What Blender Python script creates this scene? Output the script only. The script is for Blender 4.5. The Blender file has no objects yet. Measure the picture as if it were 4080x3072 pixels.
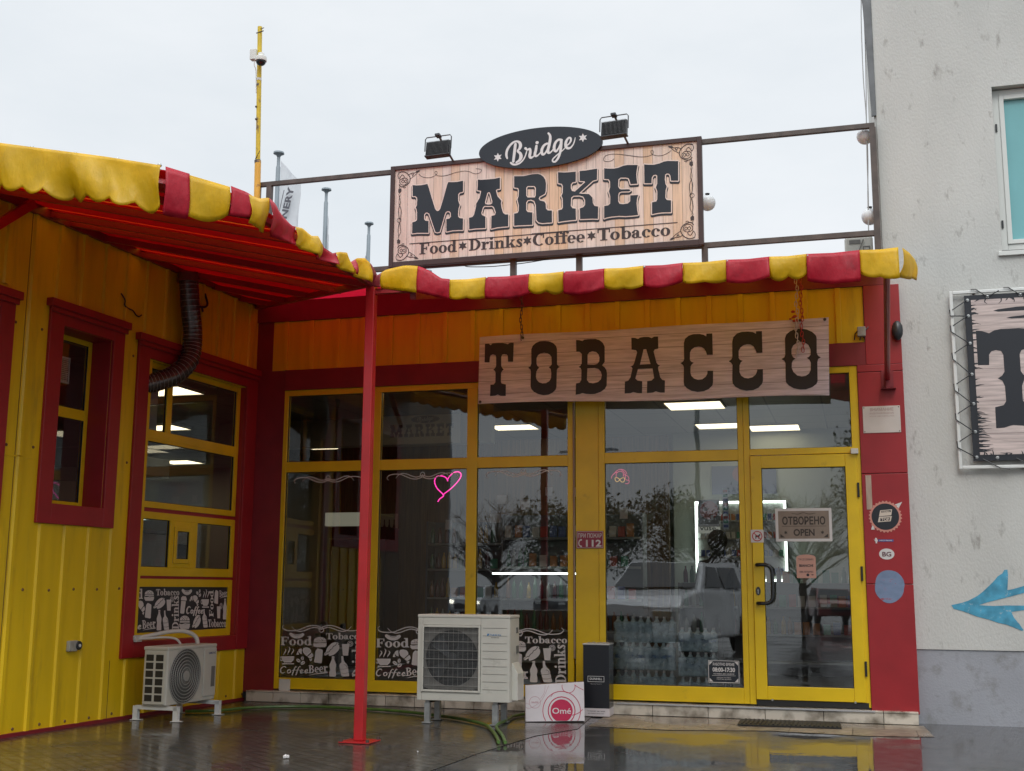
import bpy, bmesh, math, random
from mathutils import Vector, Matrix
from mathutils.geometry import delaunay_2d_cdt
R = math.radians
random.seed(7)
S = bpy.context.scene
# ---------------------------------------------------------------- camera
cd = bpy.data.cameras.new('camera'); cam = bpy.data.objects.new('camera', cd); S.collection.objects.link(cam); S.camera = cam
cd.sensor_width = 36.0; cd.lens = 4737.88 * 36 / 4080; cd.clip_start = .05; cd.clip_end = 2000
rx = Vector((.96018129, .27930613, .00632321)); ux = Vector((.04092155, -.1629946, .98577796)); fx = Vector((-.27636447, .94626679, .16793401))
cam.matrix_world = Matrix(((rx.x, ux.x, -fx.x, 7.28723625), (rx.y, ux.y, -fx.y, -13.78555139), (rx.z, ux.z, -fx.z, 1.4), (0, 0, 0, 1)))
# ---------------------------------------------------------------- world: overcast sky
SUN_EL, SUN_AZ = 48, 200
W = bpy.data.worlds.new("World"); S.world = W; W.use_nodes = True
nt = W.node_tree; nt.nodes.clear(); N = nt.nodes.new; L = nt.links.new
out = N('ShaderNodeOutputWorld'); bg = N('ShaderNodeBackground'); sky = N('ShaderNodeTexSky'); sky.sky_type = 'NISHITA'; sky.sun_disc = False
sky.sun_elevation = R(SUN_EL); sky.sun_rotation = R(SUN_AZ)
tc = N('ShaderNodeTexCoord'); mp = N('ShaderNodeMapping'); mp.inputs['Scale'].default_value = (1, 1, 2.6)
nz = N('ShaderNodeTexNoise'); nz.inputs['Scale'].default_value = 2.2; nz.inputs['Detail'].default_value = 6; nz.inputs['Roughness'].default_value = .55
cr = N('ShaderNodeValToRGB'); cr.color_ramp.elements[0].position = .3; cr.color_ramp.elements[0].color = (8.0, 8.6, 9.1, 1); cr.color_ramp.elements[1].position = .7; cr.color_ramp.elements[1].color = (9.8, 10.1, 10.4, 1)
sp = N('ShaderNodeSeparateXYZ'); mr = N('ShaderNodeMapRange'); mr.inputs['From Min'].default_value = .50; mr.inputs['From Max'].default_value = .95; mr.inputs['To Min'].default_value = .97; mr.inputs['To Max'].default_value = 3.8
mu = N('ShaderNodeVectorMath'); mu.operation = 'SCALE'; mx = N('ShaderNodeMixRGB'); mx.inputs[0].default_value = .94
L(tc.outputs['Generated'], mp.inputs[0]); L(mp.outputs[0], nz.inputs['Vector']); L(nz.outputs[0], cr.inputs[0]); L(cr.outputs[0], mu.inputs[0])
L(tc.outputs['Generated'], sp.inputs[0]); L(sp.outputs[2], mr.inputs[0]); L(mr.outputs[0], mu.inputs['Scale'])
L(sky.outputs[0], mx.inputs[1]); L(mu.outputs[0], mx.inputs[2]); L(mx.outputs[0], bg.inputs[0]); bg.inputs[1].default_value = .1; L(bg.outputs[0], out.inputs[0])
# ---------------------------------------------------------------- sun (soft, behind cloud)
sl = bpy.data.lights.new('sun', 'SUN'); sl.energy = 1.1; sl.angle = R(25); sl.color = (1, .97, .92); so = bpy.data.objects.new('sun', sl); S.collection.objects.link(so)
so.rotation_euler = (R(90 - SUN_EL), 0, R(SUN_AZ - 180 + 0)); so.location = (4, -20, 20)
S.view_settings.view_transform = 'Standard'; S.view_settings.look = 'None'; S.view_settings.exposure = 0; S.view_settings.gamma = 1
S.render.engine = 'CYCLES'; S.cycles.max_bounces = 10; S.cycles.transparent_max_bounces = 16; S.cycles.caustics_reflective = False; S.cycles.caustics_refractive = False
# ---------------------------------------------------------------- materials
MATS = {}
def mat(name, col=(.5, .5, .5), rough=.5, metal=0, var=0, vs=6, stretch=(1, 1, 1), bump=0, bs=60, spec=.5, emit=None, es=1, coat=0, dirt=None, ds=2.0, dth=(.55, .75), trans=0, bstr=None):
    if name in MATS: return MATS[name]
    m = bpy.data.materials.new(name); m.use_nodes = True; t = m.node_tree; p = t.nodes['Principled BSDF']; N = t.nodes.new; L = t.links.new
    p.inputs['Base Color'].default_value = (*col, 1); p.inputs['Roughness'].default_value = rough; p.inputs['Metallic'].default_value = metal; p.inputs['Specular IOR Level'].default_value = spec
    p.inputs['Coat Weight'].default_value = coat
    if emit: p.inputs['Emission Color'].default_value = (*emit, 1); p.inputs['Emission Strength'].default_value = es
    g = N('ShaderNodeNewGeometry'); mp = N('ShaderNodeMapping'); mp.inputs['Scale'].default_value = stretch; L(g.outputs['Position'], mp.inputs[0])
    c = None
    if var:
        n = N('ShaderNodeTexNoise'); n.inputs['Scale'].default_value = vs; n.inputs['Detail'].default_value = 5; L(mp.outputs[0], n.inputs['Vector'])
        r = N('ShaderNodeValToRGB'); r.color_ramp.elements[0].position = .3; r.color_ramp.elements[1].position = .7
        r.color_ramp.elements[0].color = (*[x * (1 - var) for x in col], 1); r.color_ramp.elements[1].color = (*[min(1, x * (1 + var)) for x in col], 1)
        L(n.outputs[0], r.inputs[0]); c = r.outputs[0]
    if dirt:
        n = N('ShaderNodeTexNoise'); n.inputs['Scale'].default_value = ds; n.inputs['Detail'].default_value = 8; n.inputs['Roughness'].default_value = .65; L(mp.outputs[0], n.inputs['Vector'])
        r = N('ShaderNodeMapRange'); r.inputs['From Min'].default_value = dth[0]; r.inputs['From Max'].default_value = dth[1]; L(n.outputs[0], r.inputs[0])
        x = N('ShaderNodeMixRGB'); L(r.outputs[0], x.inputs[0]); x.inputs[2].default_value = (*dirt, 1)
        if c: L(c, x.inputs[1])
        else: x.inputs[1].default_value = (*col, 1)
        c = x.outputs[0]
    if c: L(c, p.inputs['Base Color'])
    if bump:
        n = N('ShaderNodeTexNoise'); n.inputs['Scale'].default_value = bs; n.inputs['Detail'].default_value = 4
        if bstr: m2 = N('ShaderNodeMapping'); m2.inputs['Scale'].default_value = bstr; L(g.outputs['Position'], m2.inputs[0]); L(m2.outputs[0], n.inputs['Vector'])
        else: L(mp.outputs[0], n.inputs['Vector'])
        b = N('ShaderNodeBump'); b.inputs['Strength'].default_value = bump; b.inputs['Distance'].default_value = .01; L(n.outputs[0], b.inputs['Height']); L(b.outputs[0], p.inputs['Normal'])
    if trans:
        tr = N('ShaderNodeBsdfTranslucent'); tr.inputs[0].default_value = (*col, 1)
        if c: L(c, tr.inputs[0])
        ms = N('ShaderNodeMixShader'); ms.inputs[0].default_value = trans; o = t.nodes['Material Output']; L(p.outputs[0], ms.inputs[1]); L(tr.outputs[0], ms.inputs[2]); L(ms.outputs[0], o.inputs[0])
    MATS[name] = m; return m
def glassmat(name, ior, tint=(1, 1, 1), film=None):
    m = bpy.data.materials.new(name); m.use_nodes = True; t = m.node_tree; t.nodes.clear(); N = t.nodes.new; L = t.links.new
    o = N('ShaderNodeOutputMaterial'); tr = N('ShaderNodeBsdfTransparent'); tr.inputs[0].default_value = (*tint, 1); gl = N('ShaderNodeBsdfGlossy'); gl.inputs['Roughness'].default_value = .012; gl.inputs[0].default_value = (.95, .98, 1, 1)
    f = N('ShaderNodeFresnel'); f.inputs[0].default_value = ior; ms = N('ShaderNodeMixShader'); L(f.outputs[0], ms.inputs[0]); L(tr.outputs[0], ms.inputs[1]); L(gl.outputs[0], ms.inputs[2])
    g = N('ShaderNodeNewGeometry'); n = N('ShaderNodeTexNoise'); n.inputs['Scale'].default_value = 1.3; L(g.outputs['Position'], n.inputs['Vector']); b = N('ShaderNodeBump'); b.inputs['Strength'].default_value = .05; b.inputs['Distance'].default_value = .02; L(n.outputs[0], b.inputs['Height']); L(b.outputs[0], gl.inputs['Normal']); L(b.outputs[0], f.inputs['Normal'])
    # dried drops and dust on the pane
    n2 = N('ShaderNodeTexNoise'); n2.inputs['Scale'].default_value = 70; n2.inputs['Detail'].default_value = 3; L(g.outputs['Position'], n2.inputs['Vector'])
    r = N('ShaderNodeMapRange'); r.inputs['From Min'].default_value = .66; r.inputs['From Max'].default_value = .8; r.inputs['To Max'].default_value = .16; L(n2.outputs[0], r.inputs[0])
    d = N('ShaderNodeBsdfDiffuse'); d.inputs[0].default_value = (.5, .52, .5, 1); m2 = N('ShaderNodeMixShader'); L(r.outputs[0], m2.inputs[0]); L(ms.outputs[0], m2.inputs[1]); L(d.outputs[0], m2.inputs[2]); L(m2.outputs[0], o.inputs[0])
    MATS[name] = m; return m
def woodmat(name, cols, plank, axis, line=(.05, .03, .03), grain=.5, seed=0, lw=.035):
    # axis: index of the world coordinate across the planks
    m = bpy.data.materials.new(name); m.use_nodes = True; t = m.node_tree; p = t.nodes['Principled BSDF']; N = t.nodes.new; L = t.links.new
    g = N('ShaderNodeNewGeometry'); s = N('ShaderNodeSeparateXYZ'); L(g.outputs['Position'], s.inputs[0])
    def M(op, a, b=None):
        n = N('ShaderNodeMath'); n.operation = op
        for i, v in enumerate((a, b)):
            if v is None: continue
            if isinstance(v, (int, float)): n.inputs[i].default_value = v
            else: L(v, n.inputs[i])
        return n.outputs[0]
    q = M('ADD', M('DIVIDE', s.outputs[axis], plank), seed); fl = M('FLOOR', q); fr = M('FRACT', q)
    wn = N('ShaderNodeTexWhiteNoise'); wn.noise_dimensions = '1D'; L(fl, wn.inputs['W'])
    r = N('ShaderNodeValToRGB'); k = len(cols); e = r.color_ramp.elements
    e[1].position = 1; e[0].position = 0; e[0].color = (*cols[0], 1); e[1].color = (*cols[-1], 1)
    for i in range(1, k - 1): x = e.new(i / (k - 1)); x.color = (*cols[i], 1)
    L(wn.outputs[0], r.inputs[0])
    sc = [2.2, 2.2, 2.2]; sc[axis] = 34
    cb = N('ShaderNodeCombineXYZ'); L(M('MULTIPLY', s.outputs[0], sc[0]), cb.inputs[0]); L(M('MULTIPLY', fl, 3.7), cb.inputs[1]); L(M('MULTIPLY', s.outputs[2], sc[2]), cb.inputs[2])
    n = N('ShaderNodeTexNoise'); n.inputs['Scale'].default_value = 1; n.inputs['Detail'].default_value = 7; n.inputs['Roughness'].default_value = .6; n.inputs['Distortion'].default_value = .4; L(cb.outputs[0], n.inputs['Vector'])
    gr = N('ShaderNodeMapRange'); gr.inputs['From Min'].default_value = .35; gr.inputs['From Max'].default_value = .75; gr.inputs['To Min'].default_value = 1.1; gr.inputs['To Max'].default_value = 1.1 - grain; L(n.outputs[0], gr.inputs[0])
    v = N('ShaderNodeVectorMath'); v.operation = 'SCALE'; L(r.outputs[0], v.inputs[0]); L(gr.outputs[0], v.inputs['Scale'])
    ln = M('LESS_THAN', fr, lw); x = N('ShaderNodeMixRGB'); L(M('MULTIPLY', ln, .8), x.inputs[0]); L(v.outputs[0], x.inputs[1]); x.inputs[2].default_value = (*line, 1)
    L(x.outputs[0], p.inputs['Base Color']); p.inputs['Roughness'].default_value = .45
    MATS[name] = m; return m
YEL = mat('yellow paint', (.70, .475, .006), .35, var=.08, vs=3, bump=.05, bs=30, dirt=(.3, .19, .02), ds=3.5, dth=(.62, .85))
CLAD = mat('yellow sheet cladding', (.70, .47, .008), .38, var=.10, vs=5, stretch=(1, 1, .13), bump=.08, bs=14, dirt=(.34, .22, .02), ds=5.5, dth=(.56, .82))
RED = mat('red paint', (.29, .013, .018), .4, var=.12, vs=3, bump=.06, bs=25, dirt=(.16, .02, .02), ds=3, dth=(.58, .85))
DRED = mat('dark red trim', (.20, .013, .02), .45, var=.12, vs=4, bump=.05, bs=30)
POSTR = mat('red post enamel', (.40, .012, .015), .28, var=.1, vs=5, dirt=(.3, .04, .04), ds=6, dth=(.6, .8))
VRED = mat('red canvas', (.54, .008, .03), .42, var=.15, vs=5, trans=.42, bump=.9, bs=13, bstr=(1.3, 1.3, .6), dirt=(.25, .01, .02), ds=5, dth=(.5, .8))
VYEL = mat('yellow canvas', (.76, .49, .004), .42, var=.12, vs=5, trans=.42, bump=.9, bs=13, bstr=(1.3, 1.3, .6), dirt=(.62, .38, .01), ds=4, dth=(.5, .8))
CANO = mat('red canopy sheet', (.54, .008, .03), .4, var=.1, vs=3, trans=.42)
BLACK = mat('black print', (.012, .014, .02), .4)
NAVY = mat('navy black print', (.012, .016, .024), .35)
PALE = mat('pale print', (.62, .50, .45), .5)
SILV = mat('silver white letter', (.62, .62, .62), .35)
WHITE = mat('white plastic', (.62, .62, .58), .45, var=.06, vs=5, dirt=(.3, .29, .25), ds=5, dth=(.6, .85))
def filmmat():
    m = bpy.data.materials.new('shrink film'); m.use_nodes = True; t = m.node_tree; t.nodes.clear(); N = t.nodes.new; L = t.links.new
    o = N('ShaderNodeOutputMaterial'); a = N('ShaderNodeBsdfTransparent'); d = N('ShaderNodeBsdfPrincipled'); d.inputs['Base Color'].default_value = (.60, .78, .86, 1); d.inputs['Roughness'].default_value = .15
    g = N('ShaderNodeNewGeometry'); n = N('ShaderNodeTexNoise'); n.inputs['Scale'].default_value = 14; n.inputs['Detail'].default_value = 4; L(g.outputs['Position'], n.inputs['Vector']); r = N('ShaderNodeMapRange'); r.inputs['From Min'].default_value = .35; r.inputs['From Max'].default_value = .7; r.inputs['To Min'].default_value = .22; r.inputs['To Max'].default_value = .68; L(n.outputs[0], r.inputs[0])
    s = N('ShaderNodeMixShader'); L(r.outputs[0], s.inputs[0]); L(a.outputs[0], s.inputs[1]); L(d.outputs[0], s.inputs[2]); L(s.outputs[0], o.inputs[0]); return m
VINYL = mat('white vinyl', (.60, .58, .57), .5)
RUST = mat('weathered brown steel', (.075, .058, .05), .55, var=.3, vs=9)
BROWN = mat('brown sign frame', (.045, .022, .02), .4, var=.15)
GALV = mat('galvanised steel', (.33, .34, .34), .4, .6, var=.2, vs=14)
DARK = mat('black rubber', (.008, .008, .008), .5)
DPL = mat('black plastic', (.02, .022, .026), .35)
PLAST = mat('white wall render', (.50, .50, .475), .85, var=.10, vs=1.1, bump=.45, bs=48, dirt=(.30, .29, .27), ds=7, dth=(.60, .72), stretch=(1, 1, .4), bstr=(1, 1, .6))
PLINTH = mat('grey plinth paint', (.30, .31, .34), .7, var=.10, vs=2, bump=.25, bs=50, dirt=(.20, .20, .20), ds=4, dth=(.52, .72))
TILE = None
GLASS = glassmat('shop glass', 2.05)
# ---------------------------------------------------------------- mesh builder
FAC = Matrix(((1, 0, 0, 0), (0, 0, -1, 0), (0, 1, 0, 0), (0, 0, 0, 1)))
WD = R(86.939339); cw, sw_ = math.cos(WD), math.sin(WD)
WING = Matrix(((cw, 0, sw_, -.23), (sw_, 0, -cw, 0), (0, 1, 0, 0), (0, 0, 0, 1)))
I4 = Matrix.Identity(4)
def frame(o, ang, tilt=0):
    # local u = along (cos,sin), v = up, w = outwards (sin,-cos)
    m = Matrix.Translation(o) @ Matrix.Rotation(ang, 4, 'Z') @ Matrix.Rotation(tilt, 4, 'X') @ FAC
    return m
class MB:
    def __init__(s, M=I4): s.v = []; s.f = []; s.mi = []; s.M = M; s.m = 0
    def p(s, *c): s.v.append(s.M @ Vector(c)); return len(s.v) - 1
    def face(s, idx): s.f.append(tuple(idx)); s.mi.append(s.m)
    def poly(s, pts): s.face([s.p(*q) for q in pts])
    def box(s, a0, a1, b0, b1, c0, c1):
        i = len(s.v)
        for q in ((a0, b0, c0), (a1, b0, c0), (a1, b1, c0), (a0, b1, c0), (a0, b0, c1), (a1, b0, c1), (a1, b1, c1), (a0, b1, c1)): s.p(*q)
        for f in ((3, 2, 1, 0), (4, 5, 6, 7), (0, 1, 5, 4), (1, 2, 6, 5), (2, 3, 7, 6), (3, 0, 4, 7)): s.face([i + k for k in f])
        return s
    def fr(s, u0, u1, v0, v1, t, w0, w1, tb=None, tt=None):
        tb = t if tb is None else tb; tt = t if tt is None else tt
        s.box(u0, u0 + t, v0, v1, w0, w1); s.box(u1 - t, u1, v0, v1, w0, w1); s.box(u0 + t, u1 - t, v0, v0 + tb, w0, w1 - .002); s.box(u0 + t, u1 - t, v1 - tt, v1, w0, w1 - .002); return s
    def prism(s, pts, c0, c1):
        # pts in (a,b), extruded along c
        n = len(pts); i = len(s.v)
        ar = sum(pts[k][0] * pts[(k + 1) % n][1] - pts[(k + 1) % n][0] * pts[k][1] for k in range(n))
        if ar < 0: pts = pts[::-1]
        for c in (c0, c1):
            for a, b in pts: s.p(a, b, c)
        s.face([i + k for k in range(n)][::-1]); s.face([i + n + k for k in range(n)])
        for k in range(n): s.face([i + k, i + (k + 1) % n, i + n + (k + 1) % n, i + n + k])
        return s
    def tube(s, pts, r, n=10, cap=True):
        P = [Vector(q) for q in pts]; rs = r if isinstance(r, (list, tuple)) else [r] * len(P); i0 = len(s.v); pn = None
        for k, q in enumerate(P):
            d = (P[min(k + 1, len(P) - 1)] - P[max(k - 1, 0)]).normalized()
            if pn is None: a = d.orthogonal().normalized()
            else: a = (pn - d * pn.dot(d)).normalized()
            pn = a; b = d.cross(a)
            for j in range(n): t = 2 * math.pi * j / n; s.p(*(q + (a * math.cos(t) + b * math.sin(t)) * rs[k]))
        for k in range(len(P) - 1):
            for j in range(n): s.face([i0 + k * n + j, i0 + k * n + (j + 1) % n, i0 + (k + 1) * n + (j + 1) % n, i0 + (k + 1) * n + j])
        if cap: s.face([i0 + j for j in range(n)][::-1]); s.face([i0 + (len(P) - 1) * n + j for j in range(n)])
        return s
    def lathe(s, prof, c=(0, 0, 0), n=24, axis='v'):
        # prof: (radius, height) pairs
        i0 = len(s.v)
        for r, h in prof:
            for j in range(n):
                t = 2 * math.pi * j / n; x, y = r * math.cos(t), r * math.sin(t)
                q = (c[0] + x, c[1] + h, c[2] - y) if axis == 'v' else ((c[0] + x, c[1] + y, c[2] + h) if axis == 'w' else (c[0] + h, c[1] + x, c[2] + y))
                s.p(*q)
        for k in range(len(prof) - 1):
            for j in range(n): s.face([i0 + k * n + j, i0 + k * n + (j + 1) % n, i0 + (k + 1) * n + (j + 1) % n, i0 + (k + 1) * n + j])
        if prof[0][0] > 1e-5: s.face([i0 + j for j in range(n)][::-1])
        if prof[-1][0] > 1e-5: s.face([i0 + (len(prof) - 1) * n + j for j in range(n)])
        return s
    def sphere(s, c, r, n=16, sq=(1, 1, 1)):
        i0 = len(s.v); m = n // 2
        for k in range(m + 1):
            a = math.pi * k / m
            for j in range(n): t = 2 * math.pi * j / n; s.p(c[0] + r * sq[0] * math.sin(a) * math.cos(t), c[1] + r * sq[1] * math.sin(a) * math.sin(t), c[2] + r * sq[2] * math.cos(a))
        for k in range(m):
            for j in range(n): s.face([i0 + k * n + j, i0 + (k + 1) * n + j, i0 + (k + 1) * n + (j + 1) % n, i0 + k * n + (j + 1) % n])
        return s
    def tris(s, tri, w, f=None):
        vs, fs = tri; i0 = len(s.v)
        for a, b in vs:
            if f: a, b = f(a, b)
            s.p(a, b, w)
        for q in fs: s.face([i0 + k for k in q])
        return s
    def build(s, name, mats, parent=None, smooth=False, bevel=0, origin=None):
        if not isinstance(mats, (list, tuple)): mats = [mats]
        if parent is not None: o = world_loc(parent)
        elif origin: o = Vector(origin)
        else:
            xs = [v.x for v in s.v]; ys = [v.y for v in s.v]; zs = [v.z for v in s.v]
            o = Vector(((min(xs) + max(xs)) / 2, (min(ys) + max(ys)) / 2, min(zs)))
        me = bpy.data.meshes.new(name); me.from_pydata([v - o for v in s.v], [], s.f)
        for m in mats: me.materials.append(m)
        for p, k in zip(me.polygons, s.mi): p.material_index = k; p.use_smooth = smooth
        me.validate(); bm = bmesh.new(); bm.from_mesh(me)
        if smooth: bmesh.ops.remove_doubles(bm, verts=bm.verts, dist=1e-5)
        if not getattr(s, 'flat', False): bmesh.ops.recalc_face_normals(bm, faces=bm.faces)
        bm.to_mesh(me); bm.free()
        ob = bpy.data.objects.new(name, me); S.collection.objects.link(ob)
        if smooth:
            for p in me.polygons: p.use_smooth = True
            try: me.set_sharp_from_angle(angle=R(40))
            except Exception: pass
        if parent is not None: ob.parent = parent
        else: ob.location = o
        if bevel:
            b = ob.modifiers.new('bevel', 'BEVEL'); b.width = bevel; b.segments = 2; b.limit_method = 'ANGLE'; b.angle_limit = R(50)
        return ob
def world_loc(o):
    v = Vector(o.location)
    while o.parent: o = o.parent; v += Vector(o.location)
    return v
def tag(o, label=None, cat=None, group=None, kind=None):
    if label: o['label'] = label
    if cat: o['category'] = cat
    if group: o['group'] = group
    if kind: o['kind'] = kind
    return o
def thing(name, loc, label, cat, group=None):
    o = bpy.data.objects.new(name, None); S.collection.objects.link(o); o.location = loc; o.empty_display_size = .2
    return tag(o, label, cat, group)
def struct(o): o['kind'] = 'structure'; return o
def copy_tree(o, parent=None):
    c = o.copy(); S.collection.objects.link(c)
    if parent: c.parent = parent
    for ch in [x for x in S.objects if x.parent == o]: copy_tree(ch, c)
    return c
# ---------------------------------------------------------------- flat artwork
def ccw(p):
    n = len(p); a = sum(p[k][0] * p[(k + 1) % n][1] - p[(k + 1) % n][0] * p[k][1] for k in range(n))
    return p if a > 0 else p[::-1]
def cdt(groups, keep):
    # groups: dict key -> list of polygons ; keep(set of keys) -> bool
    vs = []; fs = []; pl_ = []
    for k, pl in groups.items():
        for p in pl:
            p = [tuple(q[:2]) for q in p]
            if len(p) < 3: continue
            p = ccw(p); i = len(vs); vs += [Vector(q) for q in p]; fs.append(list(range(i, i + len(p)))); xs = [q[0] for q in p]; ys = [q[1] for q in p]; pl_.append((k, p, min(xs), max(xs), min(ys), max(ys)))
    r = delaunay_2d_cdt(vs, [], fs, 0, 1e-6 * max(1, max(abs(v.x) for v in vs) / 10), False)
    X0 = min(q[2] for q in pl_); X1 = max(q[3] for q in pl_); Y0 = min(q[4] for q in pl_); Y1 = max(q[5] for q in pl_); G = 60; gx = (X1 - X0) / G or 1; gy = (Y1 - Y0) / G or 1; bins = {}
    for q in pl_:
        for a in range(int((q[2] - X0) / gx), int((q[3] - X0) / gx) + 1):
            for c in range(int((q[4] - Y0) / gy), int((q[5] - Y0) / gy) + 1): bins.setdefault((a, c), []).append(q)
    V = [tuple(v) for v in r[0]]; of = []
    for f in r[2]:
        x = sum(V[k][0] for k in f) / len(f); y = sum(V[k][1] for k in f) / len(f); st = set()
        for k, p, x0, x1, y0, y1 in bins.get((int((x - X0) / gx), int((y - Y0) / gy)), ()):
            if k in st or x < x0 or x > x1 or y < y0 or y > y1: continue
            ins = False; b = p[-1]
            for a in p:
                if (a[1] > y) != (b[1] > y) and x < (b[0] - a[0]) * (y - a[1]) / (b[1] - a[1]) + a[0]: ins = not ins
                b = a
            if ins: st.add(k)
        if keep(st): of.append(f)
    return V, of
def union(pos, neg=()): return cdt({'p': pos, 'n': list(neg)}, lambda s: 'p' in s and 'n' not in s)
def disc(x, y, r, n=14, ry=None, rot=0):
    ry = ry or r; c, s = math.cos(rot), math.sin(rot)
    return [(x + r * math.cos(2 * math.pi * k / n) * c - ry * math.sin(2 * math.pi * k / n) * s, y + r * math.cos(2 * math.pi * k / n) * s + ry * math.sin(2 * math.pi * k / n) * c) for k in range(n)]
def smooth(pts, k=4):
    if len(pts) < 3: return pts
    P = [pts[0]] + list(pts) + [pts[-1]]; o = []
    for i in range(1, len(P) - 2):
        for j in range(k):
            t = j / k; o.append(tuple(.5 * ((2 * P[i][d]) + (P[i + 1][d] - P[i - 1][d]) * t + (2 * P[i - 1][d] - 5 * P[i][d] + 4 * P[i + 1][d] - P[i + 2][d]) * t * t + (3 * P[i][d] - P[i - 1][d] - 3 * P[i + 1][d] + P[i + 2][d]) * t ** 3) for d in range(len(P[i]))))
    return o + [tuple(pts[-1])]
def hull(p):
    p = sorted(set(p)); lo = []; up = []
    for seq, h in ((p, lo), (p[::-1], up)):
        for q in seq:
            while len(h) > 1 and (h[-1][0] - h[-2][0]) * (q[1] - h[-2][1]) - (h[-1][1] - h[-2][1]) * (q[0] - h[-2][0]) <= 1e-12: h.pop()
            h.append(q)
    return lo[:-1] + up[:-1]
def stroke(pts, w=None, k=4, n=10):
    if w is not None: pts = [(a, b, w) for a, b, *_ in pts]
    pts = smooth(pts, k); o = []
    for a, b in zip(pts, pts[1:]):
        d = Vector((b[0] - a[0], b[1] - a[1]))
        if d.length < 1e-7: continue
        d = Vector((-d.y, d.x)).normalized()
        o.append(hull([(a[0] - d.x * a[2] / 2, a[1] - d.y * a[2] / 2), (b[0] - d.x * b[2] / 2, b[1] - d.y * b[2] / 2), (b[0] + d.x * b[2] / 2, b[1] + d.y * b[2] / 2), (a[0] + d.x * a[2] / 2, a[1] + d.y * a[2] / 2)]))
    for q in pts: o.append(disc(q[0], q[1], q[2] / 2, n, rot=.3))
    return o
def expand(loops, w, dx=0, dy=0):
    o = []
    for l in loops:
        l = l + [l[0]]; o += stroke([(a + dx, b + dy, 2 * w) for a, b in l], None, 1, 8)
    return o
def star6(x, y, r): return [(x + (r if k % 2 == 0 else r * .5) * math.sin(k * math.pi / 6), y + (r if k % 2 == 0 else r * .5) * math.cos(k * math.pi / 6)) for k in range(12)]
def Rc(a, b, c, d): return [(a, b), (c, b), (c, d), (a, d)]
def Arc(cx, cy, rx, ry, ix, iy, a0, a1, dx=0):
    o = []; k = max(1, math.ceil((a1 - a0) / 90))
    for i in range(k):
        b0 = R(a0 + (a1 - a0) * i / k); b1 = R(a0 + (a1 - a0) * (i + 1) / k); T = [b0 + (b1 - b0) * j / 6 for j in range(7)]
        o.append([(cx + rx * math.cos(t), cy + ry * math.sin(t)) for t in T] + [(cx + dx + ix * math.cos(t), cy + iy * math.sin(t)) for t in T[::-1]])
    return o
GL = {
 'F': (.74, [Rc(.1, 0, .31, 1), Rc(0, 0, .42, .09), Rc(0, .91, .7, 1), Rc(.61, .68, .7, 1), Rc(.3, .46, .5, .55), Rc(.46, .36, .54, .66)]),
 'T': (.80, [Rc(.29, 0, .5, 1), Rc(.17, 0, .62, .09), Rc(0, .91, .79, 1), Rc(0, .66, .08, 1), Rc(.71, .66, .79, 1)]),
 'D': (.90, [Rc(.1, 0, .31, 1), Rc(0, 0, .32, .09), Rc(0, .91, .32, 1)] + Arc(.31, .5, .54, .5, .31, .41, -90, 90)),
 'B': (.82, [Rc(.1, 0, .31, 1), Rc(0, 0, .35, .09), Rc(0, .91, .35, 1)] + Arc(.34, .75, .36, .25, .17, .16, -90, 90) + Arc(.34, .27, .42, .28, .2, .19, -90, 90)),
 'C': (.84, Arc(.45, .5, .45, .52, .22, .43, 50, 310) + [Rc(.7, .62, .78, 1.02)]),
 'o': (.64, Arc(.3, .34, .3, .36, .1, .29, 0, 360)),
 'd': (.70, Arc(.27, .34, .27, .36, .08, .28, 40, 320) + [Rc(.37, 0, .57, 1.06), Rc(.26, .97, .4, 1.06), Rc(.5, 0, .68, .09)]),
 'b': (.69, Arc(.38, .34, .29, .36, .1, .28, -140, 140) + [Rc(.08, 0, .28, 1.06), Rc(0, .97, .2, 1.06)]),
 'c': (.57, Arc(.29, .34, .29, .36, .09, .29, 42, 318) + [disc(.45, .5, .1)]),
 'e': (.61, Arc(.29, .34, .29, .36, .1, .29, 0, 318) + [Rc(.12, .3, .575, .38)]),
 'a': (.64, Arc(.26, .46, .22, .24, .05, .17, 0, 150) + [disc(.11, .5, .09), Rc(.28, .04, .47, .5), Rc(.42, 0, .62, .09)] + Arc(.24, .2, .23, .21, .05, .13, 0, 360)),
 'i': (.40, [Rc(.08, 0, .28, .7), Rc(0, 0, .37, .09), Rc(0, .61, .2, .7), disc(.17, .93, .12)]),
 'r': (.57, [Rc(.08, 0, .28, .7), Rc(0, 0, .39, .09), Rc(0, .61, .2, .7), disc(.46, .57, .11)] + stroke([(.26, .42, .08), (.34, .58, .09), (.46, .63, .09)])),
 'n': (.77, [Rc(.08, 0, .28, .7), Rc(0, 0, .36, .09), Rc(0, .61, .2, .7), Rc(.46, 0, .66, .48), Rc(.4, 0, .74, .09)] + Arc(.44, .47, .22, .24, .03, .15, 0, 160)),
 'k': (.78, [Rc(.08, 0, .28, 1.06), Rc(0, .97, .2, 1.06), Rc(0, 0, .36, .09), [(.27, .27), (.5, .62), (.6, .62), (.3, .18)], [(.32, .36), (.46, .46), (.7, .08), (.48, .02)], Rc(.42, 0, .77, .09), Rc(.4, .61, .7, .7)]),
 's': (.53, stroke([(.42, .52, .09), (.32, .65, .12), (.2, .64, .15), (.13, .52, .17), (.24, .38, .2), (.36, .24, .18), (.36, .1, .15), (.22, .04, .12), (.06, .15, .09)]) + [Rc(.4, .48, .46, .7), Rc(.03, 0, .09, .22)]),
 'f': (.44, [Rc(.1, 0, .3, .85), Rc(0, 0, .39, .09), Rc(0, .61, .44, .7), disc(.46, .93, .1)] + Arc(.33, .84, .23, .22, .03, .14, 50, 180)),
 ' ': (.3, []),
}
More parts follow.
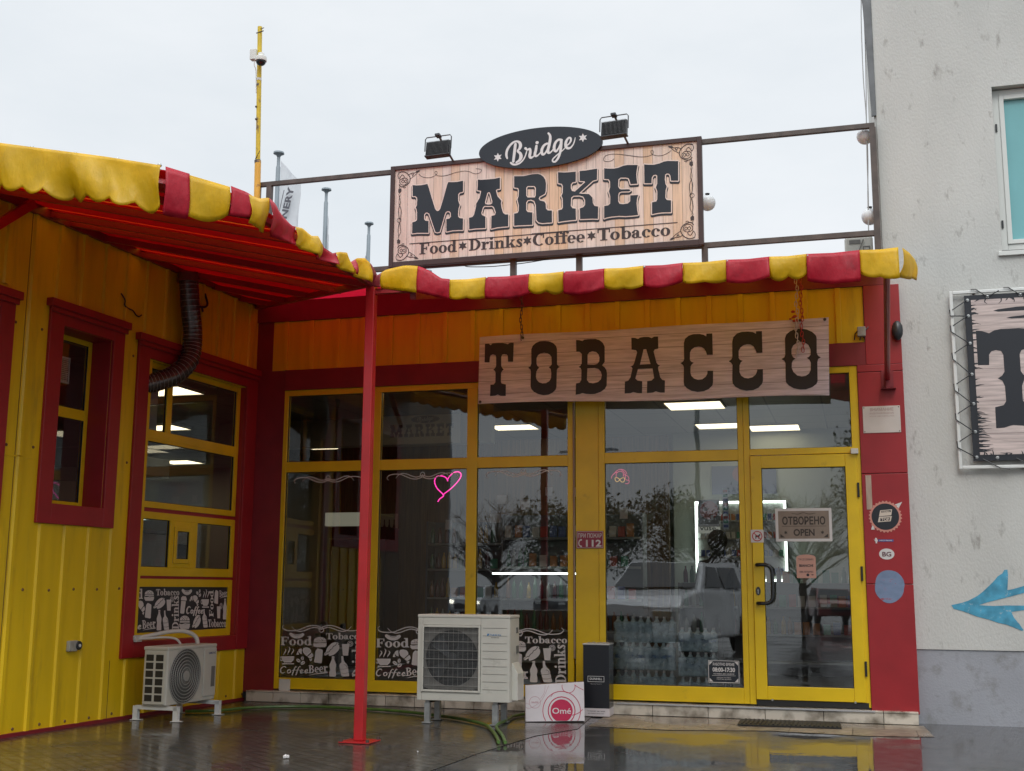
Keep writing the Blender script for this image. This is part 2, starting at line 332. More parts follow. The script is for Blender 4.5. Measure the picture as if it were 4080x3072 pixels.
def serif(text, x, y, h, w=None, rot=0, skew=0, rise=0):
    # returns polygons; w = total width wanted
    adv = sum(GL[c][0] for c in text) - .05; sx = (w / adv) if w else h; o = []; cx = 0; c, s = math.cos(rot), math.sin(rot)
    for ch in text:
        a, pl = GL[ch]
        for p in pl:
            q = []
            for px, py in p:
                X = (px + cx) * sx + skew * py * h; Y = py * h + rise * (px + cx) * sx
                q.append((x + X * c - Y * s, y + X * s + Y * c))
            o.append(q)
        cx += a
    return o
SCR = {'C': (.62, [[(.52, .78, .1), (.42, .92, .13), (.22, .86, .16), (.08, .55, .18), (.1, .2, .17), (.26, .04, .14), (.45, .14, .1)]]),
       'o': (.46, [[(.25, .5, .14), (.1, .42, .16), (.08, .18, .16), (.22, .06, .15), (.36, .2, .15), (.34, .42, .14), (.25, .5, .14)]]),
       'f': (.34, [[(.4, .86, .11), (.3, .9, .13), (.2, .6, .16), (.12, .1, .17), (.06, -.22, .15)], [(.02, .42, .09), (.36, .46, .09)]]),
       'e': (.42, [[(.1, .24, .1), (.26, .3, .1), (.32, .42, .11), (.22, .5, .13), (.1, .36, .16), (.1, .14, .16), (.22, .05, .13), (.4, .16, .08)]])}
def script(text, x, y, h, w):
    adv = sum(SCR[c][0] for c in text); sx = w / adv; o = []; cx = 0
    for ch in text:
        a, sl = SCR[ch]
        for l in sl: o += stroke([(x + (px + cx) * sx + .12 * py * h, y + py * h, ww * h) for px, py, ww in l])
        cx += a
    return o
FONTC = {}
def txt(mb, text, x, y, h, w=None, bold=0, rot=0, wz=0, f=None, align='L'):
    # built-in sans letters as flat faces
    key = (text, bold)
    if key not in FONTC:
        c = bpy.data.curves.new('t', 'FONT'); c.body = text; c.size = 1; c.offset = bold; c.resolution_u = 3; o = bpy.data.objects.new('t', c); S.collection.objects.link(o)
        dg = bpy.context.evaluated_depsgraph_get(); dg.update(); me = bpy.data.meshes.new_from_object(o.evaluated_get(dg))
        vs = [(v.co.x, v.co.y) for v in me.vertices]; fs = [tuple(p.vertices) for p in me.polygons]
        bpy.data.objects.remove(o); bpy.data.curves.remove(c); bpy.data.meshes.remove(me)
        x0 = min(a for a, _ in vs); x1 = max(a for a, _ in vs); FONTC[key] = ([(a - x0, b) for a, b in vs], fs, x1 - x0)
    vs, fs, tw = FONTC[key]; sy = h / .73; sx = (w / tw) if w else sy; c, s = math.cos(rot), math.sin(rot); ox = {'L': 0, 'C': -tw * sx / 2, 'R': -tw * sx}[align]; i0 = len(mb.v)
    for a, b in vs:
        X = a * sx + ox; Y = b * sy; q = (x + X * c - Y * s, y + X * s + Y * c)
        if f: q = f(*q)
        mb.p(q[0], q[1], wz)
    for q in fs: mb.face([i0 + k for k in q])
DIG={
't0':[[(3.002,4.321),(3.05,4.322),(3.075,4.302),(3.095,4.32),(3.148,4.326),(3.222,4.322),(3.267,4.311),(3.291,4.301),(3.308,4.314),(3.334,4.318),(3.365,4.316),(3.359,4.084),(3.296,4.086),(3.292,4.159),(3.279,4.176),(3.246,4.182),(3.22,4.176),(3.21,4.149),(3.21,4.04),(3.225,4.01),(3.243,3.993),(3.225,3.981),(3.209,3.953),(3.208,3.845),(3.219,3.823),(3.271,3.81),(3.27,3.67),(3.205,3.674),(3.168,3.692),(3.139,3.679),(3.073,3.676),(3.076,3.816),(3.119,3.816),(3.139,3.844),(3.14,3.956),(3.132,3.982),(3.11,3.997),(3.132,4.013),(3.146,4.043),(3.145,4.152),(3.138,4.174),(3.104,4.186),(3.074,4.175),(3.066,4.148),(3.062,4.089),(3,4.093)]],
't1':[[(3.746,4.318),(3.804,4.311),(3.855,4.288),(3.891,4.252),(3.903,4.212),(3.904,4.029),(3.92,4.003),(3.942,3.995),(3.916,3.982),(3.902,3.958),(3.897,3.759),(3.888,3.724),(3.855,3.69),(3.801,3.665),(3.736,3.661),(3.674,3.676),(3.62,3.706),(3.587,3.743),(3.578,3.779),(3.582,3.951),(3.575,3.98),(3.548,4.001),(3.575,4.016),(3.587,4.051),(3.586,4.224),(3.603,4.266),(3.643,4.3),(3.691,4.317)],[(3.746,4.175),(3.782,4.167),(3.815,4.148),(3.835,4.118),(3.839,4.032),(3.822,4.008),(3.801,3.998),(3.826,3.974),(3.833,3.925),(3.83,3.861),(3.808,3.827),(3.768,3.805),(3.725,3.804),(3.681,3.821),(3.652,3.855),(3.645,3.891),(3.65,3.948),(3.666,3.979),(3.686,3.995),(3.662,4.018),(3.651,4.048),(3.651,4.113),(3.669,4.148),(3.702,4.169)]],
't2':[[(4.137,4.311),(4.18,4.305),(4.214,4.294),(4.237,4.309),(4.294,4.312),(4.373,4.31),(4.422,4.292),(4.461,4.258),(4.482,4.211),(4.481,4.03),(4.449,3.988),(4.477,3.967),(4.501,3.931),(4.508,3.888),(4.503,3.748),(4.482,3.707),(4.433,3.674),(4.362,3.652),(4.312,3.651),(4.256,3.656),(4.21,3.667),(4.178,3.657),(4.129,3.651),(4.134,3.786),(4.178,3.793),(4.198,3.824),(4.201,3.944),(4.189,3.97),(4.166,3.983),(4.189,3.996),(4.204,4.022),(4.206,4.136),(4.179,4.164),(4.138,4.171)],[(4.274,4.005),(4.276,4.125),(4.297,4.153),(4.336,4.163),(4.379,4.152),(4.407,4.122),(4.419,4.083),(4.414,4.034),(4.389,4.007),(4.35,4)],[(4.273,3.961),(4.364,3.962),(4.406,3.948),(4.434,3.913),(4.446,3.87),(4.434,3.821),(4.398,3.791),(4.341,3.779),(4.292,3.789),(4.267,3.821)]],
't3':[[(4.801,4.302),(4.846,4.297),(4.879,4.283),(4.906,4.298),(4.949,4.304),(5.003,4.301),(5.04,4.285),(5.069,4.3),(5.117,4.3),(5.117,4.156),(5.076,4.149),(5.061,4.126),(5.095,3.988),(5.112,3.966),(5.136,3.955),(5.118,3.947),(5.11,3.926),(5.134,3.817),(5.157,3.786),(5.189,3.777),(5.184,3.635),(5.131,3.637),(5.081,3.654),(5.042,3.64),(4.976,3.638),(4.982,3.778),(5.032,3.782),(5.063,3.811),(5.046,3.925),(4.875,3.926),(4.843,3.814),(4.87,3.789),(4.924,3.779),(4.919,3.638),(4.868,3.641),(4.819,3.656),(4.784,3.645),(4.715,3.642),(4.719,3.783),(4.758,3.792),(4.786,3.832),(4.81,3.934),(4.802,3.953),(4.783,3.958),(4.818,3.973),(4.833,4.003),(4.868,4.126),(4.853,4.151),(4.802,4.16)],[(4.944,4.156),(4.975,4.157),(5.023,3.978),(4.899,3.977)]],
't4':[[(5.676,4.304),(5.743,4.303),(5.744,4.053),(5.677,4.055),(5.667,4.092),(5.648,4.126),(5.619,4.149),(5.584,4.157),(5.537,4.15),(5.501,4.125),(5.484,4.09),(5.481,4.005),(5.498,3.981),(5.526,3.97),(5.503,3.953),(5.488,3.927),(5.485,3.855),(5.495,3.816),(5.524,3.785),(5.57,3.768),(5.617,3.772),(5.658,3.8),(5.677,3.835),(5.68,3.869),(5.744,3.866),(5.74,3.731),(5.732,3.696),(5.69,3.656),(5.632,3.632),(5.562,3.627),(5.492,3.643),(5.439,3.675),(5.409,3.712),(5.405,3.751),(5.411,3.919),(5.4,3.949),(5.371,3.973),(5.401,3.988),(5.414,4.012),(5.415,4.208),(5.429,4.255),(5.468,4.289),(5.522,4.305),(5.598,4.304),(5.645,4.291),(5.674,4.271)]],
't5':[[(6.239,4.301),(6.304,4.299),(6.303,4.048),(6.237,4.05),(6.227,4.086),(6.204,4.128),(6.171,4.151),(6.138,4.155),(6.092,4.146),(6.058,4.12),(6.038,4.083),(6.036,4.001),(6.051,3.978),(6.08,3.966),(6.056,3.947),(6.043,3.913),(6.041,3.838),(6.058,3.796),(6.094,3.768),(6.136,3.76),(6.185,3.772),(6.222,3.802),(6.236,3.835),(6.241,3.861),(6.303,3.86),(6.3,3.727),(6.288,3.69),(6.248,3.648),(6.187,3.623),(6.114,3.619),(6.042,3.638),(5.988,3.671),(5.962,3.71),(5.958,3.754),(5.964,3.923),(5.949,3.949),(5.922,3.969),(5.947,3.983),(5.965,4.008),(5.968,4.194),(5.981,4.244),(6.022,4.286),(6.077,4.302),(6.151,4.302),(6.205,4.292),(6.237,4.271)]],
't6':[[(6.735,4.305),(6.8,4.291),(6.858,4.259),(6.895,4.22),(6.904,4.189),(6.899,4.015),(6.913,3.984),(6.942,3.964),(6.912,3.947),(6.902,3.91),(6.897,3.695),(6.884,3.665),(6.836,3.63),(6.765,3.608),(6.706,3.609),(6.635,3.626),(6.583,3.659),(6.553,3.697),(6.55,3.747),(6.554,3.914),(6.541,3.946),(6.51,3.966),(6.543,3.983),(6.555,4.014),(6.557,4.201),(6.572,4.244),(6.615,4.279),(6.675,4.304)],[(6.73,4.153),(6.771,4.143),(6.811,4.113),(6.833,4.062),(6.832,4),(6.813,3.976),(6.789,3.967),(6.817,3.942),(6.831,3.907),(6.827,3.827),(6.806,3.785),(6.77,3.762),(6.728,3.756),(6.681,3.769),(6.638,3.811),(6.62,3.861),(6.624,3.917),(6.637,3.944),(6.664,3.962),(6.638,3.982),(6.624,4.016),(6.625,4.072),(6.645,4.115),(6.688,4.144)]],
'bigT':[[(8.959,4.253),(8.869,4.255),(8.798,4.244),(8.744,4.213),(8.67,4.243),(8.608,4.251),(8.609,3.86),(8.724,3.857),(8.73,3.973),(8.756,4.01),(8.803,4.021),(8.854,4.008),(8.875,3.966),(8.876,3.776),(8.85,3.733),(8.804,3.704),(8.847,3.677),(8.872,3.613),(8.874,3.449),(8.848,3.406),(8.758,3.385),(8.756,3.153),(8.839,3.157),(8.892,3.174),(8.932,3.183)]],
'm0':[[(1.922,6.516),(1.975,6.507),(2.04,6.504),(2.089,6.509),(2.127,6.513),(2.149,6.449),(2.187,6.325),(2.235,6.175),(2.252,6.148),(2.268,6.138),(2.287,6.14),(2.306,6.162),(2.343,6.286),(2.397,6.484),(2.41,6.512),(2.468,6.506),(2.532,6.503),(2.57,6.509),(2.609,6.512),(2.611,6.382),(2.608,6.364),(2.566,6.358),(2.547,6.337),(2.547,6.255),(2.562,6.21),(2.57,6.197),(2.553,6.148),(2.548,6.079),(2.55,6.041),(2.571,6.02),(2.616,6.012),(2.615,5.86),(2.554,5.865),(2.478,5.866),(2.395,5.856),(2.391,6.02),(2.431,6.026),(2.453,6.049),(2.45,6.1),(2.432,6.12),(2.41,6.126),(2.387,6.118),(2.372,6.094),(2.305,5.86),(2.273,5.856),(2.247,5.864),(2.159,6.112),(2.132,6.132),(2.107,6.13),(2.089,6.105),(2.089,6.048),(2.109,6.024),(2.151,6.016),(2.154,5.859),(2.086,5.865),(2.001,5.871),(1.93,5.868),(1.93,6.016),(1.972,6.026),(1.993,6.043),(1.993,6.138),(1.985,6.183),(1.972,6.21),(1.988,6.24),(1.991,6.317),(1.988,6.342),(1.968,6.363),(1.927,6.368)]],
'm1':[[(2.806,6.51),(2.851,6.501),(2.94,6.499),(3.022,6.499),(3.1,6.508),(3.101,6.36),(3.061,6.357),(3.048,6.343),(3.068,6.266),(3.121,6.202),(3.115,6.162),(3.125,6.105),(3.145,6.041),(3.17,6.02),(3.213,6.014),(3.214,5.859),(3.14,5.86),(3.071,5.858),(2.99,5.846),(2.992,6.013),(3.038,6.022),(3.048,6.055),(3.025,6.126),(3,6.144),(2.899,6.152),(2.88,6.138),(2.858,6.065),(2.866,6.036),(2.907,6.014),(2.913,6.011),(2.915,5.861),(2.845,5.864),(2.776,5.866),(2.7,5.861),(2.695,6.013),(2.743,6.022),(2.761,6.048),(2.788,6.159),(2.788,6.19),(2.835,6.268),(2.853,6.354),(2.802,6.368),(2.806,6.434)],[(2.952,6.33),(2.967,6.325),(2.979,6.293),(3.002,6.203),(2.999,6.178),(2.981,6.166),(2.943,6.167),(2.911,6.176),(2.905,6.199),(2.92,6.26),(2.935,6.319)]],
'm2':[[(3.286,6.508),(3.351,6.503),(3.407,6.498),(3.463,6.504),(3.519,6.512),(3.593,6.51),(3.63,6.497),(3.667,6.466),(3.691,6.426),(3.701,6.376),(3.698,6.277),(3.686,6.241),(3.618,6.21),(3.607,6.186),(3.624,6.16),(3.68,6.143),(3.698,6.11),(3.701,6.048),(3.723,6.025),(3.777,6.017),(3.778,5.864),(3.723,5.865),(3.656,5.865),(3.607,5.878),(3.579,5.911),(3.569,6.109),(3.551,6.16),(3.508,6.182),(3.464,6.177),(3.446,6.151),(3.446,6.051),(3.465,6.025),(3.527,6.014),(3.527,5.854),(3.447,5.857),(3.373,5.86),(3.29,5.861),(3.289,6.018),(3.335,6.024),(3.348,6.047),(3.35,6.122),(3.331,6.201),(3.346,6.24),(3.349,6.321),(3.34,6.347),(3.287,6.361)],[(3.464,6.363),(3.55,6.355),(3.569,6.332),(3.569,6.233),(3.557,6.206),(3.464,6.214),(3.446,6.237),(3.445,6.343)]],
'm3':[[(3.854,6.507),(3.936,6.496),(4.009,6.493),(4.082,6.494),(4.081,6.362),(4.039,6.357),(4.019,6.334),(4.018,6.285),(4.033,6.247),(4.069,6.237),(4.199,6.345),(4.193,6.358),(4.13,6.368),(4.13,6.497),(4.202,6.496),(4.275,6.501),(4.353,6.507),(4.349,6.365),(4.298,6.355),(4.12,6.208),(4.249,6.188),(4.291,6.138),(4.296,6.07),(4.314,6.032),(4.362,6.019),(4.358,5.862),(4.295,5.87),(4.206,5.874),(4.134,5.877),(4.131,6.015),(4.176,6.026),(4.198,6.055),(4.198,6.116),(4.177,6.16),(4.129,6.18),(4.051,6.184),(4.023,6.162),(4.017,6.058),(4.038,6.026),(4.08,6.016),(4.083,5.872),(4.014,5.872),(3.935,5.869),(3.86,5.863),(3.857,6.013),(3.905,6.022),(3.917,6.048),(3.914,6.159),(3.899,6.197),(3.914,6.233),(3.917,6.319),(3.905,6.351),(3.857,6.365)]],
'm4':[[(4.44,6.503),(4.485,6.494),(4.556,6.486),(4.615,6.492),(4.681,6.513),(4.734,6.517),(4.858,6.504),(4.845,6.443),(4.839,6.383),(4.844,6.309),(4.852,6.266),(4.767,6.268),(4.758,6.305),(4.744,6.346),(4.709,6.358),(4.644,6.363),(4.617,6.342),(4.613,6.251),(4.631,6.219),(4.654,6.211),(4.749,6.206),(4.766,6.189),(4.748,6.178),(4.654,6.184),(4.621,6.172),(4.612,6.136),(4.612,6.063),(4.629,6.031),(4.67,6.022),(4.729,6.026),(4.759,6.05),(4.762,6.126),(4.859,6.123),(4.844,6.073),(4.838,6.019),(4.845,5.928),(4.856,5.87),(4.786,5.867),(4.704,5.868),(4.622,5.878),(4.527,5.877),(4.468,5.87),(4.436,5.86),(4.437,6.018),(4.487,6.023),(4.511,6.042),(4.515,6.132),(4.497,6.201),(4.513,6.254),(4.513,6.328),(4.495,6.357),(4.439,6.365)]],
'm5':[[(4.937,6.505),(4.992,6.494),(5.057,6.489),(5.121,6.498),(5.179,6.517),(5.22,6.521),(5.353,6.506),(5.349,6.259),(5.262,6.267),(5.255,6.331),(5.241,6.356),(5.212,6.363),(5.191,6.349),(5.187,6.289),(5.195,6.228),(5.209,6.197),(5.194,6.15),(5.19,6.055),(5.207,6.029),(5.258,6.019),(5.256,5.87),(5.198,5.875),(5.135,5.877),(5.077,5.873),(5.025,5.865),(5.027,6.015),(5.079,6.022),(5.091,6.045),(5.094,6.147),(5.076,6.2),(5.094,6.244),(5.095,6.346),(5.078,6.36),(5.049,6.357),(5.028,6.328),(5.024,6.256),(4.937,6.264)]],
'arrow':[[(8.199,1.248),(8.278,1.267),(8.306,1.273),(8.38,1.3),(8.47,1.349),(8.522,1.39),(8.589,1.453),(8.652,1.516),(8.686,1.559),(8.733,1.588),(8.755,1.626),(8.789,1.629),(8.79,1.564),(8.774,1.411),(8.84,1.426),(8.939,1.457),(9.175,1.499),(9.171,1.442),(8.935,1.384),(8.809,1.347),(8.671,1.31),(8.561,1.28),(8.478,1.251),(8.622,1.243),(8.758,1.251),(8.927,1.251),(9.16,1.262),(9.157,1.23),(8.924,1.203),(8.799,1.183),(8.822,1.122),(8.872,1.056),(8.908,0.996),(8.894,0.986),(8.833,1.013),(8.746,1.048),(8.657,1.068),(8.569,1.1),(8.457,1.129),(8.368,1.164),(8.301,1.189),(8.224,1.208)]]}
STK={
'bridge':[[(3.209,6.733,0.0214),(3.197,6.781,0.0313),(3.208,6.843,0.0328),(3.243,6.898,0.0299),(3.289,6.936,0.0271),(3.335,6.945,0.0271),(3.37,6.924,0.0356),(3.382,6.884,0.0427),(3.37,6.846,0.0356),(3.344,6.815,0.0242),(3.378,6.783,0.0356),(3.389,6.735,0.0456),(3.371,6.694,0.0356),(3.329,6.669,0.0242)],[(3.256,6.67,0.0242),(3.279,6.649,0.0256),(3.321,6.641,0.0256),(3.375,6.655,0.0228),(3.421,6.697,0.0185),(3.448,6.749,0.0157),(3.463,6.801,0.0142)],[(3.316,6.91,0.0342),(3.305,6.817,0.037),(3.289,6.683,0.0328)],[(3.447,6.842,0.0328),(3.471,6.82,0.0242),(3.505,6.828,0.0285),(3.509,6.781,0.0356),(3.502,6.736,0.0356),(3.517,6.711,0.0313),(3.544,6.72,0.0199),(3.57,6.744,0.0142)],[(3.589,6.859,0.0313),(3.582,6.805,0.0356),(3.57,6.752,0.0356),(3.582,6.726,0.0299),(3.612,6.736,0.0185),(3.643,6.768,0.0157)],[(3.597,6.902,0.0413),(3.599,6.901,0.0413)],[(3.727,6.876,0.0285),(3.688,6.856,0.0313),(3.662,6.812,0.0356),(3.658,6.766,0.0356),(3.673,6.738,0.0313),(3.704,6.754,0.0242),(3.734,6.805,0.0185)],[(3.743,7.01,0.0242),(3.764,6.98,0.0299),(3.767,6.926,0.0356),(3.753,6.85,0.037),(3.738,6.789,0.037),(3.746,6.754,0.0342),(3.776,6.759,0.0199),(3.81,6.798,0.0142)],[(3.916,6.903,0.0285),(3.875,6.911,0.0285),(3.837,6.88,0.0328),(3.819,6.828,0.0356),(3.822,6.781,0.0356),(3.844,6.763,0.0285),(3.874,6.799,0.0214),(3.893,6.843,0.0185)],[(3.909,6.896,0.0356),(3.905,6.819,0.0356),(3.893,6.735,0.0299),(3.867,6.669,0.0299),(3.833,6.63,0.0256),(3.803,6.633,0.0199),(3.799,6.66,0.0185),(3.833,6.695,0.0171),(3.886,6.736,0.0157),(3.939,6.777,0.0128),(3.969,6.812,0.0128)],[(3.969,6.82,0.0214),(4.007,6.843,0.0185),(4.031,6.879,0.0242),(4.029,6.914,0.0256),(4.003,6.921,0.0256),(3.973,6.881,0.0328),(3.965,6.828,0.0356),(3.984,6.792,0.0328),(4.022,6.788,0.0256),(4.059,6.826,0.0171),(4.078,6.871,0.0142),(4.088,6.916,0.0085)]],
'rule':[[(1.901,5.734,0.0118),(3.846,5.731,0.0118)]],
'rule2':[[(3.526,5.739,0.0115),(5.328,5.737,0.0115)]],
'sw1':[[(2.004,6.661,0.0035),(2.038,6.626,0.0046),(2.104,6.601,0.0052),(2.169,6.598,0.0052),(2.227,6.618,0.0046),(2.256,6.644,0.0046),(2.246,6.671,0.004),(2.229,6.669,0.004),(2.226,6.647,0.004),(2.259,6.615,0.0052),(2.331,6.602,0.0069),(2.415,6.61,0.0069),(2.511,6.633,0.0052),(2.62,6.641,0.0035),(2.684,6.629,0.0029),(2.748,6.597,0.0035),(2.799,6.589,0.004),(2.843,6.607,0.004),(2.849,6.639,0.0035),(2.779,6.658,0.0029)]],
'sw2':[[(4.563,6.614,0.0035),(4.533,6.592,0.0046),(4.485,6.586,0.0046),(4.441,6.598,0.0046),(4.435,6.636,0.0046),(4.474,6.669,0.0052),(4.552,6.676,0.0052),(4.653,6.66,0.0058),(4.771,6.633,0.0075),(4.888,6.606,0.0075),(4.976,6.604,0.0058),(5.035,6.622,0.0046),(5.056,6.648,0.004),(5.042,6.673,0.004),(5.021,6.663,0.004),(5.035,6.628,0.0046),(5.093,6.602,0.0046),(5.169,6.6,0.0046),(5.239,6.629,0.004),(5.268,6.651,0.0029)]]}
# ================================================================ ground
def nodes_ground(name, col, brick=None, wet=(.03, .32), th=(.42, .6), bump=.25):
    m = bpy.data.materials.new(name); m.use_nodes = True; t = m.node_tree; p = t.nodes['Principled BSDF']; N = t.nodes.new; L = t.links.new
    g = N('ShaderNodeNewGeometry'); n = N('ShaderNodeTexNoise'); n.inputs['Scale'].default_value = .9; n.inputs['Detail'].default_value = 5; L(g.outputs['Position'], n.inputs['Vector'])
    r = N('ShaderNodeMapRange'); r.inputs['From Min'].default_value = th[0]; r.inputs['From Max'].default_value = th[1]; r.inputs['To Min'].default_value = wet[0]; r.inputs['To Max'].default_value = wet[1]; L(n.outputs[0], r.inputs[0]); L(r.outputs[0], p.inputs['Roughness'])
    n2 = N('ShaderNodeTexNoise'); n2.inputs['Scale'].default_value = 9; n2.inputs['Detail'].default_value = 8; L(g.outputs['Position'], n2.inputs['Vector'])
    c = N('ShaderNodeValToRGB'); c.color_ramp.elements[0].position = .3; c.color_ramp.elements[1].position = .75; c.color_ramp.elements[0].color = (*[x * .6 for x in col], 1); c.color_ramp.elements[1].color = (*[x * 1.5 for x in col], 1); L(n2.outputs[0], c.inputs[0])
    n3 = N('ShaderNodeTexNoise'); n3.inputs['Scale'].default_value = 140; n3.inputs['Detail'].default_value = 3; L(g.outputs['Position'], n3.inputs['Vector'])
    b = N('ShaderNodeBump'); b.inputs['Distance'].default_value = .004; L(n3.outputs[0], b.inputs['Height'])
    st = N('ShaderNodeMapRange'); st.inputs['From Min'].default_value = th[0]; st.inputs['From Max'].default_value = th[1]; st.inputs['To Min'].default_value = .0; st.inputs['To Max'].default_value = bump; L(n.outputs[0], st.inputs[0]); L(st.outputs[0], b.inputs['Strength'])
    # slow ripples in the film of water
    w = N('ShaderNodeTexNoise'); w.inputs['Scale'].default_value = 7; w.inputs['Detail'].default_value = 3; L(g.outputs['Position'], w.inputs['Vector']); b2 = N('ShaderNodeBump'); b2.inputs['Distance'].default_value = .003; b2.inputs['Strength'].default_value = .22; L(w.outputs[0], b2.inputs['Height']); L(b2.outputs[0], b.inputs['Normal'])
    last = b
    if brick:
        mp = N('ShaderNodeMapping'); mp.inputs['Rotation'].default_value = (0, 0, R(brick[3] if len(brick) > 3 else 0)); L(g.outputs['Position'], mp.inputs[0])
        k = N('ShaderNodeTexBrick'); k.inputs['Scale'].default_value = 1; k.inputs['Brick Width'].default_value = brick[0]; k.inputs['Row Height'].default_value = brick[1]; k.inputs['Mortar Size'].default_value = brick[2]; k.inputs['Mortar Smooth'].default_value = .4
        k.inputs['Color1'].default_value = (.8, .8, .8, 1); k.inputs['Color2'].default_value = (1.2, 1.15, 1.1, 1); k.inputs['Mortar'].default_value = (.3, .27, .22, 1); L(mp.outputs[0], k.inputs['Vector'])
        x = N('ShaderNodeMixRGB'); x.blend_type = 'MULTIPLY'; x.inputs[0].default_value = 1; L(c.outputs[0], x.inputs[1]); L(k.outputs[0], x.inputs[2]); L(x.outputs[0], p.inputs['Base Color'])
        b3 = N('ShaderNodeBump'); b3.invert = True; b3.inputs['Distance'].default_value = .006; b3.inputs['Strength'].default_value = .6; L(k.outputs[1], b3.inputs['Height']); L(b.outputs[0], b3.inputs['Normal']); last = b3
    else: L(c.outputs[0], p.inputs['Base Color'])
    L(last.outputs[0], p.inputs['Normal']); p.inputs['IOR'].default_value = 1.42
    return m
def sheet(name, pts, z, m):
    b = MB(); b.poly([(x, y, z) for x, y in pts]); o = b.build(name, m, origin=(0, 0, 0)); return struct(o)
sheet('ground', [(-160, -160), (160, -160), (160, 160), (-160, 160)], -.008, nodes_ground('wet asphalt', (.05, .049, .047), th=(.47, .72), wet=(.015, .3)))
sheet('paving', [(-.7, -.1), (4.30, -.1), (4.45, -1.6), (4.19, -2.32), (4.05, -3.67), (3.98, -5.2), (3.7, -9), (-.9, -9)], -.004, nodes_ground('wet block paving', (.058, .055, .049), (.2, .1, .008, 38), th=(.34, .75), wet=(.04, .36), bump=.35))
sheet('landing', [(4.46, -.13), (7.84, -.13), (7.9, -1.1), (7.3, -1.25), (6.3, -1.12), (5.4, -1.4), (4.5, -1.35)], -.004, nodes_ground('wet beige tiles', (.22, .185, .14), (.62, .62, .006), th=(.34, .60), wet=(.03, .42), bump=.1))
# ================================================================ shop building
shop = thing('shop_building', (3.8, 0, 0), 'low shop with yellow window frames, red pillar and orange ribbed cladding under a striped awning', 'shop')
b = MB(FAC); b.box(-.23, .195, .1, 4.17, -.15, 0); b.box(-.23, 0, 4.17, 4.82, -.15, 0); b.build('corner_column', DRED, shop, bevel=.004)
b = MB(FAC); b.box(-.23, 7.66, 4.82, 5.12, -.15, .03); b.build('top_beam', DRED, shop, bevel=.004)
b = MB(FAC); b.box(.195, 7.425, 3.905, 4.17, -.15, .022); b.build('lower_band', DRED, shop, bevel=.004)
b = MB(FAC); b.box(0, 7.42, 4.17, 4.82, -.15, 0)
for k in range(21):
    u = .19 + k * .366
    if u < 7.35: b.prism([(u - .03, 4.172), (u + .03, 4.172), (u + .03, 4.818), (u - .03, 4.818)], 0, .022)
b.build('upper_cladding', CLAD, shop, bevel=.003)
b = MB(FAC)
for v0, v1 in ((.10, 1.465), (1.472, 2.675), (2.682, 3.82), (3.826, 3.904), (3.906, 4.82)): b.box(7.325 if v1 < 3.91 else 7.426, 7.815, v0, v1, -.15, .028)
b.build('pillar', RED, shop, bevel=.004)
b = MB(FAC)
# yellow pilaster beside pane three
b = MB(FAC); b.box(4.055, 4.335, .16, 3.9, -.1, -.005); b.build('yellow_pilaster', YEL, shop, bevel=.003)
b = MB(FAC); b.tube([(4.042, .6, .012), (4.04, 2.0, .013), (4.035, 3.6, .012)], .011, 8); b.build('cable_pipe', mat('tan conduit', (.28, .2, .15), .5), shop, True)
# --- step
def tilemat():
    m = bpy.data.materials.new('step tiles'); m.use_nodes = True; t = m.node_tree; p = t.nodes['Principled BSDF']; N = t.nodes.new; L = t.links.new
    g = N('ShaderNodeNewGeometry'); s = N('ShaderNodeSeparateXYZ'); L(g.outputs['Position'], s.inputs[0]); c = N('ShaderNodeCombineXYZ'); L(s.outputs[0], c.inputs[0]); L(s.outputs[2], c.inputs[1])
    n = N('ShaderNodeTexNoise'); n.inputs['Scale'].default_value = 5; n.inputs['Detail'].default_value = 8; L(g.outputs['Position'], n.inputs['Vector'])
    r = N('ShaderNodeValToRGB'); e = r.color_ramp.elements; e[0].position = .32; e[0].color = (.17, .145, .11, 1); e[1].position = .55; e[1].color = (.58, .53, .45, 1); L(n.outputs[0], r.inputs[0]); L(r.outputs[0], p.inputs['Base Color']); p.inputs['Roughness'].default_value = .22
    return m
TILE = tilemat(); GROUT = mat('dark grout', (.05, .045, .04), .8)
st = MB(FAC); u = -.12; rr = random.Random(3)
while u < 7.8:
    w = .372 if u < 4.1 else .62
    e = min(u + w, 7.8); st.box(u + .003, e - .003, .0, .112 + rr.uniform(-.002, .002), .06, .12); u = e
st.build('step_riser', TILE, shop, bevel=.003)
b = MB(FAC); u = -.12
while u < 7.8:
    w = .372 if u < 4.1 else .62
    e = min(u + w, 7.8); b.box(u + .003, e - .003, .115, .130, -.1, .128); u = e
b.build('step_tread', TILE, shop, bevel=.002)
b = MB(FAC); b.box(-.15, 7.8, -.02, .1115, -.12, .058); b.build('step_core', GROUT, shop)
b = MB(FAC); b.box(4.56, 7.36, .116, .134, .129, .138); b.build('step_nosing', mat('aluminium strip', (.6, .6, .6), .3, .8), shop)
# --- window frames
GASK = mat('black gasket', (.01, .01, .01), .5)
def pane(parent, u0, u1, v0, v1, w=-.02, M=FAC, name='glass'):
    g = MB(M); g.box(u0 - .008, u1 + .008, v0 - .008, v1 + .008, w - .028, w - .026 + .0); 
    g = MB(M); g.poly([(u0 - .008, v0 - .008, w - .012), (u1 + .008, v0 - .008, w - .012), (u1 + .008, v1 + .008, w - .012), (u0 - .008, v1 + .008, w - .012)]); g.flat = True; o = g.build(name, GLASS, parent)
    k = MB(M); k.fr(u0 - .006, u1 + .006, v0 - .006, v1 + .006, .012, w - .02, w - .002); k.build('gasket', GASK, parent)
    return o
wa = MB(FAC)
wa.box(.195, .25, .15, 3.904, -.08, .004); wa.box(3.96, 4.03, .15, 3.904, -.08, .004)
for u0, u1 in ((1.43, 1.54), (2.69, 2.82)): wa.box(u0, u1, .285, 3.83, -.08, .004)
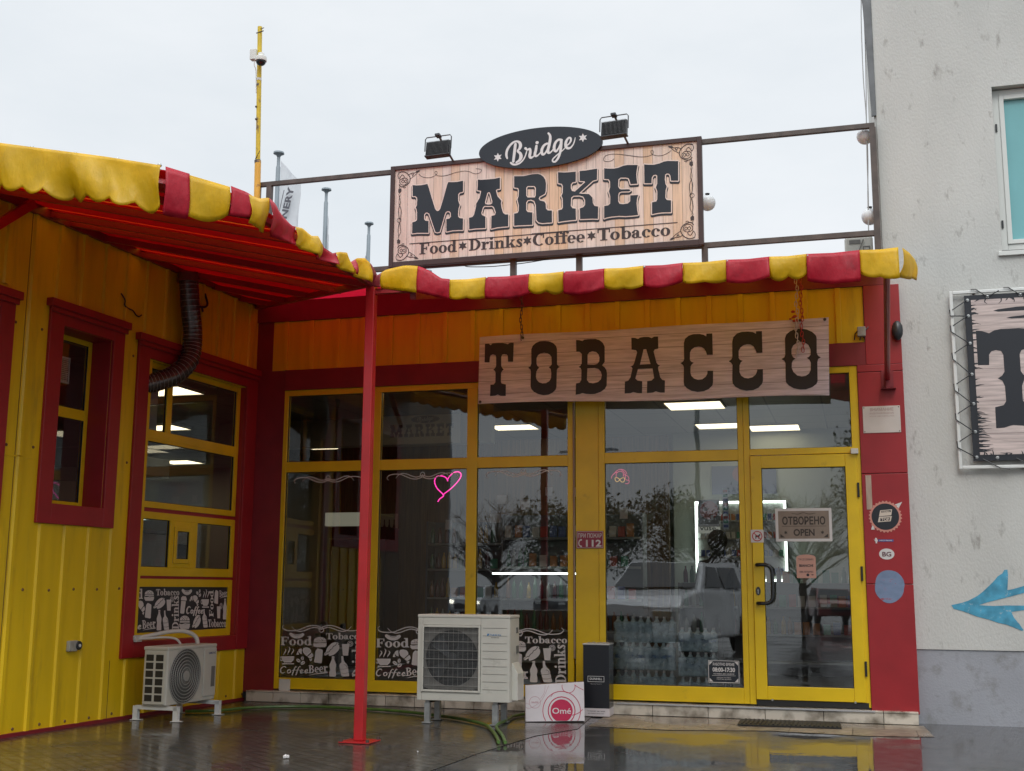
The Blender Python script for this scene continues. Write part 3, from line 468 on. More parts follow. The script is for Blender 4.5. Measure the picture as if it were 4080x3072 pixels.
wa.box(.25, 3.96, .15, .285, -.08, .006); wa.box(.25, 3.96, 3.83, 3.904, -.08, .006)
PX = ((.25, 1.43), (1.54, 2.69), (2.82, 3.96))
for u0, u1 in PX: wa.box(u0, u1, 2.842, 2.972, -.08, .002)
wa = wa.build('window_frame', YEL, shop, bevel=.004)
for u0, u1 in PX: pane(wa, u0, u1, .285, 2.842); pane(wa, u0, u1, 2.972, 3.83)
wb = MB(FAC); wb.box(4.337, 4.41, .15, 3.904, -.08, .004); wb.box(5.972, 6.035, .15, 3.904, -.08, .004); wb.box(4.41, 5.972, .15, .32, -.08, .006); wb.box(4.41, 5.972, 3.83, 3.904, -.08, .006); wb.box(4.41, 5.972, 2.862, 2.988, -.08, .002)
wb = wb.build('window_frame', YEL, shop, bevel=.004); pane(wb, 4.41, 5.972, .32, 2.862); pane(wb, 4.41, 5.972, 2.988, 3.83)
wc = MB(FAC); wc.box(6.037, 6.105, .15, 3.904, -.08, .008); wc.box(7.235, 7.323, .15, 3.904, -.08, .008); wc.box(6.105, 7.235, 3.83, 3.904, -.08, .006); wc.box(6.105, 7.235, 2.915, 2.985, -.08, .006)
wc = wc.build('door_frame', YEL, shop, bevel=.004); pane(wc, 6.105, 7.235, 2.985, 3.83)
dr = MB(FAC); dr.fr(6.108, 7.275, .205, 2.905, .122, -.06, .028, .145, .142); dr = dr.build('door', YEL, shop, bevel=.005); pane(dr, 6.23, 7.153, .35, 2.763, .0)
b = MB(FAC); b.box(6.11, 7.3, .14, .2, -.06, .012); b.build('threshold', DARK, dr)
for u in (6.28, 7.16): b = MB(FAC); b.lathe([(.012, 0), (.012, .006), (0, .007)], (u, .203, .03), 10, 'w'); b.build('screw', GALV, dr)
b = MB(FAC); b.tube(smooth([(6.155, 1.675, .03), (6.16, 1.675, .085), (6.215, 1.675, .11), (6.275, 1.668, .115), (6.318, 1.62, .115), (6.325, 1.5, .115), (6.325, 1.40, .115), (6.318, 1.30, .115), (6.275, 1.255, .115), (6.215, 1.25, .11), (6.16, 1.25, .085), (6.155, 1.25, .03)], 3), .021, 12); b.build('door_handle', mat('black handle plastic', (.012, .013, .014), .25), dr, True)
b = MB(FAC); b.prism(disc(6.16, 1.385, .026, 20, .048), .028, .036); o = b.build('lock_plate', DPL, dr)
b = MB(FAC); b.prism(disc(6.16, 1.395, .01, 12) , .037, .041); b.box(6.155, 6.165, 1.355, 1.39, .037, .0405); b.build('keyhole', GALV, o)
for v in (2.42, 1.50, .48): b = MB(FAC); b.box(7.272, 7.296, v, v + .16, .02, .045); b.build('hinge', DARK, dr, bevel=.003)
b = MB(FAC); b.box(7.22, 7.30, 2.90, 2.96, .01, .07); b.build('door_closer', WHITE, dr, bevel=.004)
# --- interior shell
INW = mat('cream interior wall', (.46, .44, .38), .7, var=.05, vs=2); CEIL = mat('ceiling tiles', (.22, .205, .18), .8, var=.1, vs=3); FLO = mat('grey floor tiles', (.12, .115, .11), .3, var=.1)
b = MB(); b.box(-.2, 7.62, .101, 9.9, .10, .125); b.box(-8.9, -.55, -8, 9.9, .10, .125); b.build('interior_floor', FLO, shop)
def ceilmat():
    m = bpy.data.materials.new('ceiling grid'); m.use_nodes = True; t = m.node_tree; p = t.nodes['Principled BSDF']; N = t.nodes.new; L = t.links.new
    g = N('ShaderNodeNewGeometry'); k = N('ShaderNodeTexBrick'); k.offset = 0; k.inputs['Scale'].default_value = 1; k.inputs['Brick Width'].default_value = .76; k.inputs['Row Height'].default_value = .76; k.inputs['Mortar Size'].default_value = .012
    k.inputs['Color1'].default_value = (.20, .185, .16, 1); k.inputs['Color2'].default_value = (.24, .22, .19, 1); k.inputs['Mortar'].default_value = (.08, .075, .07, 1); L(g.outputs['Position'], k.inputs['Vector']); L(k.outputs[0], p.inputs['Base Color']); return m
b = MB(); b.box(-.9, 7.75, -.0 + .16, 10, 4.0, 4.05); b.box(-9, -.92, -8, 10, 4.0, 4.05); b.build('interior_ceiling', ceilmat(), shop)
WOODP = woodmat('interior wood panels', [(.10, .055, .02), (.17, .10, .04), (.13, .07, .03)], .16, 0, grain=.7)
b = MB(); b.box(-9, 7.75, 9.9, 10, .12, 4); b.box(7.62, 7.75, .2, 9.9, .12, 4); b.box(-9, -8.9, -8, 9.9, .12, 4); b.box(-8.9, -.9, -8.1, -8, .12, 4); b.build('interior_wall', INW, shop)
b = MB(); b.box(-1.6, 4.3, 5.6, 5.7, .12, 3.9); b.build('wood_partition', WOODP, shop)
b = MB(); b.box(4.3, 7.6, 6.15, 6.25, .12, 4); b.build('counter_wall', mat('pale green wall', (.36, .40, .36), .7), shop)
b = MB(); b.box(-2.6, 2.0, 3.2, 3.4, 3.56, 3.99); b.build('bulkhead', INW, shop)
b = MB(); b.box(-9.2, 7.66, .155, 10.2, 4.8, 5.18); b.build('roof_slab', mat('roof felt', (.09, .09, .09), .9), shop)
b = MB(); b.box(-9.2, -.95, -9, .15, 4.8, 5.1); b.build('roof_slab', MATS['roof felt'], shop)
# --- ceiling light panels
LP = MATS.get('x') or mat('lit panel', (.9, .9, .85), .5, emit=(1, .86, .56), es=2.5)
PAN = [((1.2, 1.96, .2, .82), 'lit ceiling panel close behind the glass over the second pane, hidden by the frame head'), ((4.75, 5.5, .2, .82), 'lit ceiling panel close behind the glass over the water packs, hidden by the frame head'), ((4.71, 5.49, 2.61, 3.33), 'lit ceiling panel nearest the glass, below the wide hanging wooden sign'), ((5.64, 6.41, 5.3, 6.0), 'lit ceiling panel seen through the glass above the door'), ((4.84, 5.60, 4.9, 5.5), 'lit ceiling panel deeper in the shop, partly behind the mullion left of the door'), ((1.60, 2.3, 4.3, 4.9), 'lit ceiling panel seen in the third upper pane'), ((-2.64, -1.88, 6.4, 6.74), 'lit ceiling panel seen in the leftmost upper pane of the shop front'), ((-1.9, -1.2, -.3, .35), 'lit ceiling panel at the top of the side wing window beside the duct'), ((-4.1, -3.35, 3.0, 3.6), 'lit ceiling panel lower in the top pane of the side wing window'), ((-6.8, -6.05, 7.9, 8.6), 'lit ceiling panel in the wide middle pane of the side wing window')]  # first two are unseen extras, added to brighten the inside sign and window stock
for (x0, x1, y0, y1), lab in PAN:
    t = thing('ceiling_light', ((x0 + x1) / 2, (y0 + y1) / 2, 3.97), lab, 'ceiling light', 'lit panels in the shop ceiling')
    b = MB(); b.box(x0, x1, y0, y1, 3.975, 3.985); b.build('diffuser', LP, t)
    b = MB(); b.box(x0 - .02, x0, y0, y1, 3.965, 3.998); b.box(x1, x1 + .02, y0, y1, 3.965, 3.998); b.box(x0, x1, y0 - .02, y0, 3.965, 3.998); b.box(x0, x1, y1, y1 + .02, 3.965, 3.998); b.build('frame', WHITE, t)
# ================================================================ side wing
wing = thing('side_wing', (-.3, -3, 0), 'side wing with bright yellow ribbed metal wall and dark red window surrounds', 'building')
b = MB(WING)
def wallrect(s0, s1, v0, v1): b.box(-s1, -s0, v0, v1, -.12, 0)
H0, H1 = -.1, 5.25
for s0, s1, v0, v1 in ((0, .24, H0, H1), (.24, 2.2, 3.92, H1), (.24, 2.2, H0, .80), (2.2, 2.93, H0, H1), (2.93, 3.72, 4.0, H1), (2.93, 3.72, H0, 2.2), (3.72, 4.62, H0, H1), (4.62, 4.95, H0, 2.1), (4.62, 4.95, 4.0, H1)): wallrect(s0, s1, v0, v1)
ribs = [3.46 + k * .362 for k in range(-10, 5)]
for s in ribs:
    segs = [(H0, 2.615), (2.625, H1)]
    for v0, v1 in segs:
        cuts = []
        if s - .02 < 2.50: cuts.append((.62, 4.19))
        if 2.73 < s < 3.93: cuts.append((1.99, 4.24))
        if 4.4 < s < 5.8: cuts.append((1.9, 4.24))
        spans = [(v0, v1)]
        for c0, c1 in cuts:
            ns = []
            for a, z in spans:
                if c1 <= a or c0 >= z: ns.append((a, z)); continue
                if a < c0: ns.append((a, c0))
                if c1 < z: ns.append((c1, z))
            spans = ns
        for a, z in spans:
            if z - a < .02: continue
            # trapezoid rib
            i = len(b.v)
            for vv in (a, z):
                for du, w in ((-.034, .0), (-.02, .022), (.02, .022), (.034, .0)): b.p(-s + du, vv, w)
            for k in range(3): b.face([i + k, i + k + 1, i + 4 + k + 1, i + 4 + k])
            b.face([i, i + 4, i + 7, i + 3]); b.face([i, i + 1, i + 2, i + 3]); b.face([i + 4, i + 5, i + 6, i + 7])
b.box(-9, -3.93, 2.612, 2.628, -.001, .004); b.box(-2.73, -2.5, 2.612, 2.628, -.001, .004)
b.build('wall', CLAD, wing)
WDK = woodmat('dark wood boarding', [(.10, .058, .025), (.16, .095, .04), (.12, .07, .03)], .14, 1, grain=.7)
b = MB(WING); b.box(-9, -5.6, H0, H1, -.12, .01); b.box(-5.6, -4.95, H0, 2.1, -.12, .01); b.box(-5.6, -4.95, 4.0, H1, -.12, .01); b.build('wood_boarding', WDK, wing)
b = MB(WING); b.box(-4.245, -4.238, .0, 5.09, .0, .003); b.box(-2.64, -2.634, .0, .62, 0, .003); b.build('panel_joint', mat('joint line', (.12, .07, .02), .7), wing)
b = MB(WING); rr = random.Random(5)
for s in ribs:
    for v in (.07, 1.36, 2.72, 3.9):
        q = s + .18
        if (q < 2.55 and v > .5) or (2.7 < q < 3.95 and v > 1.9): continue
        if q < 4.6: b.lathe([(.016, 0), (.012, .008), (0, .009)], (-q, v + rr.uniform(-.01, .01), .0), 8, 'w')
b.build('screws', mat('rusty screw', (.16, .08, .03), .6), wing)
b = MB(WING); b.box(-9, 0, -.13, .03, -.05, .03); b.build('base_trim', DRED, wing)
b = MB(WING); b.box(-9, .1, 5.03, 5.15, .002, .05); b.build('eaves_trim', DRED, wing)
def surround(s0, s1, v0, v1, si0, si1, vi0, vi1, depth):
    b = MB(WING); b.box(-s1, -si1, v0, v1 - .05, -.0, .035); b.box(-si0, -s0, v0, v1 - .05, -.0, .035); b.box(-si1, -si0, v0, vi0, 0, .033); b.box(-si1, -si0, vi1, v1 - .05, 0, .033)
    b.box(-s1 - .02, -s0 + .02, v1 - .10, v1 - .05, .0355, .06); b.box(-s1 - .045, -s0 + .045, v1 - .05, v1 + .03, .0, .08)
    b.box(-si1 - .03, -si1 + .004, vi0, vi1, -depth, -.001); b.box(-si0 - .004, -si0 + .03, vi0, vi1, -depth, -.001); b.box(-si1 + .004, -si0 - .004, vi1 - .004, vi1 + .03, -depth, -.001); b.box(-si1 + .004, -si0 - .004, vi0 - .03, vi0 + .004, -depth, -.001)
    return b.build('window_surround', RED, wing, bevel=.004)
surround(0.0, 2.49, .63, 4.15, .25, 2.29, .80, 3.93, .09)
surround(2.75, 3.92, 2.0, 4.21, 2.93, 3.72, 2.2, 4.0, .26)
surround(4.41, 5.8, 2.0, 4.16, 4.6, 5.6, 2.2, 4.0, .26)
def wfr(s0, s1, v0, v1, t, w, tb=None, tt=None):
    return MB(WING).fr(-s1, -s0, v0, v1, t, w - .05, w, tb, tt)
YW = YEL
f = wfr(.254, 2.286, 3.05, 3.925, .075, -.06, .1, .07); f.box(-1.80, -1.70, 3.15, 3.855, -.11, -.062); f = f.build('window_frame', YW, wing, bevel=.003); pane(f, -1.70, -.33, 3.15, 3.855, -.075, WING); pane(f, -2.211, -1.80, 3.15, 3.855, -.075, WING)
f = wfr(.254, 2.286, 2.27, 3.05, .075, -.062, .07, .03).build('window_frame', YW, wing, bevel=.003); pane(f, -2.211, -.33, 2.34, 3.02, -.075, WING)
b = MB(WING); b.box(-2.286, -.254, 2.225, 2.27, -.1, -.075); b.box(-2.286, -.254, 1.478, 1.51, -.1, -.075); b.build('red_strip', RED, wing)
f = wfr(.254, 2.286, 1.51, 2.225, .075, -.06, .1, .08); f.box(-1.61, -1.53, 1.61, 2.145, -.11, -.062); f.box(-1.19, -1.06, 1.61, 2.145, -.11, -.062); f.box(-1.53, -1.19, 2.08, 2.145, -.11, -.062); f.box(-1.53, -1.19, 1.61, 1.66, -.11, -.062); f = f.build('window_frame', YW, wing, bevel=.003)
h = MB(WING).fr(-1.53, -1.19, 1.66, 2.08, .05, -.061, -.045).build('hatch_frame', YW, f, bevel=.003); pane(h, -1.48, -1.24, 1.71, 2.03, -.055, WING)
pane(f, -2.211, -1.61, 1.61, 2.145, -.075, WING); pane(f, -1.06, -.33, 1.61, 2.145, -.075, WING)
f = wfr(.254, 2.286, .80, 1.478, .075, -.06, .085, .09).build('window_frame', YW, wing, bevel=.003)
b = MB(WING); b.box(-2.22, -.322, .878, 1.395, -.1, -.08); wpanel = b.build('printed_panel', mat('dark printed board', (.028, .027, .03), .35), f)
f = wfr(2.934, 3.716, 2.204, 3.996, .055, -.245); f.box(-3.661, -2.989, 3.13, 3.24, -.295, -.247); f = f.build('window_frame', YW, wing, bevel=.003); pane(f, -3.661, -2.989, 2.259, 3.13, -.25, WING); pane(f, -3.661, -2.989, 3.24, 3.941, -.25, WING)
b = MB(WING); b.fr(-3.52, -3.2, 3.5, 3.78, .02, -.33, -.3); 
for k in range(12): b.box(-3.5, -3.22, 3.525 + k * .02, 3.535 + k * .02, -.325, -.305)
b.build('vent_grille', WHITE, f)
f = wfr(4.6, 5.6, 2.204, 3.996, .055, -.245).build('window_frame', YW, wing, bevel=.003); pane(f, -5.545, -4.655, 2.259, 3.94, -.25, WING)
# opaque grey sheet behind the top left pane, where the duct goes in
b = MB(WING); b.box(-2.2, -1.8, 3.16, 3.85, -.2, -.19); b.build('cover_board', mat('grey board', (.30, .28, .30), .6), wing)
# printed art on the board is built further down
# ================================================================ neighbouring building
nb = thing('neighbour_building', (9.5, .3, 0), 'taller neighbour building with stained white plaster wall and grey plinth', 'building')
NF = Matrix.Translation((0, .12, 0)) @ FAC
b = MB(NF)
for q in ((7.667, 8.94, .775, 13), (10.6, 14, .775, 13), (8.94, 10.6, .775, 5.15), (8.94, 10.6, 7.11, 13)): b.box(*q, -.3, 0)
b.build('wall', PLAST, nb)
b = MB(NF); b.box(7.72, 14, -.02, .772, -.3, -.012); b.build('plinth', PLINTH, nb)
b = MB(NF); b.box(7.64, 7.667, 5.0, 13, -3, -.02); b.build('side_wall', PLAST, nb)
b = MB(NF); b.prism([(7.612, 6.9), (7.664, 6.9), (7.664, 13), (7.40, 13), (7.55, 9)], -.02, .012); b.build('edge_flashing', mat('dark zinc', (.12, .125, .13), .5, .5, var=.2), nb)
FW = mat('white window frame', (.62, .63, .6), .4); f = MB(NF).fr(8.95, 10.59, 5.19, 7.10, .07, -.16, -.10); f.fr(9.02, 10.52, 5.26, 7.03, .05, -.17, -.085); f = f.build('window', FW, nb, bevel=.004)
b = MB(NF); b.box(9.07, 10.47, 5.31, 6.98, -.15, -.135); b.build('pane', mat('teal blind behind glass', (.16, .40, .42), .25, var=.05, vs=3, coat=.4), f)
b = MB(NF); b.box(8.90, 10.64, 5.10, 5.15, -.2, .035); b.build('sill', FW, f, bevel=.004)
b = MB(NF)
for v in (5.45, 6.6): b.box(8.965, 8.985, v, v + .09, -.1, -.085)
b.build('hinge', DPL, f)
# painted blue arrow
# ================================================================ roof railing, sign frame
rail = thing('roof_railing', (3.6, 0, 5.2), 'rusty brown square-tube frame on the roof carrying the big wooden market sign', 'railing')
b = MB(FAC); b.box(-.33, 7.64, 6.735, 6.79, -.1, -.04); b.build('top_rail', RUST, rail)
b = MB(FAC); b.box(-.33, 7.64, 5.43, 5.49, -.1, -.04); b.build('lower_rail', RUST, rail)
for u0 in (-.40, -.22, 3.215, 4.06, 5.60, 7.58): b = MB(FAC); t = .07; b.box(u0, u0 + t, 5.0, 6.735 if u0 < 0 or u0 > 7 else 5.43, -.105, -.035); b.build('post', RUST, rail)
# ================================================================ canopy with striped valance
can = thing('canopy', (2.8, -3.35, 0), 'red and yellow striped L-shaped awning over the shop corner, carried by a red post', 'awning')
def zs(x, y): return min(5.1, max(4.4 + .22 * (2.8 - x), 4.4 + .2121 * (y + 3.3)) if x < 2.8 and y > -3.3 else (4.4 + .22 * (2.8 - x) if y <= -3.3 else 4.4 + .2121 * (y + 3.3)))
ZW = lambda x: 4.38 + .235 * (2.8 - x)
def xr(y):
    if y > -3.3: return 2.8 - (y + 3.3) * 3.1 / 3.36
    if y < -5.86: return 2.8 - (-5.86 - y) * .42 / .47
    return 2.8
YS = (-2.66, -3.84, -4.14, -4.89); seams = sorted(YS); edges = [-6.33, -5.86] + [q for y in seams for q in (y, y + .05)] + [-3.3, -3.2, .06]; edges = sorted(set(edges))
b = MB(); b.flat = True; ys_ = MB(); ys_.flat = True
for a, c in zip(edges, edges[1:]):
    m = ys_ if any(abs(a - y) < 1e-6 for y in seams) else b
    m.poly([(-.95, a, ZW(-.95)), (xr(a), a, ZW(xr(a))), (xr(c), c, ZW(xr(c))), (-.95, c, ZW(-.95))])
o = b.build('roof_sheet', CANO, can); m = o.modifiers.new('thick', 'SOLIDIFY'); m.thickness = .01
fz = lambda x: 4.38 - .11 * min(1, (x - 2.8) / .8) + .015 * max(0, (x - 3.6) / 4)
sx = [2.8, 3.2, 3.6, 3.97, 4.40, 4.73, 5.12, 5.48, 5.84, 6.23, 6.61, 6.93, 7.38, 7.66]
b = MB(); b.flat = True; b.poly([(2.8, -3.3, 4.38), (-.3, .06, 5.108), (2.8, .06, 5.12)]); b.build('roof_canvas', VRED, can)
for k, (a, c) in enumerate(zip(sx, sx[1:])):
    b = MB(); b.flat = True; b.poly([(a, -3.3, fz(a)), (a, .06, 5.13), (c, .06, 5.13), (c, -3.3, fz(c))]); b.build('roof_canvas', VRED if k % 2 else VYEL, can)
ys_.build('yellow_seam', mat('orange seam cloth', (.85, .36, .02), .5, trans=.85), can)
ORG = mat('orange seam tape', (.75, .16, .012), .5, trans=.3)
for y in (-.5, -1.1, -1.8, -2.55, -3.2, -3.74, -4.03, -4.78, -5.5, -5.95):
    x0 = -.3 if y < -3.2 else (2.8 - (y + 3.3) * 3.1 / 3.3 if y > -3.3 else -.3); x0 = -.22 + .0535 * y
    x1 = 2.78 if y <= -3.3 else 2.8 - (y + 3.3) * 3.1 / 3.36
    if y < -5.9: x1 = 2.6
    if x1 - x0 < .1: continue
    b = MB()
    def bm_(b, xa, xb, h0, h1, hw):
        i = len(b.v)
        for x in (xa, xb):
            z = ZW(x)
            for dy, dz in ((-hw, h0), (hw, h0), (hw, h1), (-hw, h1)): b.p(x, y + dy, z + dz)
        for k in range(4): b.face([i + k, i + (k + 1) % 4, i + 4 + (k + 1) % 4, i + 4 + k])
        b.face([i, i + 1, i + 2, i + 3]); b.face([i + 4, i + 5, i + 6, i + 7])
    bm_(b, x0, x1, -.085, -.022, .025); b.build('purlin', RED, can)
for x in (3.2, 4.0, 4.8, 5.6, 6.4, 7.2):
    b = MB(); b.M = Matrix.Translation((x, -3.3, 4.27)) @ Matrix.Rotation(math.atan(.255), 4, 'X'); b.box(-.03, .03, .03, 3.3, -.12, -.02); b.build('purlin', RED, can)
b = MB(); b.tube([(2.78, -3.3, 4.33), (2.78, -5.86, 4.31), (2.37, -6.3, 4.38), (-.4, -6.3, 5.0)], .035, 4); b.tube([(2.78, -3.3, 4.25), (7.64, -3.3, 4.20)], .035, 4); b.tube([(2.76, -3.3, 4.335), (-.25, -.05, 5.03)], .04, 4); b.build('edge_beam', RED, can)
b = MB(); q0 = WING @ Vector((-5.5, 4.2, .14)); q1 = WING @ Vector((-4.42, 5.06, .14)); b.tube([q0, q1], .06, 4); b.build('brace', POSTR, can)
# post
b = MB(); b.box(2.745, 2.835, -3.35, -3.26, .012, 4.33); post = b.build('post', POSTR, can, bevel=.006)
b = MB(); b.box(2.64, 2.94, -3.45, -3.16, .0, .010)
b.build('base_plate', POSTR, post, bevel=.002)
b = MB(); b.M = I4
for x, y in ((2.66, -3.43), (2.92, -3.43), (2.66, -3.18), (2.92, -3.18)): b.box(x - .012, x + .012, y - .012, y + .012, .012, .035)
b.build('bolt', RUST, post)
# right hand bracket from the pillar up to the awning
b = MB(FAC); b.tube([(7.645, 3.72, .06), (7.61, 4.24, 2.9)], .03, 8); b.build('strut', RED, can)
b = MB(FAC); b.box(7.58, 7.71, 3.64, 3.83, .03, .045); b.box(7.625, 7.665, 3.62, 3.82, .045, .12); b.box(7.57, 7.73, 3.612, 3.62, .03, .13); b.build('bracket', DRED, can)
def canvas(path, drops, scal, per, m, seed, out, nv=7, wob=.02, flip=False, phase=0, bot=None):
    # path: top line points (x,y,z); drops: start/end drop ; cloth sheet hanging from it, scalloped lower edge
    P = [Vector(q) for q in path]; ln = [0]
    for a, c in zip(P, P[1:]): ln.append(ln[-1] + (c - a).length)
    T = ln[-1]; n = max(6, int(T / .025)); rr = random.Random(seed); ph = [rr.uniform(0, 6.28) for _ in range(4)]; b = MB(); b.flat = True
    for i in range(n + 1):
        t = T * i / n; k = max(j for j in range(len(ln)) if ln[j] <= t + 1e-9); k = min(k, len(P) - 2); f = (t - ln[k]) / (ln[k + 1] - ln[k]); q = P[k].lerp(P[k + 1], f)
        d = (q.z - bot(q)) if bot else drops[0] + (drops[1] - drops[0]) * i / n; d -= scal * (abs(math.sin(math.pi * (t + phase) / per)) ** .7 * -1 + 1)
        for j in range(nv + 1):
            h = j / nv; wv = wob * h * (math.sin(t * 9 + ph[0] + 2 * h) + .6 * math.sin(t * 17 + ph[1]) + .5 * math.sin(t * 5 + ph[2] + 3 * h)) + .007 * h * abs(math.sin(t * 21 + 4 * h + ph[3])) + .003 * h * math.sin(t * 46 + 9 * h + ph[3])
            if flip: a = h * 1.15; zz = q.z - .10 + d * math.sin(a) * .92; o = d * (1 - math.cos(a)) * .9 + .05 + wv * 1.4
            else: zz = q.z + .012 - d * h; o = .035 + wv + .015 * math.sin(h * 3)
            b.p(q.x + out[0] * o, q.y + out[1] * o, zz)
    for i in range(n):
        for j in range(nv): a = i * (nv + 1) + j; b.face([a, a + 1, a + nv + 2, a + nv + 1])
    o = b.build('valance_panel', m, can, smooth=True); s = o.modifiers.new('thick', 'SOLIDIFY'); s.thickness = .0015; return o
YO = (0, -1)
st = [3.61, 3.97, 4.40, 4.73, 5.12, 5.48, 5.84, 6.23, 6.61, 6.93, 7.38, 7.70]; cols = [VYEL, VRED, VYEL, VRED, VYEL, VRED, VYEL, VRED, VYEL, VRED, VYEL]
for i, (a, c) in enumerate(zip(st, st[1:])):
    y = -3.31; sag = lambda x: 4.295 + .003 * (x - 3.6)
    canvas([(a, y, sag(a)), ((a + c) / 2, y, sag((a + c) / 2) - .008), (c, y, sag(c))], (.20 + .03 * (i % 2) + .03 * (i > 7), .21 + .09 * (i > 8)), .018 + .022 * (i % 3 == 2), (c - a) / (1 if i % 2 else 2), cols[i], i, YO, wob=.018)
canvas([(7.70, -3.31, 4.31), (7.77, -3.05, 4.33), (7.83, -2.7, 4.36)], (.28, .20), .03, .3, VYEL, 40, (1, 0), wob=.035)
# wavy strip on both sides of the inner corner at the post
def lerp(tab, x):
    for (a, p), (c, q) in zip(tab, tab[1:]):
        if a <= x <= c: return p + (q - p) * (x - a) / (c - a)
    return tab[0][1] if x < tab[0][0] else tab[-1][1]
RT = [(2.80, 4.41), (2.86, 4.39), (2.95, 4.44), (3.15, 4.47), (3.30, 4.45), (3.42, 4.39), (3.52, 4.315), (3.62, 4.30)]; RB = [(2.8, 4.28), (3.26, 4.19), (3.62, 4.095)]
LT = [(-5.90, 4.38), (-5.72, 4.40), (-5.56, 4.46), (-5.45, 4.45), (-5.35, 4.39), (-5.15, 4.35), (-4.94, 4.39), (-4.78, 4.37), (-4.64, 4.41), (-4.5, 4.33), (-4.36, 4.33), (-4.20, 4.39), (-4.03, 4.43), (-3.95, 4.36), (-3.8, 4.44), (-3.62, 4.49), (-3.45, 4.47), (-3.32, 4.41)]; LB = [(-5.9, 4.15), (-5.1, 4.20), (-4.3, 4.235), (-3.3, 4.28)]
for i, (a, c, m) in enumerate(((2.81, 2.90, DRED), (2.90, 3.28, VYEL), (3.28, 3.61, VRED))):
    k = 8; xs = [a + (c - a) * q / k for q in range(k + 1)]
    canvas([(x, -3.31, lerp(RT, x)) for x in xs], None, .0, 1, m, 50 + i, YO, wob=.012, bot=lambda q: lerp(RB, q.x))
for i, (a, c, m) in enumerate([(-3.50, -3.32, DRED), (-3.84, -3.50, VYEL), (-3.95, -3.84, VRED), (-4.27, -3.95, VYEL), (-4.58, -4.27, VRED), (-5.08, -4.58, VYEL), (-5.55, -5.08, VRED), (-5.88, -5.55, VYEL)]):
    k = 8; xs = [a + (c - a) * q / k for q in range(k + 1)]
    canvas([(2.81, y, lerp(LT, y)) for y in xs], None, .0, 1, m, 60 + i, (1, 0), wob=.03, bot=lambda q: lerp(LB, q.y))
canvas([(2.81, -5.80, 4.39), (2.81, -5.9, 4.39), (2.72, -5.98, 4.42)], (.18, .24), .02, .3, VRED, 70, (.9, -.4))
canvas([(2.72, -5.98, 4.41), (2.50, -6.2, 4.45)], (.28, .36), .06, .34, VYEL, 71, (.8, -.6))
canvas([(2.50, -6.2, 4.46), (2.38, -6.34, 4.48)], (.37, .37), .01, .5, VRED, 72, (.8, -.6))
canvas([(2.38, -6.345, 4.485), (1.9, -6.345, 4.60), (.9, -6.345, 4.815), (-.7, -6.345, 5.165)], (.37, .41), .06, .205, VYEL, 73, YO, nv=14, wob=.05)
b = MB()
for x in (.3, .75, 1.2, 1.6, 1.98, 2.35): b.sphere((x, -6.35, 4.505 + .22 * (2.38 - x)), .018, 8)
for x in (3.98, 4.74, 5.49, 6.24, 6.94): b.sphere((x, -3.34, 4.30), .012, 8)
b.build('rivet', GALV, can, True)
def loops_fill(name):
    l = DIG[name]; return l[:1], l[1:]
# ================================================================ market sign
sg = thing('market_sign', (3.62, -.06, 5.4), 'large wooden-look rooftop board reading Bridge MARKET with brown frame and scroll corners', 'sign')
WPINE = woodmat('pale pine boards print', [(.60, .47, .40), (.68, .57, .51), (.62, .42, .27), (.66, .54, .47), (.60, .50, .44)], .118, 0, grain=.35, seed=3.3)
SU0, SU1, SV0, SV1 = 1.62, 5.64, 5.435, 6.79
b = MB(FAC); b.box(SU0 + .01, SU1 - .01, SV0 + .01, SV1 - .01, .0, .045); b.build('board', WPINE, sg)
b = MB(FAC).fr(SU0, SU1, SV0, SV1, .058, -.01, .07, .07, .055); b.build('frame', BROWN, sg, bevel=.004)
IW = .048
MK = ['m0', 'm1', 'm2', 'm3', 'm4', 'm5']
def lay(mb, tri, w): mb.flat = True; mb.tris(tri, w)
bs, bp, bf = MB(FAC), MB(FAC), MB(FAC)
for n in MK:
    po, ho = loops_fill(n)
    sh = lambda dx, dy: [[(a + dx, c + dy) for a, c in l] for l in po + ho]
    D = (.0, -.021)
    g = {'p': sh(*D)[:len(po)], 'n': sh(*D)[len(po):], 's': expand(po + ho, .0185, *D)}
    lay(bs, cdt(g, lambda s: 's' in s or ('p' in s and 'n' not in s)), IW)
    g = {'p': po, 'n': ho, 's': expand(po + ho, .0125)}
    lay(bp, cdt(g, lambda s: 's' in s or ('p' in s and 'n' not in s)), IW + .0015)
    lay(bf, union(po, ho), IW + .003)
bs.build('letter_shadow', BLACK, sg); bp.build('letter_outline', mat('cream outline', (.70, .58, .52), .5), sg); bf.build('letters', NAVY, sg)
INK = mat('brown black ink', (.035, .022, .022), .5)
b = MB(FAC); pol = []
pol += [q for l in STK['rule'] for q in stroke(l)] + [q for l in STK['rule2'] for q in stroke(l)]
lay(b, union(pol), IW); b.build('rule_line', INK, sg)
b = MB(FAC); pol = []
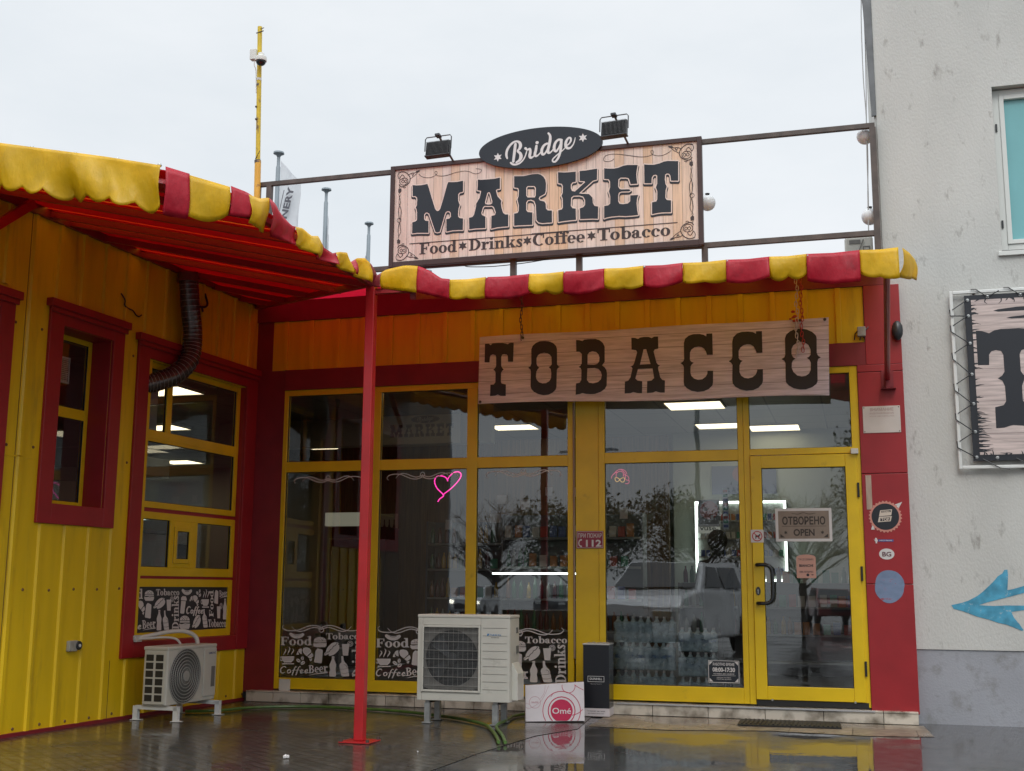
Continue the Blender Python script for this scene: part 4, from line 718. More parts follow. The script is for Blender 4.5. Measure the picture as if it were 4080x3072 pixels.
# sub line, baseline v = 5.577 .. words placed along u
def fx_(s, x, w, h=.148): pol.extend(serif(s, x, 5.583, h, w))
WORDS = (('Food', 2.035, .50), ('Drinks', 2.70, .70), ('Coffee', 3.53, .66), ('Tobacco', 4.35, .89))
for s_, x, w in WORDS: fx_(s_, x, w)
for x in (2.615, 3.46, 4.275): pol.append(star6(x, 5.655, .062))
lay(b, union(pol), IW); b.build('words', INK, sg)
b = MB(FAC); pol = [q for n in ('sw1', 'sw2') for l in STK[n] for q in stroke([(a, c, max(w, .006)) for a, c, w in l])]
def corner(cx, cy, fx, fy):
    f = lambda l, w: [(cx + fx * a * .01, cy + fy * c * .01, w * .01) for a, c in l]
    o = []
    for l, w in (([(0, 0), (5, 1), (9, 0), (13, -3), (16, -8), (15, -14), (10, -18), (4, -19), (1, -16)], 1.1), ([(0, 0), (-1, -4), (1, -8), (3, -5), (5, -3), (8, -6), (6, -9)], .8), ([(2, -10), (5, -8), (10, -8), (13, -11), (12, -15), (8, -17), (4, -16), (2, -13), (2, -10)], .8), ([(4, -12), (6, -10), (8, -12), (6, -14), (4, -12)], .7), ([(8, -12), (10, -10), (11.5, -12), (10, -14), (8, -12)], .7), ([(14, -4), (18, -2), (22, -2), (25, -1)], .9), ([(17, -9), (20, -7), (23, -5), (26, -2)], .7), ([(18, -3), (20, -5), (21, -3), (19, -6)], .7), ([(6, -19), (8, -21), (10, -20)], .8), ([(2, -19), (1, -22), (2, -25)], .7)): o += stroke(f(l, w))
    o.append([(cx + fx * q[0] * .01, cy + fy * q[1] * .01) for q in ((24, 0), (27, 1), (30, 1), (28, -1.5), (25, -2.5))])
    o.append([(cx + fx * q[0] * .01, cy + fy * q[1] * .01) for q in ((0, -22), (4, -21), (4.5, -25), (2, -28), (0, -26))])
    return o
for cx, cy, fx, fy in ((1.725, 6.70, 1, 1), (5.53, 6.70, -1, 1), (1.725, 5.535, 1, -1), (5.53, 5.535, -1, -1)): pol += corner(cx, cy, fx, fy)
for cx, s in ((1.735, 1), (5.52, -1)):
    for dx in (0, .022): pol += stroke([(cx + s * (dx), 6.41, .005), (cx + s * (.025 - dx), 6.3, .006), (cx + s * (dx * 1.6), 6.2, .009), (cx + s * (.01 + dx), 6.1, .009), (cx + s * (.025), 6.05, .006), (cx + s * (.005 + dx), 5.98, .009), (cx + s * dx * 1.6, 5.9, .007), (cx + s * (.02 - dx), 5.82, .004)])
    pol += Arc(cx + s * .01, 6.06, .03, .03, .024, .024, 0, 360)
lay(b, union(pol), IW); b.build('scrollwork', INK, sg)
b = MB(FAC); b.prism([(3.633 + .80 * math.cos(t * math.pi / 36), 6.835 + .262 * math.sin(t * math.pi / 36)) for t in range(72)], .072, .10); ov = b.build('oval_plate', NAVY, sg)
b = MB(FAC); pol = [q for l in STK['bridge'] for q in stroke(l)]; lay(b, union(pol), .102); pol = [star6(3.085, 6.76, .058), star6(4.185, 6.905, .058)]; lay(b, union(pol), .102); b.build('script_letters', SILV, ov)
# ================================================================ tobacco banner
tb = thing('tobacco_sign', (5.0, -.3, 3.55), 'long weathered-board banner reading TOBACCO hung over the shop windows', 'sign')
WGREY = woodmat('weathered board print', [(.66, .60, .68), (.72, .66, .73), (.63, .57, .65)], .155, 2, grain=.55, seed=.12, lw=.03)
TF = Matrix.Translation((0, -.27, 0)) @ FAC
def ws(u, v): return .01 * math.sin(u * 1.7) + .012 * math.sin(v * 5 + u)
b = MB(TF); b.flat = True; nu, nv = 60, 12
for i in range(nu + 1):
    for j in range(nv + 1):
        f, g = i / nu, j / nv; u = (2.921 + f * 4.096) * (1 - g) + (2.934 + f * 4.107) * g; v0 = 3.587 - .059 * f + .012 * math.sin(f * 9); v1 = 4.41 + .005 * f + .006 * math.sin(f * 13); b.p(u, v0 + (v1 - v0) * g, .022)
for i in range(nu):
    for j in range(nv): a = i * (nv + 1) + j; b.face([a, a + nv + 1, a + nv + 2, a + 1])
o = b.build('board', WGREY, tb); m = o.modifiers.new('thick', 'SOLIDIFY'); m.thickness = .018; m.offset = -1
b = MB(TF)
for n in ['t%d' % k for k in range(7)]: po, ho = loops_fill(n); lay(b, union(po, ho), .026)
b.build('letters', BLACK, tb)
b = MB(TF); 
for u, v in ((3.48, 4.37), (6.73, 4.40), (7.0, 4.395), (2.95, 3.61)): b.lathe([(.012, .02), (.018, .03), (0, .034)], (u, v, 0), 10, 'w')
b.build('eyelet', RUST, tb)
def chain(u, v0, v1, w, name, mm, lab, n=None, grp=None):
    t = MB(TF); k = 0; v = v1; Lk = .062
    while v > v0:
        pts = []
        for q in range(13):
            a = 2 * math.pi * q / 12; x = .014 * math.cos(a); y = (Lk / 2 - .014) * (1 if math.sin(a) > 0 else -1) * (abs(math.sin(a)) > .3) + .014 * math.sin(a)
            uu = u + (x if k % 2 == 0 else 0) + .01 * math.sin(v * 20); ww = w + (0 if k % 2 == 0 else x); pts.append((uu, v - Lk / 2 + y, ww))
        t.tube(pts, .0045, 6, cap=False); v -= Lk * .72; k += 1
    return tag(t.build(name, mm, None, True), lab, 'chain', grp)
CW = mat('white chain plastic', (.55, .5, .46), .5); CR = mat('red chain plastic', (.4, .03, .02), .5)
chain(6.70, 4.46, 4.98, .03, 'chain', CW, 'white plastic chain holding the right end of the tobacco banner')
chain(6.75, 4.05, 4.98, .05, 'chain', CR, 'red plastic chain dangling in front of the last letter O of the banner')
chain(6.69, 4.00, 4.43, .055, 'chain', CW, 'white plastic chain end dangling over the last letter O beside the red one')
chain(3.46, 4.37, 4.98, .03, 'chain', RUST, 'thin rusty chain holding the left end of the tobacco banner')
b = MB(TF); rr = random.Random(9)
for k in range(7): b.sphere((6.66 + rr.uniform(-.05, .04), 4.46 + rr.uniform(-.07, .05), .04), rr.uniform(.015, .03), 8, (1, .7, .6))
tag(b.build('chain_knot', CR, None, True), 'knotted bundle of red and white chain at the top right edge of the tobacco banner', 'chain knot')
# ================================================================ T banner on the neighbour wall
tp = thing('lettered_banner', (9.3, .05, 2.74), 'black-bordered wooden-look banner with a big T laced to a white frame on the plaster wall', 'banner')
BF = Matrix.Translation((0, .05, 0)) @ FAC
b = MB(BF).fr(8.352, 11.5, 2.715, 4.715, .036, -.03, .0); b.build('tube_frame', mat('white enamel tube', (.64, .65, .63), .35), tp, bevel=.006)
for u, v in ((8.6, 4.70), (8.37, 3.6), (9.0, 2.73)): b = MB(BF); b.box(u, u + .03, v - .015, v + .015, -.07, -.03); b.build('wall_bracket', RUST, tp)
b = MB(BF); b.box(8.505, 11.35, 2.80, 4.655, -.012, .0); b.build('border', BLACK, tp)
WG2 = woodmat('weathered board print light', [(.52, .42, .39), (.58, .48, .45), (.50, .40, .38)], .36, 2, grain=.6, seed=.4, lw=.012)
b = MB(BF); b.flat = True; b.poly([(8.575, 2.865, .0015), (11.28, 2.865, .0015), (11.28, 4.60, .0015), (8.575, 4.60, .0015)]); b.build('board', WG2, tp)
pol = []
l = DIG['bigT'][0]; cx = l[0][0]; pol.append(l + [(2 * cx - a, c) for a, c in l[-2:0:-1]])
for a, c, z, h in ((8.80, 10.9, 4.475, .045), (8.93, 10.8, 4.385, .035), (9.03, 10.9, 3.025, .05), (9.09, 10.8, 2.935, .05)): pol += [[(a, z - h * .2), (a + .05, z - h / 2), (c, z - h / 2), (c, z + h / 2), (a + .25, z + h / 2), (a + .05, z + h * .1)]]
rr = random.Random(11)
for k in range(60):
    z = rr.choice([rr.uniform(2.9, 3.5), rr.uniform(2.9, 3.3), rr.uniform(4.1, 4.58), rr.uniform(3.5, 4.1)]); ln = rr.uniform(.01, .09) * (1.6 if z < 3.4 else 1); pol += stroke([(8.568, z, .018), (8.575 + ln * .5, z + rr.uniform(-.012, .012), rr.uniform(.006, .014)), (8.575 + ln, z + rr.uniform(-.02, .02), .002)], None, 2, 6)
for k in range(30):
    u = rr.uniform(8.58, 9.9); ln = rr.uniform(.01, .06); s = rr.choice((1, -1)); z = 4.605 if s < 0 else 2.86; pol += stroke([(u, z, .014), (u + rr.uniform(-.03, .03), z + s * ln * .6, .01), (u + rr.uniform(-.05, .05), z + s * ln, .004)], None, 2, 6)
b = MB(BF); lay(b, union(pol), .003); b.build('print', BLACK, tp)
b = MB(BF); pts = []
zz = [4.60, 4.42, 4.11, 3.76, 3.43, 3.12, 2.84]
for i, z in enumerate(zz): pts += [(8.53, z, .008), (8.35, z - .05, .004), (8.345, z - .11, -.01)]
for i in range(len(zz) - 1): b.tube([(8.53, zz[i], .008), (8.375, zz[i] - .10, .004)], .006, 6); b.tube([(8.345, zz[i] - .10, .012), (8.35, zz[i] - .17, .012), (8.53, zz[i + 1], .008)], .006, 6)
for i in range(7): u = 8.75 + i * .34; b.tube([(u - .17, 4.722, .008), (u - .12, 4.72, .01), (u, 4.625, .008), (u + .12, 4.69, .006)], .006, 6); b.tube([(u - .15, 2.82, .008), (u + .02, 2.72, .01), (u + .12, 2.705, .006)], .006, 6)
b.build('lacing', DPL, tp)
b = MB(BF)
for z in zz: b.lathe(((.018, .001), (.018, .006), (.009, .008), (.009, .004), (0, .004)), (8.54, z, 0), 12, 'w')
for i in range(7): b.lathe(((.018, .001), (.018, .006), (.009, .008), (.009, .004), (0, .004)), (8.75 + i * .34, 4.628, 0), 12, 'w'); b.lathe(((.018, .001), (.018, .006), (.009, .008), (.009, .004), (0, .004)), (8.75 + i * .34, 2.83, 0), 12, 'w')
b.build('eyelet', GALV, tp)
# painted arrow on the wall
b = MB(NF); b.flat = True; b.tris(union(DIG['arrow']), .004)
tag(b.build('painted_arrow', mat('sky blue spray paint', (.06, .28, .42), .75, var=.35, vs=8, dirt=(.34, .42, .45), ds=22, dth=(.60, .68)), None), 'bright blue arrow spray-painted on the white wall, pointing left', 'painted arrow')
# ================================================================ window lettering
a00, a10, a01, a11 = (.191, 1.049), (2.017, 1.071), (.227, .217), (2.034, .267)
def art(du):
    def f(X, Y):
        s, t = X / 2000, Y / 1000
        return (a00[0] * (1 - s) * (1 - t) + a10[0] * s * (1 - t) + a01[0] * (1 - s) * t + a11[0] * s * t + du, a00[1] * (1 - s) * (1 - t) + a10[1] * s * (1 - t) + a01[1] * (1 - s) * t + a11[1] * s * t)
    return f
FLIP = lambda polys: [[(a, -c) for a, c in p] for p in polys]
def S_(text, x, y, h, w, **k): return [[(a, 2 * y - c) for a, c in p] for p in serif(text, x, y, h, w, **k)]
def ell(x, y, a, c, rot=0): return disc(x, y, a, 20, c, rot)
IC = {}
IC['sausage'] = (stroke([(205, 285, 46), (245, 310, 58), (300, 320, 62), (350, 312, 58), (388, 292, 46)]), stroke([(255, 292, 7), (275, 300, 7), (300, 302, 7), (325, 300, 7), (345, 294, 7)]))
bun = [(645 + 92 * math.cos(R(a)), 383 - 54 * math.sin(R(a))) for a in range(0, 181, 12)]
IC['burger'] = ([bun, Rc(553, 390, 738, 407)] + stroke([(548, 425, 14), (580, 432, 16), (615, 428, 14), (650, 422, 14), (690, 424, 14), (738, 425, 14)]) + [[(545, 432), (740, 432), (742, 450), (720, 478), (570, 478), (545, 452)]], [disc(x, y, 6, 8) for x, y in ((600, 350), (625, 362), (650, 345), (672, 362), (695, 355), (640, 372), (605, 372), (685, 375))])
IC['cup'] = ([[(62, 612), (262, 612), (252, 665), (215, 705), (108, 705), (72, 665)], Rc(70, 714, 258, 730)] + Arc(66, 648, 30, 34, 16, 20, 60, 300) + [q for x, k in ((0, 0), (58, -28), (115, 0)) for q in stroke([(115 + x, 500 + k, 6), (134 + x, 520 + k, 15), (125 + x, 545 + k * .5, 18), (108 + x, 568, 15), (100 + x, 592, 4)])], [])
IC['croissant'] = ([[(395, 488), (440, 480), (485, 490), (512, 520), (515, 550), (450, 610), (420, 590), (395, 560), (385, 520)], [(372, 493), (375, 580), (350, 575), (325, 550), (318, 520), (340, 500)], [(315, 530), (330, 590), (292, 590), (298, 560)], [(528, 560), (545, 590), (543, 615), (495, 648), (455, 618)], [(530, 640), (525, 665), (508, 688), (482, 658)]], [])
IC['beans'] = ([ell(320, 674, 36, 24, .6), ell(382, 642, 22, 30, .1), ell(388, 708, 36, 24, -.6)], stroke([(298, 660, 5), (320, 672, 5), (342, 690, 5)]) + stroke([(378, 618, 5), (384, 645, 5), (380, 668, 5)]) + stroke([(365, 722, 5), (388, 710, 5), (412, 692, 5)]))
IC['can'] = ([[(600, 505), (612, 495), (640, 500), (684, 518), (686, 540), (674, 705), (660, 716), (566, 702), (558, 690), (580, 530)]], [])
IC['hotdog'] = (stroke([(750, 560, 40), (775, 510, 60), (830, 450, 60), (870, 425, 44)]) + stroke([(790, 590, 36), (840, 555, 66), (895, 500, 66), (915, 460, 34)]) + stroke([(725, 580, 40), (780, 545, 44), (840, 485, 44), (900, 425, 40)]), stroke([(712, 582, 6), (745, 560, 6), (760, 548, 9), (778, 548, 9), (800, 515, 9), (825, 500, 9), (845, 465, 9), (870, 455, 9), (900, 415, 9)]))
IC['glass'] = ([[(970, 432), (1050, 432), (1050, 425), (1078, 432), (1062, 602), (984, 600)]] + Arc(1092, 427, 43, 43, 36, 36, 0, 360) + [[(1092 + 6 * math.cos(R(a)), 427 + 6 * math.sin(R(a))), (1092 + 30 * math.cos(R(a - 20)), 427 + 30 * math.sin(R(a - 20))), (1092 + 30 * math.cos(R(a + 20)), 427 + 30 * math.sin(R(a + 20)))] for a in range(0, 360, 60)], [])
IC['bottle'] = ([[(820, 612), (860, 612), (860, 636), (856, 655), (868, 690), (886, 730), (886, 760), (876, 800), (884, 850), (882, 900), (872, 908), (792, 908), (784, 900), (784, 850), (794, 800), (786, 760), (788, 730), (808, 690), (822, 655)]], [Rc(812, 636, 868, 640)])
IC['whisky'] = ([[(960, 612), (990, 608), (996, 670), (1012, 700), (1042, 728), (1056, 760), (1078, 895), (1064, 906), (975, 908), (962, 895), (930, 755), (938, 725), (964, 700)]], stroke([(943, 800, 5), (1000, 800, 5), (1058, 788, 5)]) + stroke([(958, 858, 5), (1010, 862, 5), (1070, 850, 5)]) + stroke([(1000, 735, 5), (1030, 745, 5), (1045, 780, 5)]))
IC['togo'] = ([[(40, 0), (100, 8), (118, 60), (110, 90), (10, 80), (12, 30)], [(14, 92), (100, 100), (70, 330), (55, 345), (5, 340), (-8, 325)]], [])
def beer(x, y, h, w, rise): 
    p = serif('Beer', x, 0, h, w, skew=-.05, rise=rise); p = [[(a, y - c) for a, c in q] for q in p]
    return p + stroke([(x + w * .02, y + 28, 4), (x + w * .3, y + 10, 10), (x + w * .97, y - 8 - rise * 60, 20)])
def coffee(x, y, h, w): return [[(a, -c) for a, c in q] for q in script('Coffee', x, -y, h, w)]
def ornament(cx, cy, sx, fy):
    o = []
    for s in (1, -1):
        for l in ([(12, -18), (90, -42), (180, -36), (280, 0), (360, 30), (460, 36), (550, 20), (585, -20), (560, -52)], [(16, 8), (100, -14), (180, 5), (260, 35), (340, 44), (400, 18), (440, -24)]):
            o += stroke([(cx + s * a * sx, cy + fy * c, 13 if i < len(l) - 2 else 8) for i, (a, c) in enumerate(l)])
    return o + Arc(cx, cy + fy * 22, 40, 42, 27, 29, 0, 360) + [[(cx - 16, cy + fy * 8), (cx, cy - fy * 4), (cx + 16, cy + fy * 8), (cx, cy + fy * 26)]]
def pane_art(i):
    pos = []; neg = []
    for k in ('sausage', 'burger', 'cup', 'croissant', 'beans', 'can', 'hotdog', 'glass', 'bottle', 'whisky'): pos += IC[k][0]; neg += IC[k][1]
    pos += S_('Food', 50, 450, 126, 475); pos += S_('Tobacco', 733, 362, 92, 560); pos += coffee(35, 862, 108, 440); pos += beer(478, 862, 118, 280, .10)
    pos += [[(1265 - c, 915 - a) for a, c in p] for p in serif('Drinks', 0, 0, 142, 535)]
    pos = [p for p in pos if len(p) > 2]
    return pos, neg
pos, neg = pane_art(0)
# vertical word reads upwards: letter tops point left
tri = union(pos, neg); orn = union(ornament(665, 200, 1, 1))
def topo(cx, cy, sc): return union([[((a) * sc + cx, -(c) * sc + cy) for a, c in p] for p in ornament(0, 0, .97, -1)])
DU = (0, 1.288, 2.564); OT = ((.83, 2.745), (2.105, 2.762), (3.40, 2.768))
LAB = ('first pane beside the red corner', 'second pane behind the fan unit', 'third pane right of the fan unit')
for i in range(3):
    t = thing('window_decal', (PX[i][0] + .5, 0, .3), 'white vinyl food and drink lettering on the ' + LAB[i], 'window decal', 'white lettering on the shop panes')
    u0, u1 = PX[i]
    b = MB(FAC); b.flat = True; b.tris(tri, -.029, art(DU[i])); b.build('lettering', VINYL, t)
    b = MB(FAC); b.flat = True; b.tris(orn, -.029, art(DU[i])); b.build('scroll_ornament', VINYL, t); b = MB(FAC); b.flat = True; b.tris(topo(OT[i][0], OT[i][1], .00083), -.029); b.build('scroll_ornament', VINYL, t)
# ---------------- side wing board art (pixel frame of the board, mapped bilinearly)
w00, w10, w01, w11 = (-2.323, 1.49), (-.055, 1.514), (-2.258, .816), (.01, .73)
def wart(X, Y):
    s, t = X / 2212, Y / 1229
    return tuple((-.035, 0)[k] + w00[k] * (1 - s) * (1 - t) + w10[k] * s * (1 - t) + w01[k] * (1 - s) * t + w11[k] * s * t for k in (0, 1))
pos = []; neg = []
def put(k, x0, y0, x1, y1, rot=0):
    # fit icon into the target box
    P, Nn = IC[k]; xs = [a for p in P for a, _ in p]; ys = [c for p in P for _, c in p]; ax, bx, ay, by = min(xs), max(xs), min(ys), max(ys)
    def g(a, c):
        s, t = (a - ax) / (bx - ax) - .5, (c - ay) / (by - ay) - .5
        if rot: s, t = s * math.cos(rot) - t * math.sin(rot), s * math.sin(rot) + t * math.cos(rot)
        return ((x0 + x1) / 2 + s * (x1 - x0), (y0 + y1) / 2 + t * (y1 - y0))
    pos.extend([[g(*q) for q in p] for p in P]); neg.extend([[g(*q) for q in p] for p in Nn])
put('burger', 328, 258, 505, 462); put('hotdog', 490, 402, 708, 620); put('glass', 733, 378, 870, 655); put('sausage', 1022, 228, 1224, 350); put('can', 340, 505, 455, 808); put('bottle', 550, 640, 640, 1038); put('whisky', 662, 650, 780, 1032)
put('togo', 990, 370, 1122, 715); put('croissant', 1175, 355, 1362, 570); put('beans', 1308, 238, 1408, 385); put('cup', 1402, 235, 1572, 595); put('can', 1680, 250, 1770, 525); put('glass', 1738, 505, 1860, 805); put('bottle', 1868, 420, 1952, 825)
put('burger', 972, 752, 1185, 1012); put('hotdog', 1225, 735, 1400, 995); put('whisky', 1432, 620, 1545, 985); put('croissant', 150, 458, 340, 740); put('beans', 160, 682, 212, 842)
def Sw(text, x, y, h, w, **k): return [[(a, 2 * y - c) for a, c in p] for p in serif(text, x, y, h, w, **k)]
pos += Sw('Tobacco', 540, 356, 122, 435) + Sw('Tobacco', 1552, 972, 145, 385) + Sw('d', 215, 422, 185, 88) + coffee(1105, 715, 150, 345) + [[(a, c) for a, c in q] for q in [[(x, -y) for x, y in p] for p in script('ee', 145, -1020, 160, 130)]]
pos += beer(298, 1010, 165, 232, .14) + beer(1795, 385, 125, 165, .1)
pos += [[(965 - c, 1015 - a) for a, c in p] for p in serif('Drinks', 0, 0, 128, 650)] + [[(1665 - c, 775 - a) for a, c in p] for p in serif('Food', 0, 0, 90, 515)]
b = MB(WING); b.flat = True; b.tris(union(pos, neg), -.0785, wart); b.build('lettering', VINYL, wpanel.parent)
# ================================================================ large fan unit
def seg(b, y): pass
ACW = mat('beige white enamel', (.50, .49, .44), .4, var=.05, vs=4, dirt=(.28, .26, .22), ds=5, dth=(.6, .85))
ac = thing('air_conditioner', (3.25, -1.5, 0), 'large beige fan unit with square grille on short metal legs before the shop glass', 'air conditioner', 'outdoor fan units')
AF = frame((2.735, -1.7, 0), 0)
b = MB(AF)
# casing front built round the grille opening
for q in ((0, .05, .235, 1.115), (.70, 1.015, .235, 1.115), (.05, .70, .235, .325), (.05, .70, 1.01, 1.115)): b.box(*q, -.03, .0)
b.box(0, 1.015, .235, 1.085, -.36, -.031); 
b.build('casing', ACW, ac, bevel=.006)
b = MB(AF); b.box(-.004, 1.02, 1.087, 1.12, -.365, .006); b.build('lid', ACW, ac, bevel=.008)
b = MB(AF); b.fr(.05, .70, .325, 1.01, .022, .0, .016); b.build('grille_frame', ACW, ac, bevel=.004)
b = MB(AF); rr = random.Random(2)
n = 40; cx, cy, r0, r1 = .375, .67, .315, .285
# shroud plate with a round hole
i0 = len(b.v); ring = []
for k in range(n):
    t = 2 * math.pi * k / n; c, s = math.cos(t), math.sin(t); m = 1 / max(abs(c) / .303, abs(s) / .32)
    b.p(cx + c * m, cy + s * m, -.018); b.p(cx + c * .29, cy + s * .29, -.022); b.p(cx + c * .275, cy + s * .275, -.10)
for k in range(n):
    a = i0 + 3 * k; d = i0 + 3 * ((k + 1) % n); b.face([a, d, d + 1, a + 1]); b.face([a + 1, d + 1, d + 2, a + 2])
b.build('shroud', mat('dusty grey plastic', (.16, .155, .145), .7, var=.2, vs=12), ac, True)
b = MB(AF); b.prism(disc(cx, cy, .276, 36), -.028, -.02) if False else None
b = MB(AF); b.box(.052, .698, .327, 1.008, -.0305, -.03); b.build('dark_interior', mat('fan well', (.012, .014, .018), .6), ac)
b = MB(AF)
for k in range(4):
    t = k * math.pi / 2 + .3; pts = []
    for r_, da, w in ((.05, 0, -.026), (.26, .1, -.028), (.26, .75, -.012), (.05, 1.0, -.014)): pts.append((cx + r_ * math.cos(t + da), cy + r_ * math.sin(t + da), w))
    b.poly(pts)
b.lathe([(.06, -.028), (.06, -.012), (.0, -.01)], (cx, cy, 0), 20, 'w'); b.flat = True; b.build('fan_blades', mat('dark fan plastic', (.03, .034, .04), .4), ac)
b = MB(AF)
for k in range(7): v = .345 + .09 * (k + .5) + 0; b.tube([(.055, v, .012), (.695, v, .012)], .004, 6)
for k in range(52):
    v = .34 + k * .0128; b.tube([(.07, v, .004), (.68, v, .004)], .0013, 4)
for k in range(12): u = .08 + k * .0535; b.tube([(u, .335, .006), (u, 1.0, .006)], .0018, 4)
b.build('wire_grille', mat('grey wire', (.20, .20, .19), .5, .3), ac)
b = MB(AF)
for k in range(9): v = .36 + k * .078 if k < 8 else .985; b.box(.725, .985, v, v + .004, .0, .003)
b.build('panel_groove', mat('groove shade', (.22, .21, .19), .6), ac)
b = MB(AF); b.flat = True; txt(b, 'DAIKIN', .80, .905, .022, .12, .01, wz=.002); b.flat = True
b.poly([(.765, .905, .002), (.785, .905, .002), (.795, .93, .002), (.775, .93, .002)]); b.build('brand_badge', mat('blue badge', (.03, .17, .38), .4), ac)
b = MB(AF); b.flat = True; txt(b, 'INVERTER', .815, .885, .01, .085, .005, wz=.002); b.build('badge_line', DPL, ac)
b = MB(AF); b.prism([(.235, -.02), (.56, -.02), (.50, -.02)], 0, 0) if False else None
b = MB(AF); M0 = b.M; b.prism([(1.0, .25), (1.075, .25), (1.075, .52), (1.02, .63), (1.0, .63)], -.34, -.10); b.build('valve_cover', ACW, ac, bevel=.006)
b = MB(AF); b.box(1.014, 1.022, .93, .99, -.30, -.24); b.box(1.014, 1.022, .72, .8, -.32, -.24); b.build('side_recess', mat('recess grey', (.12, .12, .11), .6), ac)
for u, w in ((.075, .035), (.82, .0), (.075, -.65), (.82, -.68)):
    b = MB(AF); h = .235 if w > -.2 else .235; ww = -.03 if w > -.2 else -.34
    b.box(u, u + .06, .012, .21, ww - .055, ww); b.box(u - .02, u + .08, .0, .012, ww - .07, ww + .02); b.box(u + .01, u + .05, .21, .236, ww - .045, ww - .005); b.build('leg', GALV, ac, bevel=.002)
b = MB(AF); b.box(.07, .14, .205, .234, -.37, -.09); b.box(.815, .885, .205, .234, -.37, -.09); b.build('foot_rail', RUST, ac)
# ================================================================ small fan unit by the wing
ac2 = thing('air_conditioner', (.45, -2.6, 0), 'small white fan unit with round grille on a white stand by the yellow wing wall', 'air conditioner', 'outdoor fan units')
SF = WING @ Matrix.Translation((-1.98, 0, .58))
# local: u towards the shop corner (-.46 .. .46), v up, w away from the wing wall
b = MB(SF); U0, U1 = -.455, .455
b.box(U0 + .004, U1, .155, .735, -.30, 0)
b.build('casing', ACW, ac2, bevel=.012)
b = MB(SF); b.box(U0 - .006, U1 + .004, .725, .765, -.306, .006); b.build('lid', ACW, ac2, bevel=.012)
b = MB(SF)
# end grille with 2 x 6 dark openings on the camera end
b.box(U0 - .004, U0 + .004, .17, .715, -.285, -.02); b.build('end_panel', ACW, ac2, bevel=.003)
b = MB(SF)
for i in range(6):
    for j in range(2): v = .20 + i * .083; w = -.265 + j * .122; b.box(U0 - .008, U0 - .0035, v, v + .066, w, w + .092)
b.build('vent_opening', mat('vent dark', (.02, .019, .017), .6), ac2, bevel=.002)
b = MB(SF); cx2, cy2 = -.135, .445
b.prism(disc(cx2, cy2, .287, 48), .0, .006); b.build('fan_shroud', mat('fan dark grey', (.03, .031, .03), .55), ac2)
b = MB(SF)
for k, r_ in enumerate((.09, .125, .16, .195, .23, .262, .287)):
    b.tube([(cx2 + r_ * math.cos(2 * math.pi * q / 48), cy2 + r_ * math.sin(2 * math.pi * q / 48), .02 - .014 * (r_ / .287) ** 2) for q in range(49)], .0045 if k < 6 else .007, 6, False)
for k in range(56):
    t = 2 * math.pi * k / 56; b.tube([(cx2 + r_ * math.cos(t + r_ * 2.2), cy2 + r_ * math.sin(t + r_ * 2.2), .019 - .014 * (r_ / .287) ** 2) for r_ in (.06, .13, .2, .285)], .0014, 4, False)
b.lathe([(.058, .018), (.055, .026), (0, .028)], (cx2, cy2, 0), 24, 'w'); b.build('fan_grille', mat('grille grey', (.30, .30, .28), .45), ac2, True)
b = MB(SF); b.box(.205, .445, .20, .72, .0, .012); b.build('side_cover', ACW, ac2, bevel=.006)
b = MB(SF); b.flat = True; txt(b, 'SAMSUNG', .285, .655, .024, .135, .012, wz=.0135); b.build('brand_badge', mat('navy badge', (.03, .04, .16), .4), ac2)
b = MB(SF); b.box(.35, .42, .30, .52, .012, .0135); b.build('rating_label', mat('grey label', (.14, .14, .135), .5), ac2)
def angle_leg(b, u, w, sgn): b.box(u, u + .045, .0, .13, w, w + .004); b.box(u, u + .004, .0, .13, w - .05 * 1, w)
for (u, w, nm) in ((-.42, .12, 1), (.36, .12, 2), (-.42, -.38, 3), (.36, -.38, 4)):
    b = MB(SF); b.box(u, u + .048, .004, .145, w, w + .005); b.box(u, u + .005, .004, .145, w - .05, w); b.box(u - .03, u + .06, 0, .004, w - .06, w + .045); b.build('leg', MATS['white enamel tube'], ac2)
b = MB(SF)
for u in (-.42, .36): b.box(u, u + .048, .146, .151, -.40, .13); b.box(u, u + .005, .11, .146, -.38, .12)
b.build('stand_rail', MATS['white enamel tube'], ac2)
FOAM = mat('white foam insulation', (.5, .49, .45), .7, bump=.3, bs=30)
b = MB(WING); b.tube(smooth([(-2.31, .84, .03), (-2.2, .845, .06), (-2.05, .87, .12), (-1.9, .90, .22), (-1.78, .90, .33), (-1.68, .84, .40), (-1.66, .75, .42)], 4), .024, 10)
b.tube(smooth([(-2.31, .825, .05), (-2.15, .83, .1), (-2.0, .84, .2), (-1.9, .82, .3), (-1.86, .75, .34)], 4), .013, 8); b.box(-2.30, -2.2, .80, .87, .036, .07)
tag(b.build('insulated_pipe', FOAM, None, True), 'white insulated pipes running from the wing window sill down into the small fan unit', 'pipe')
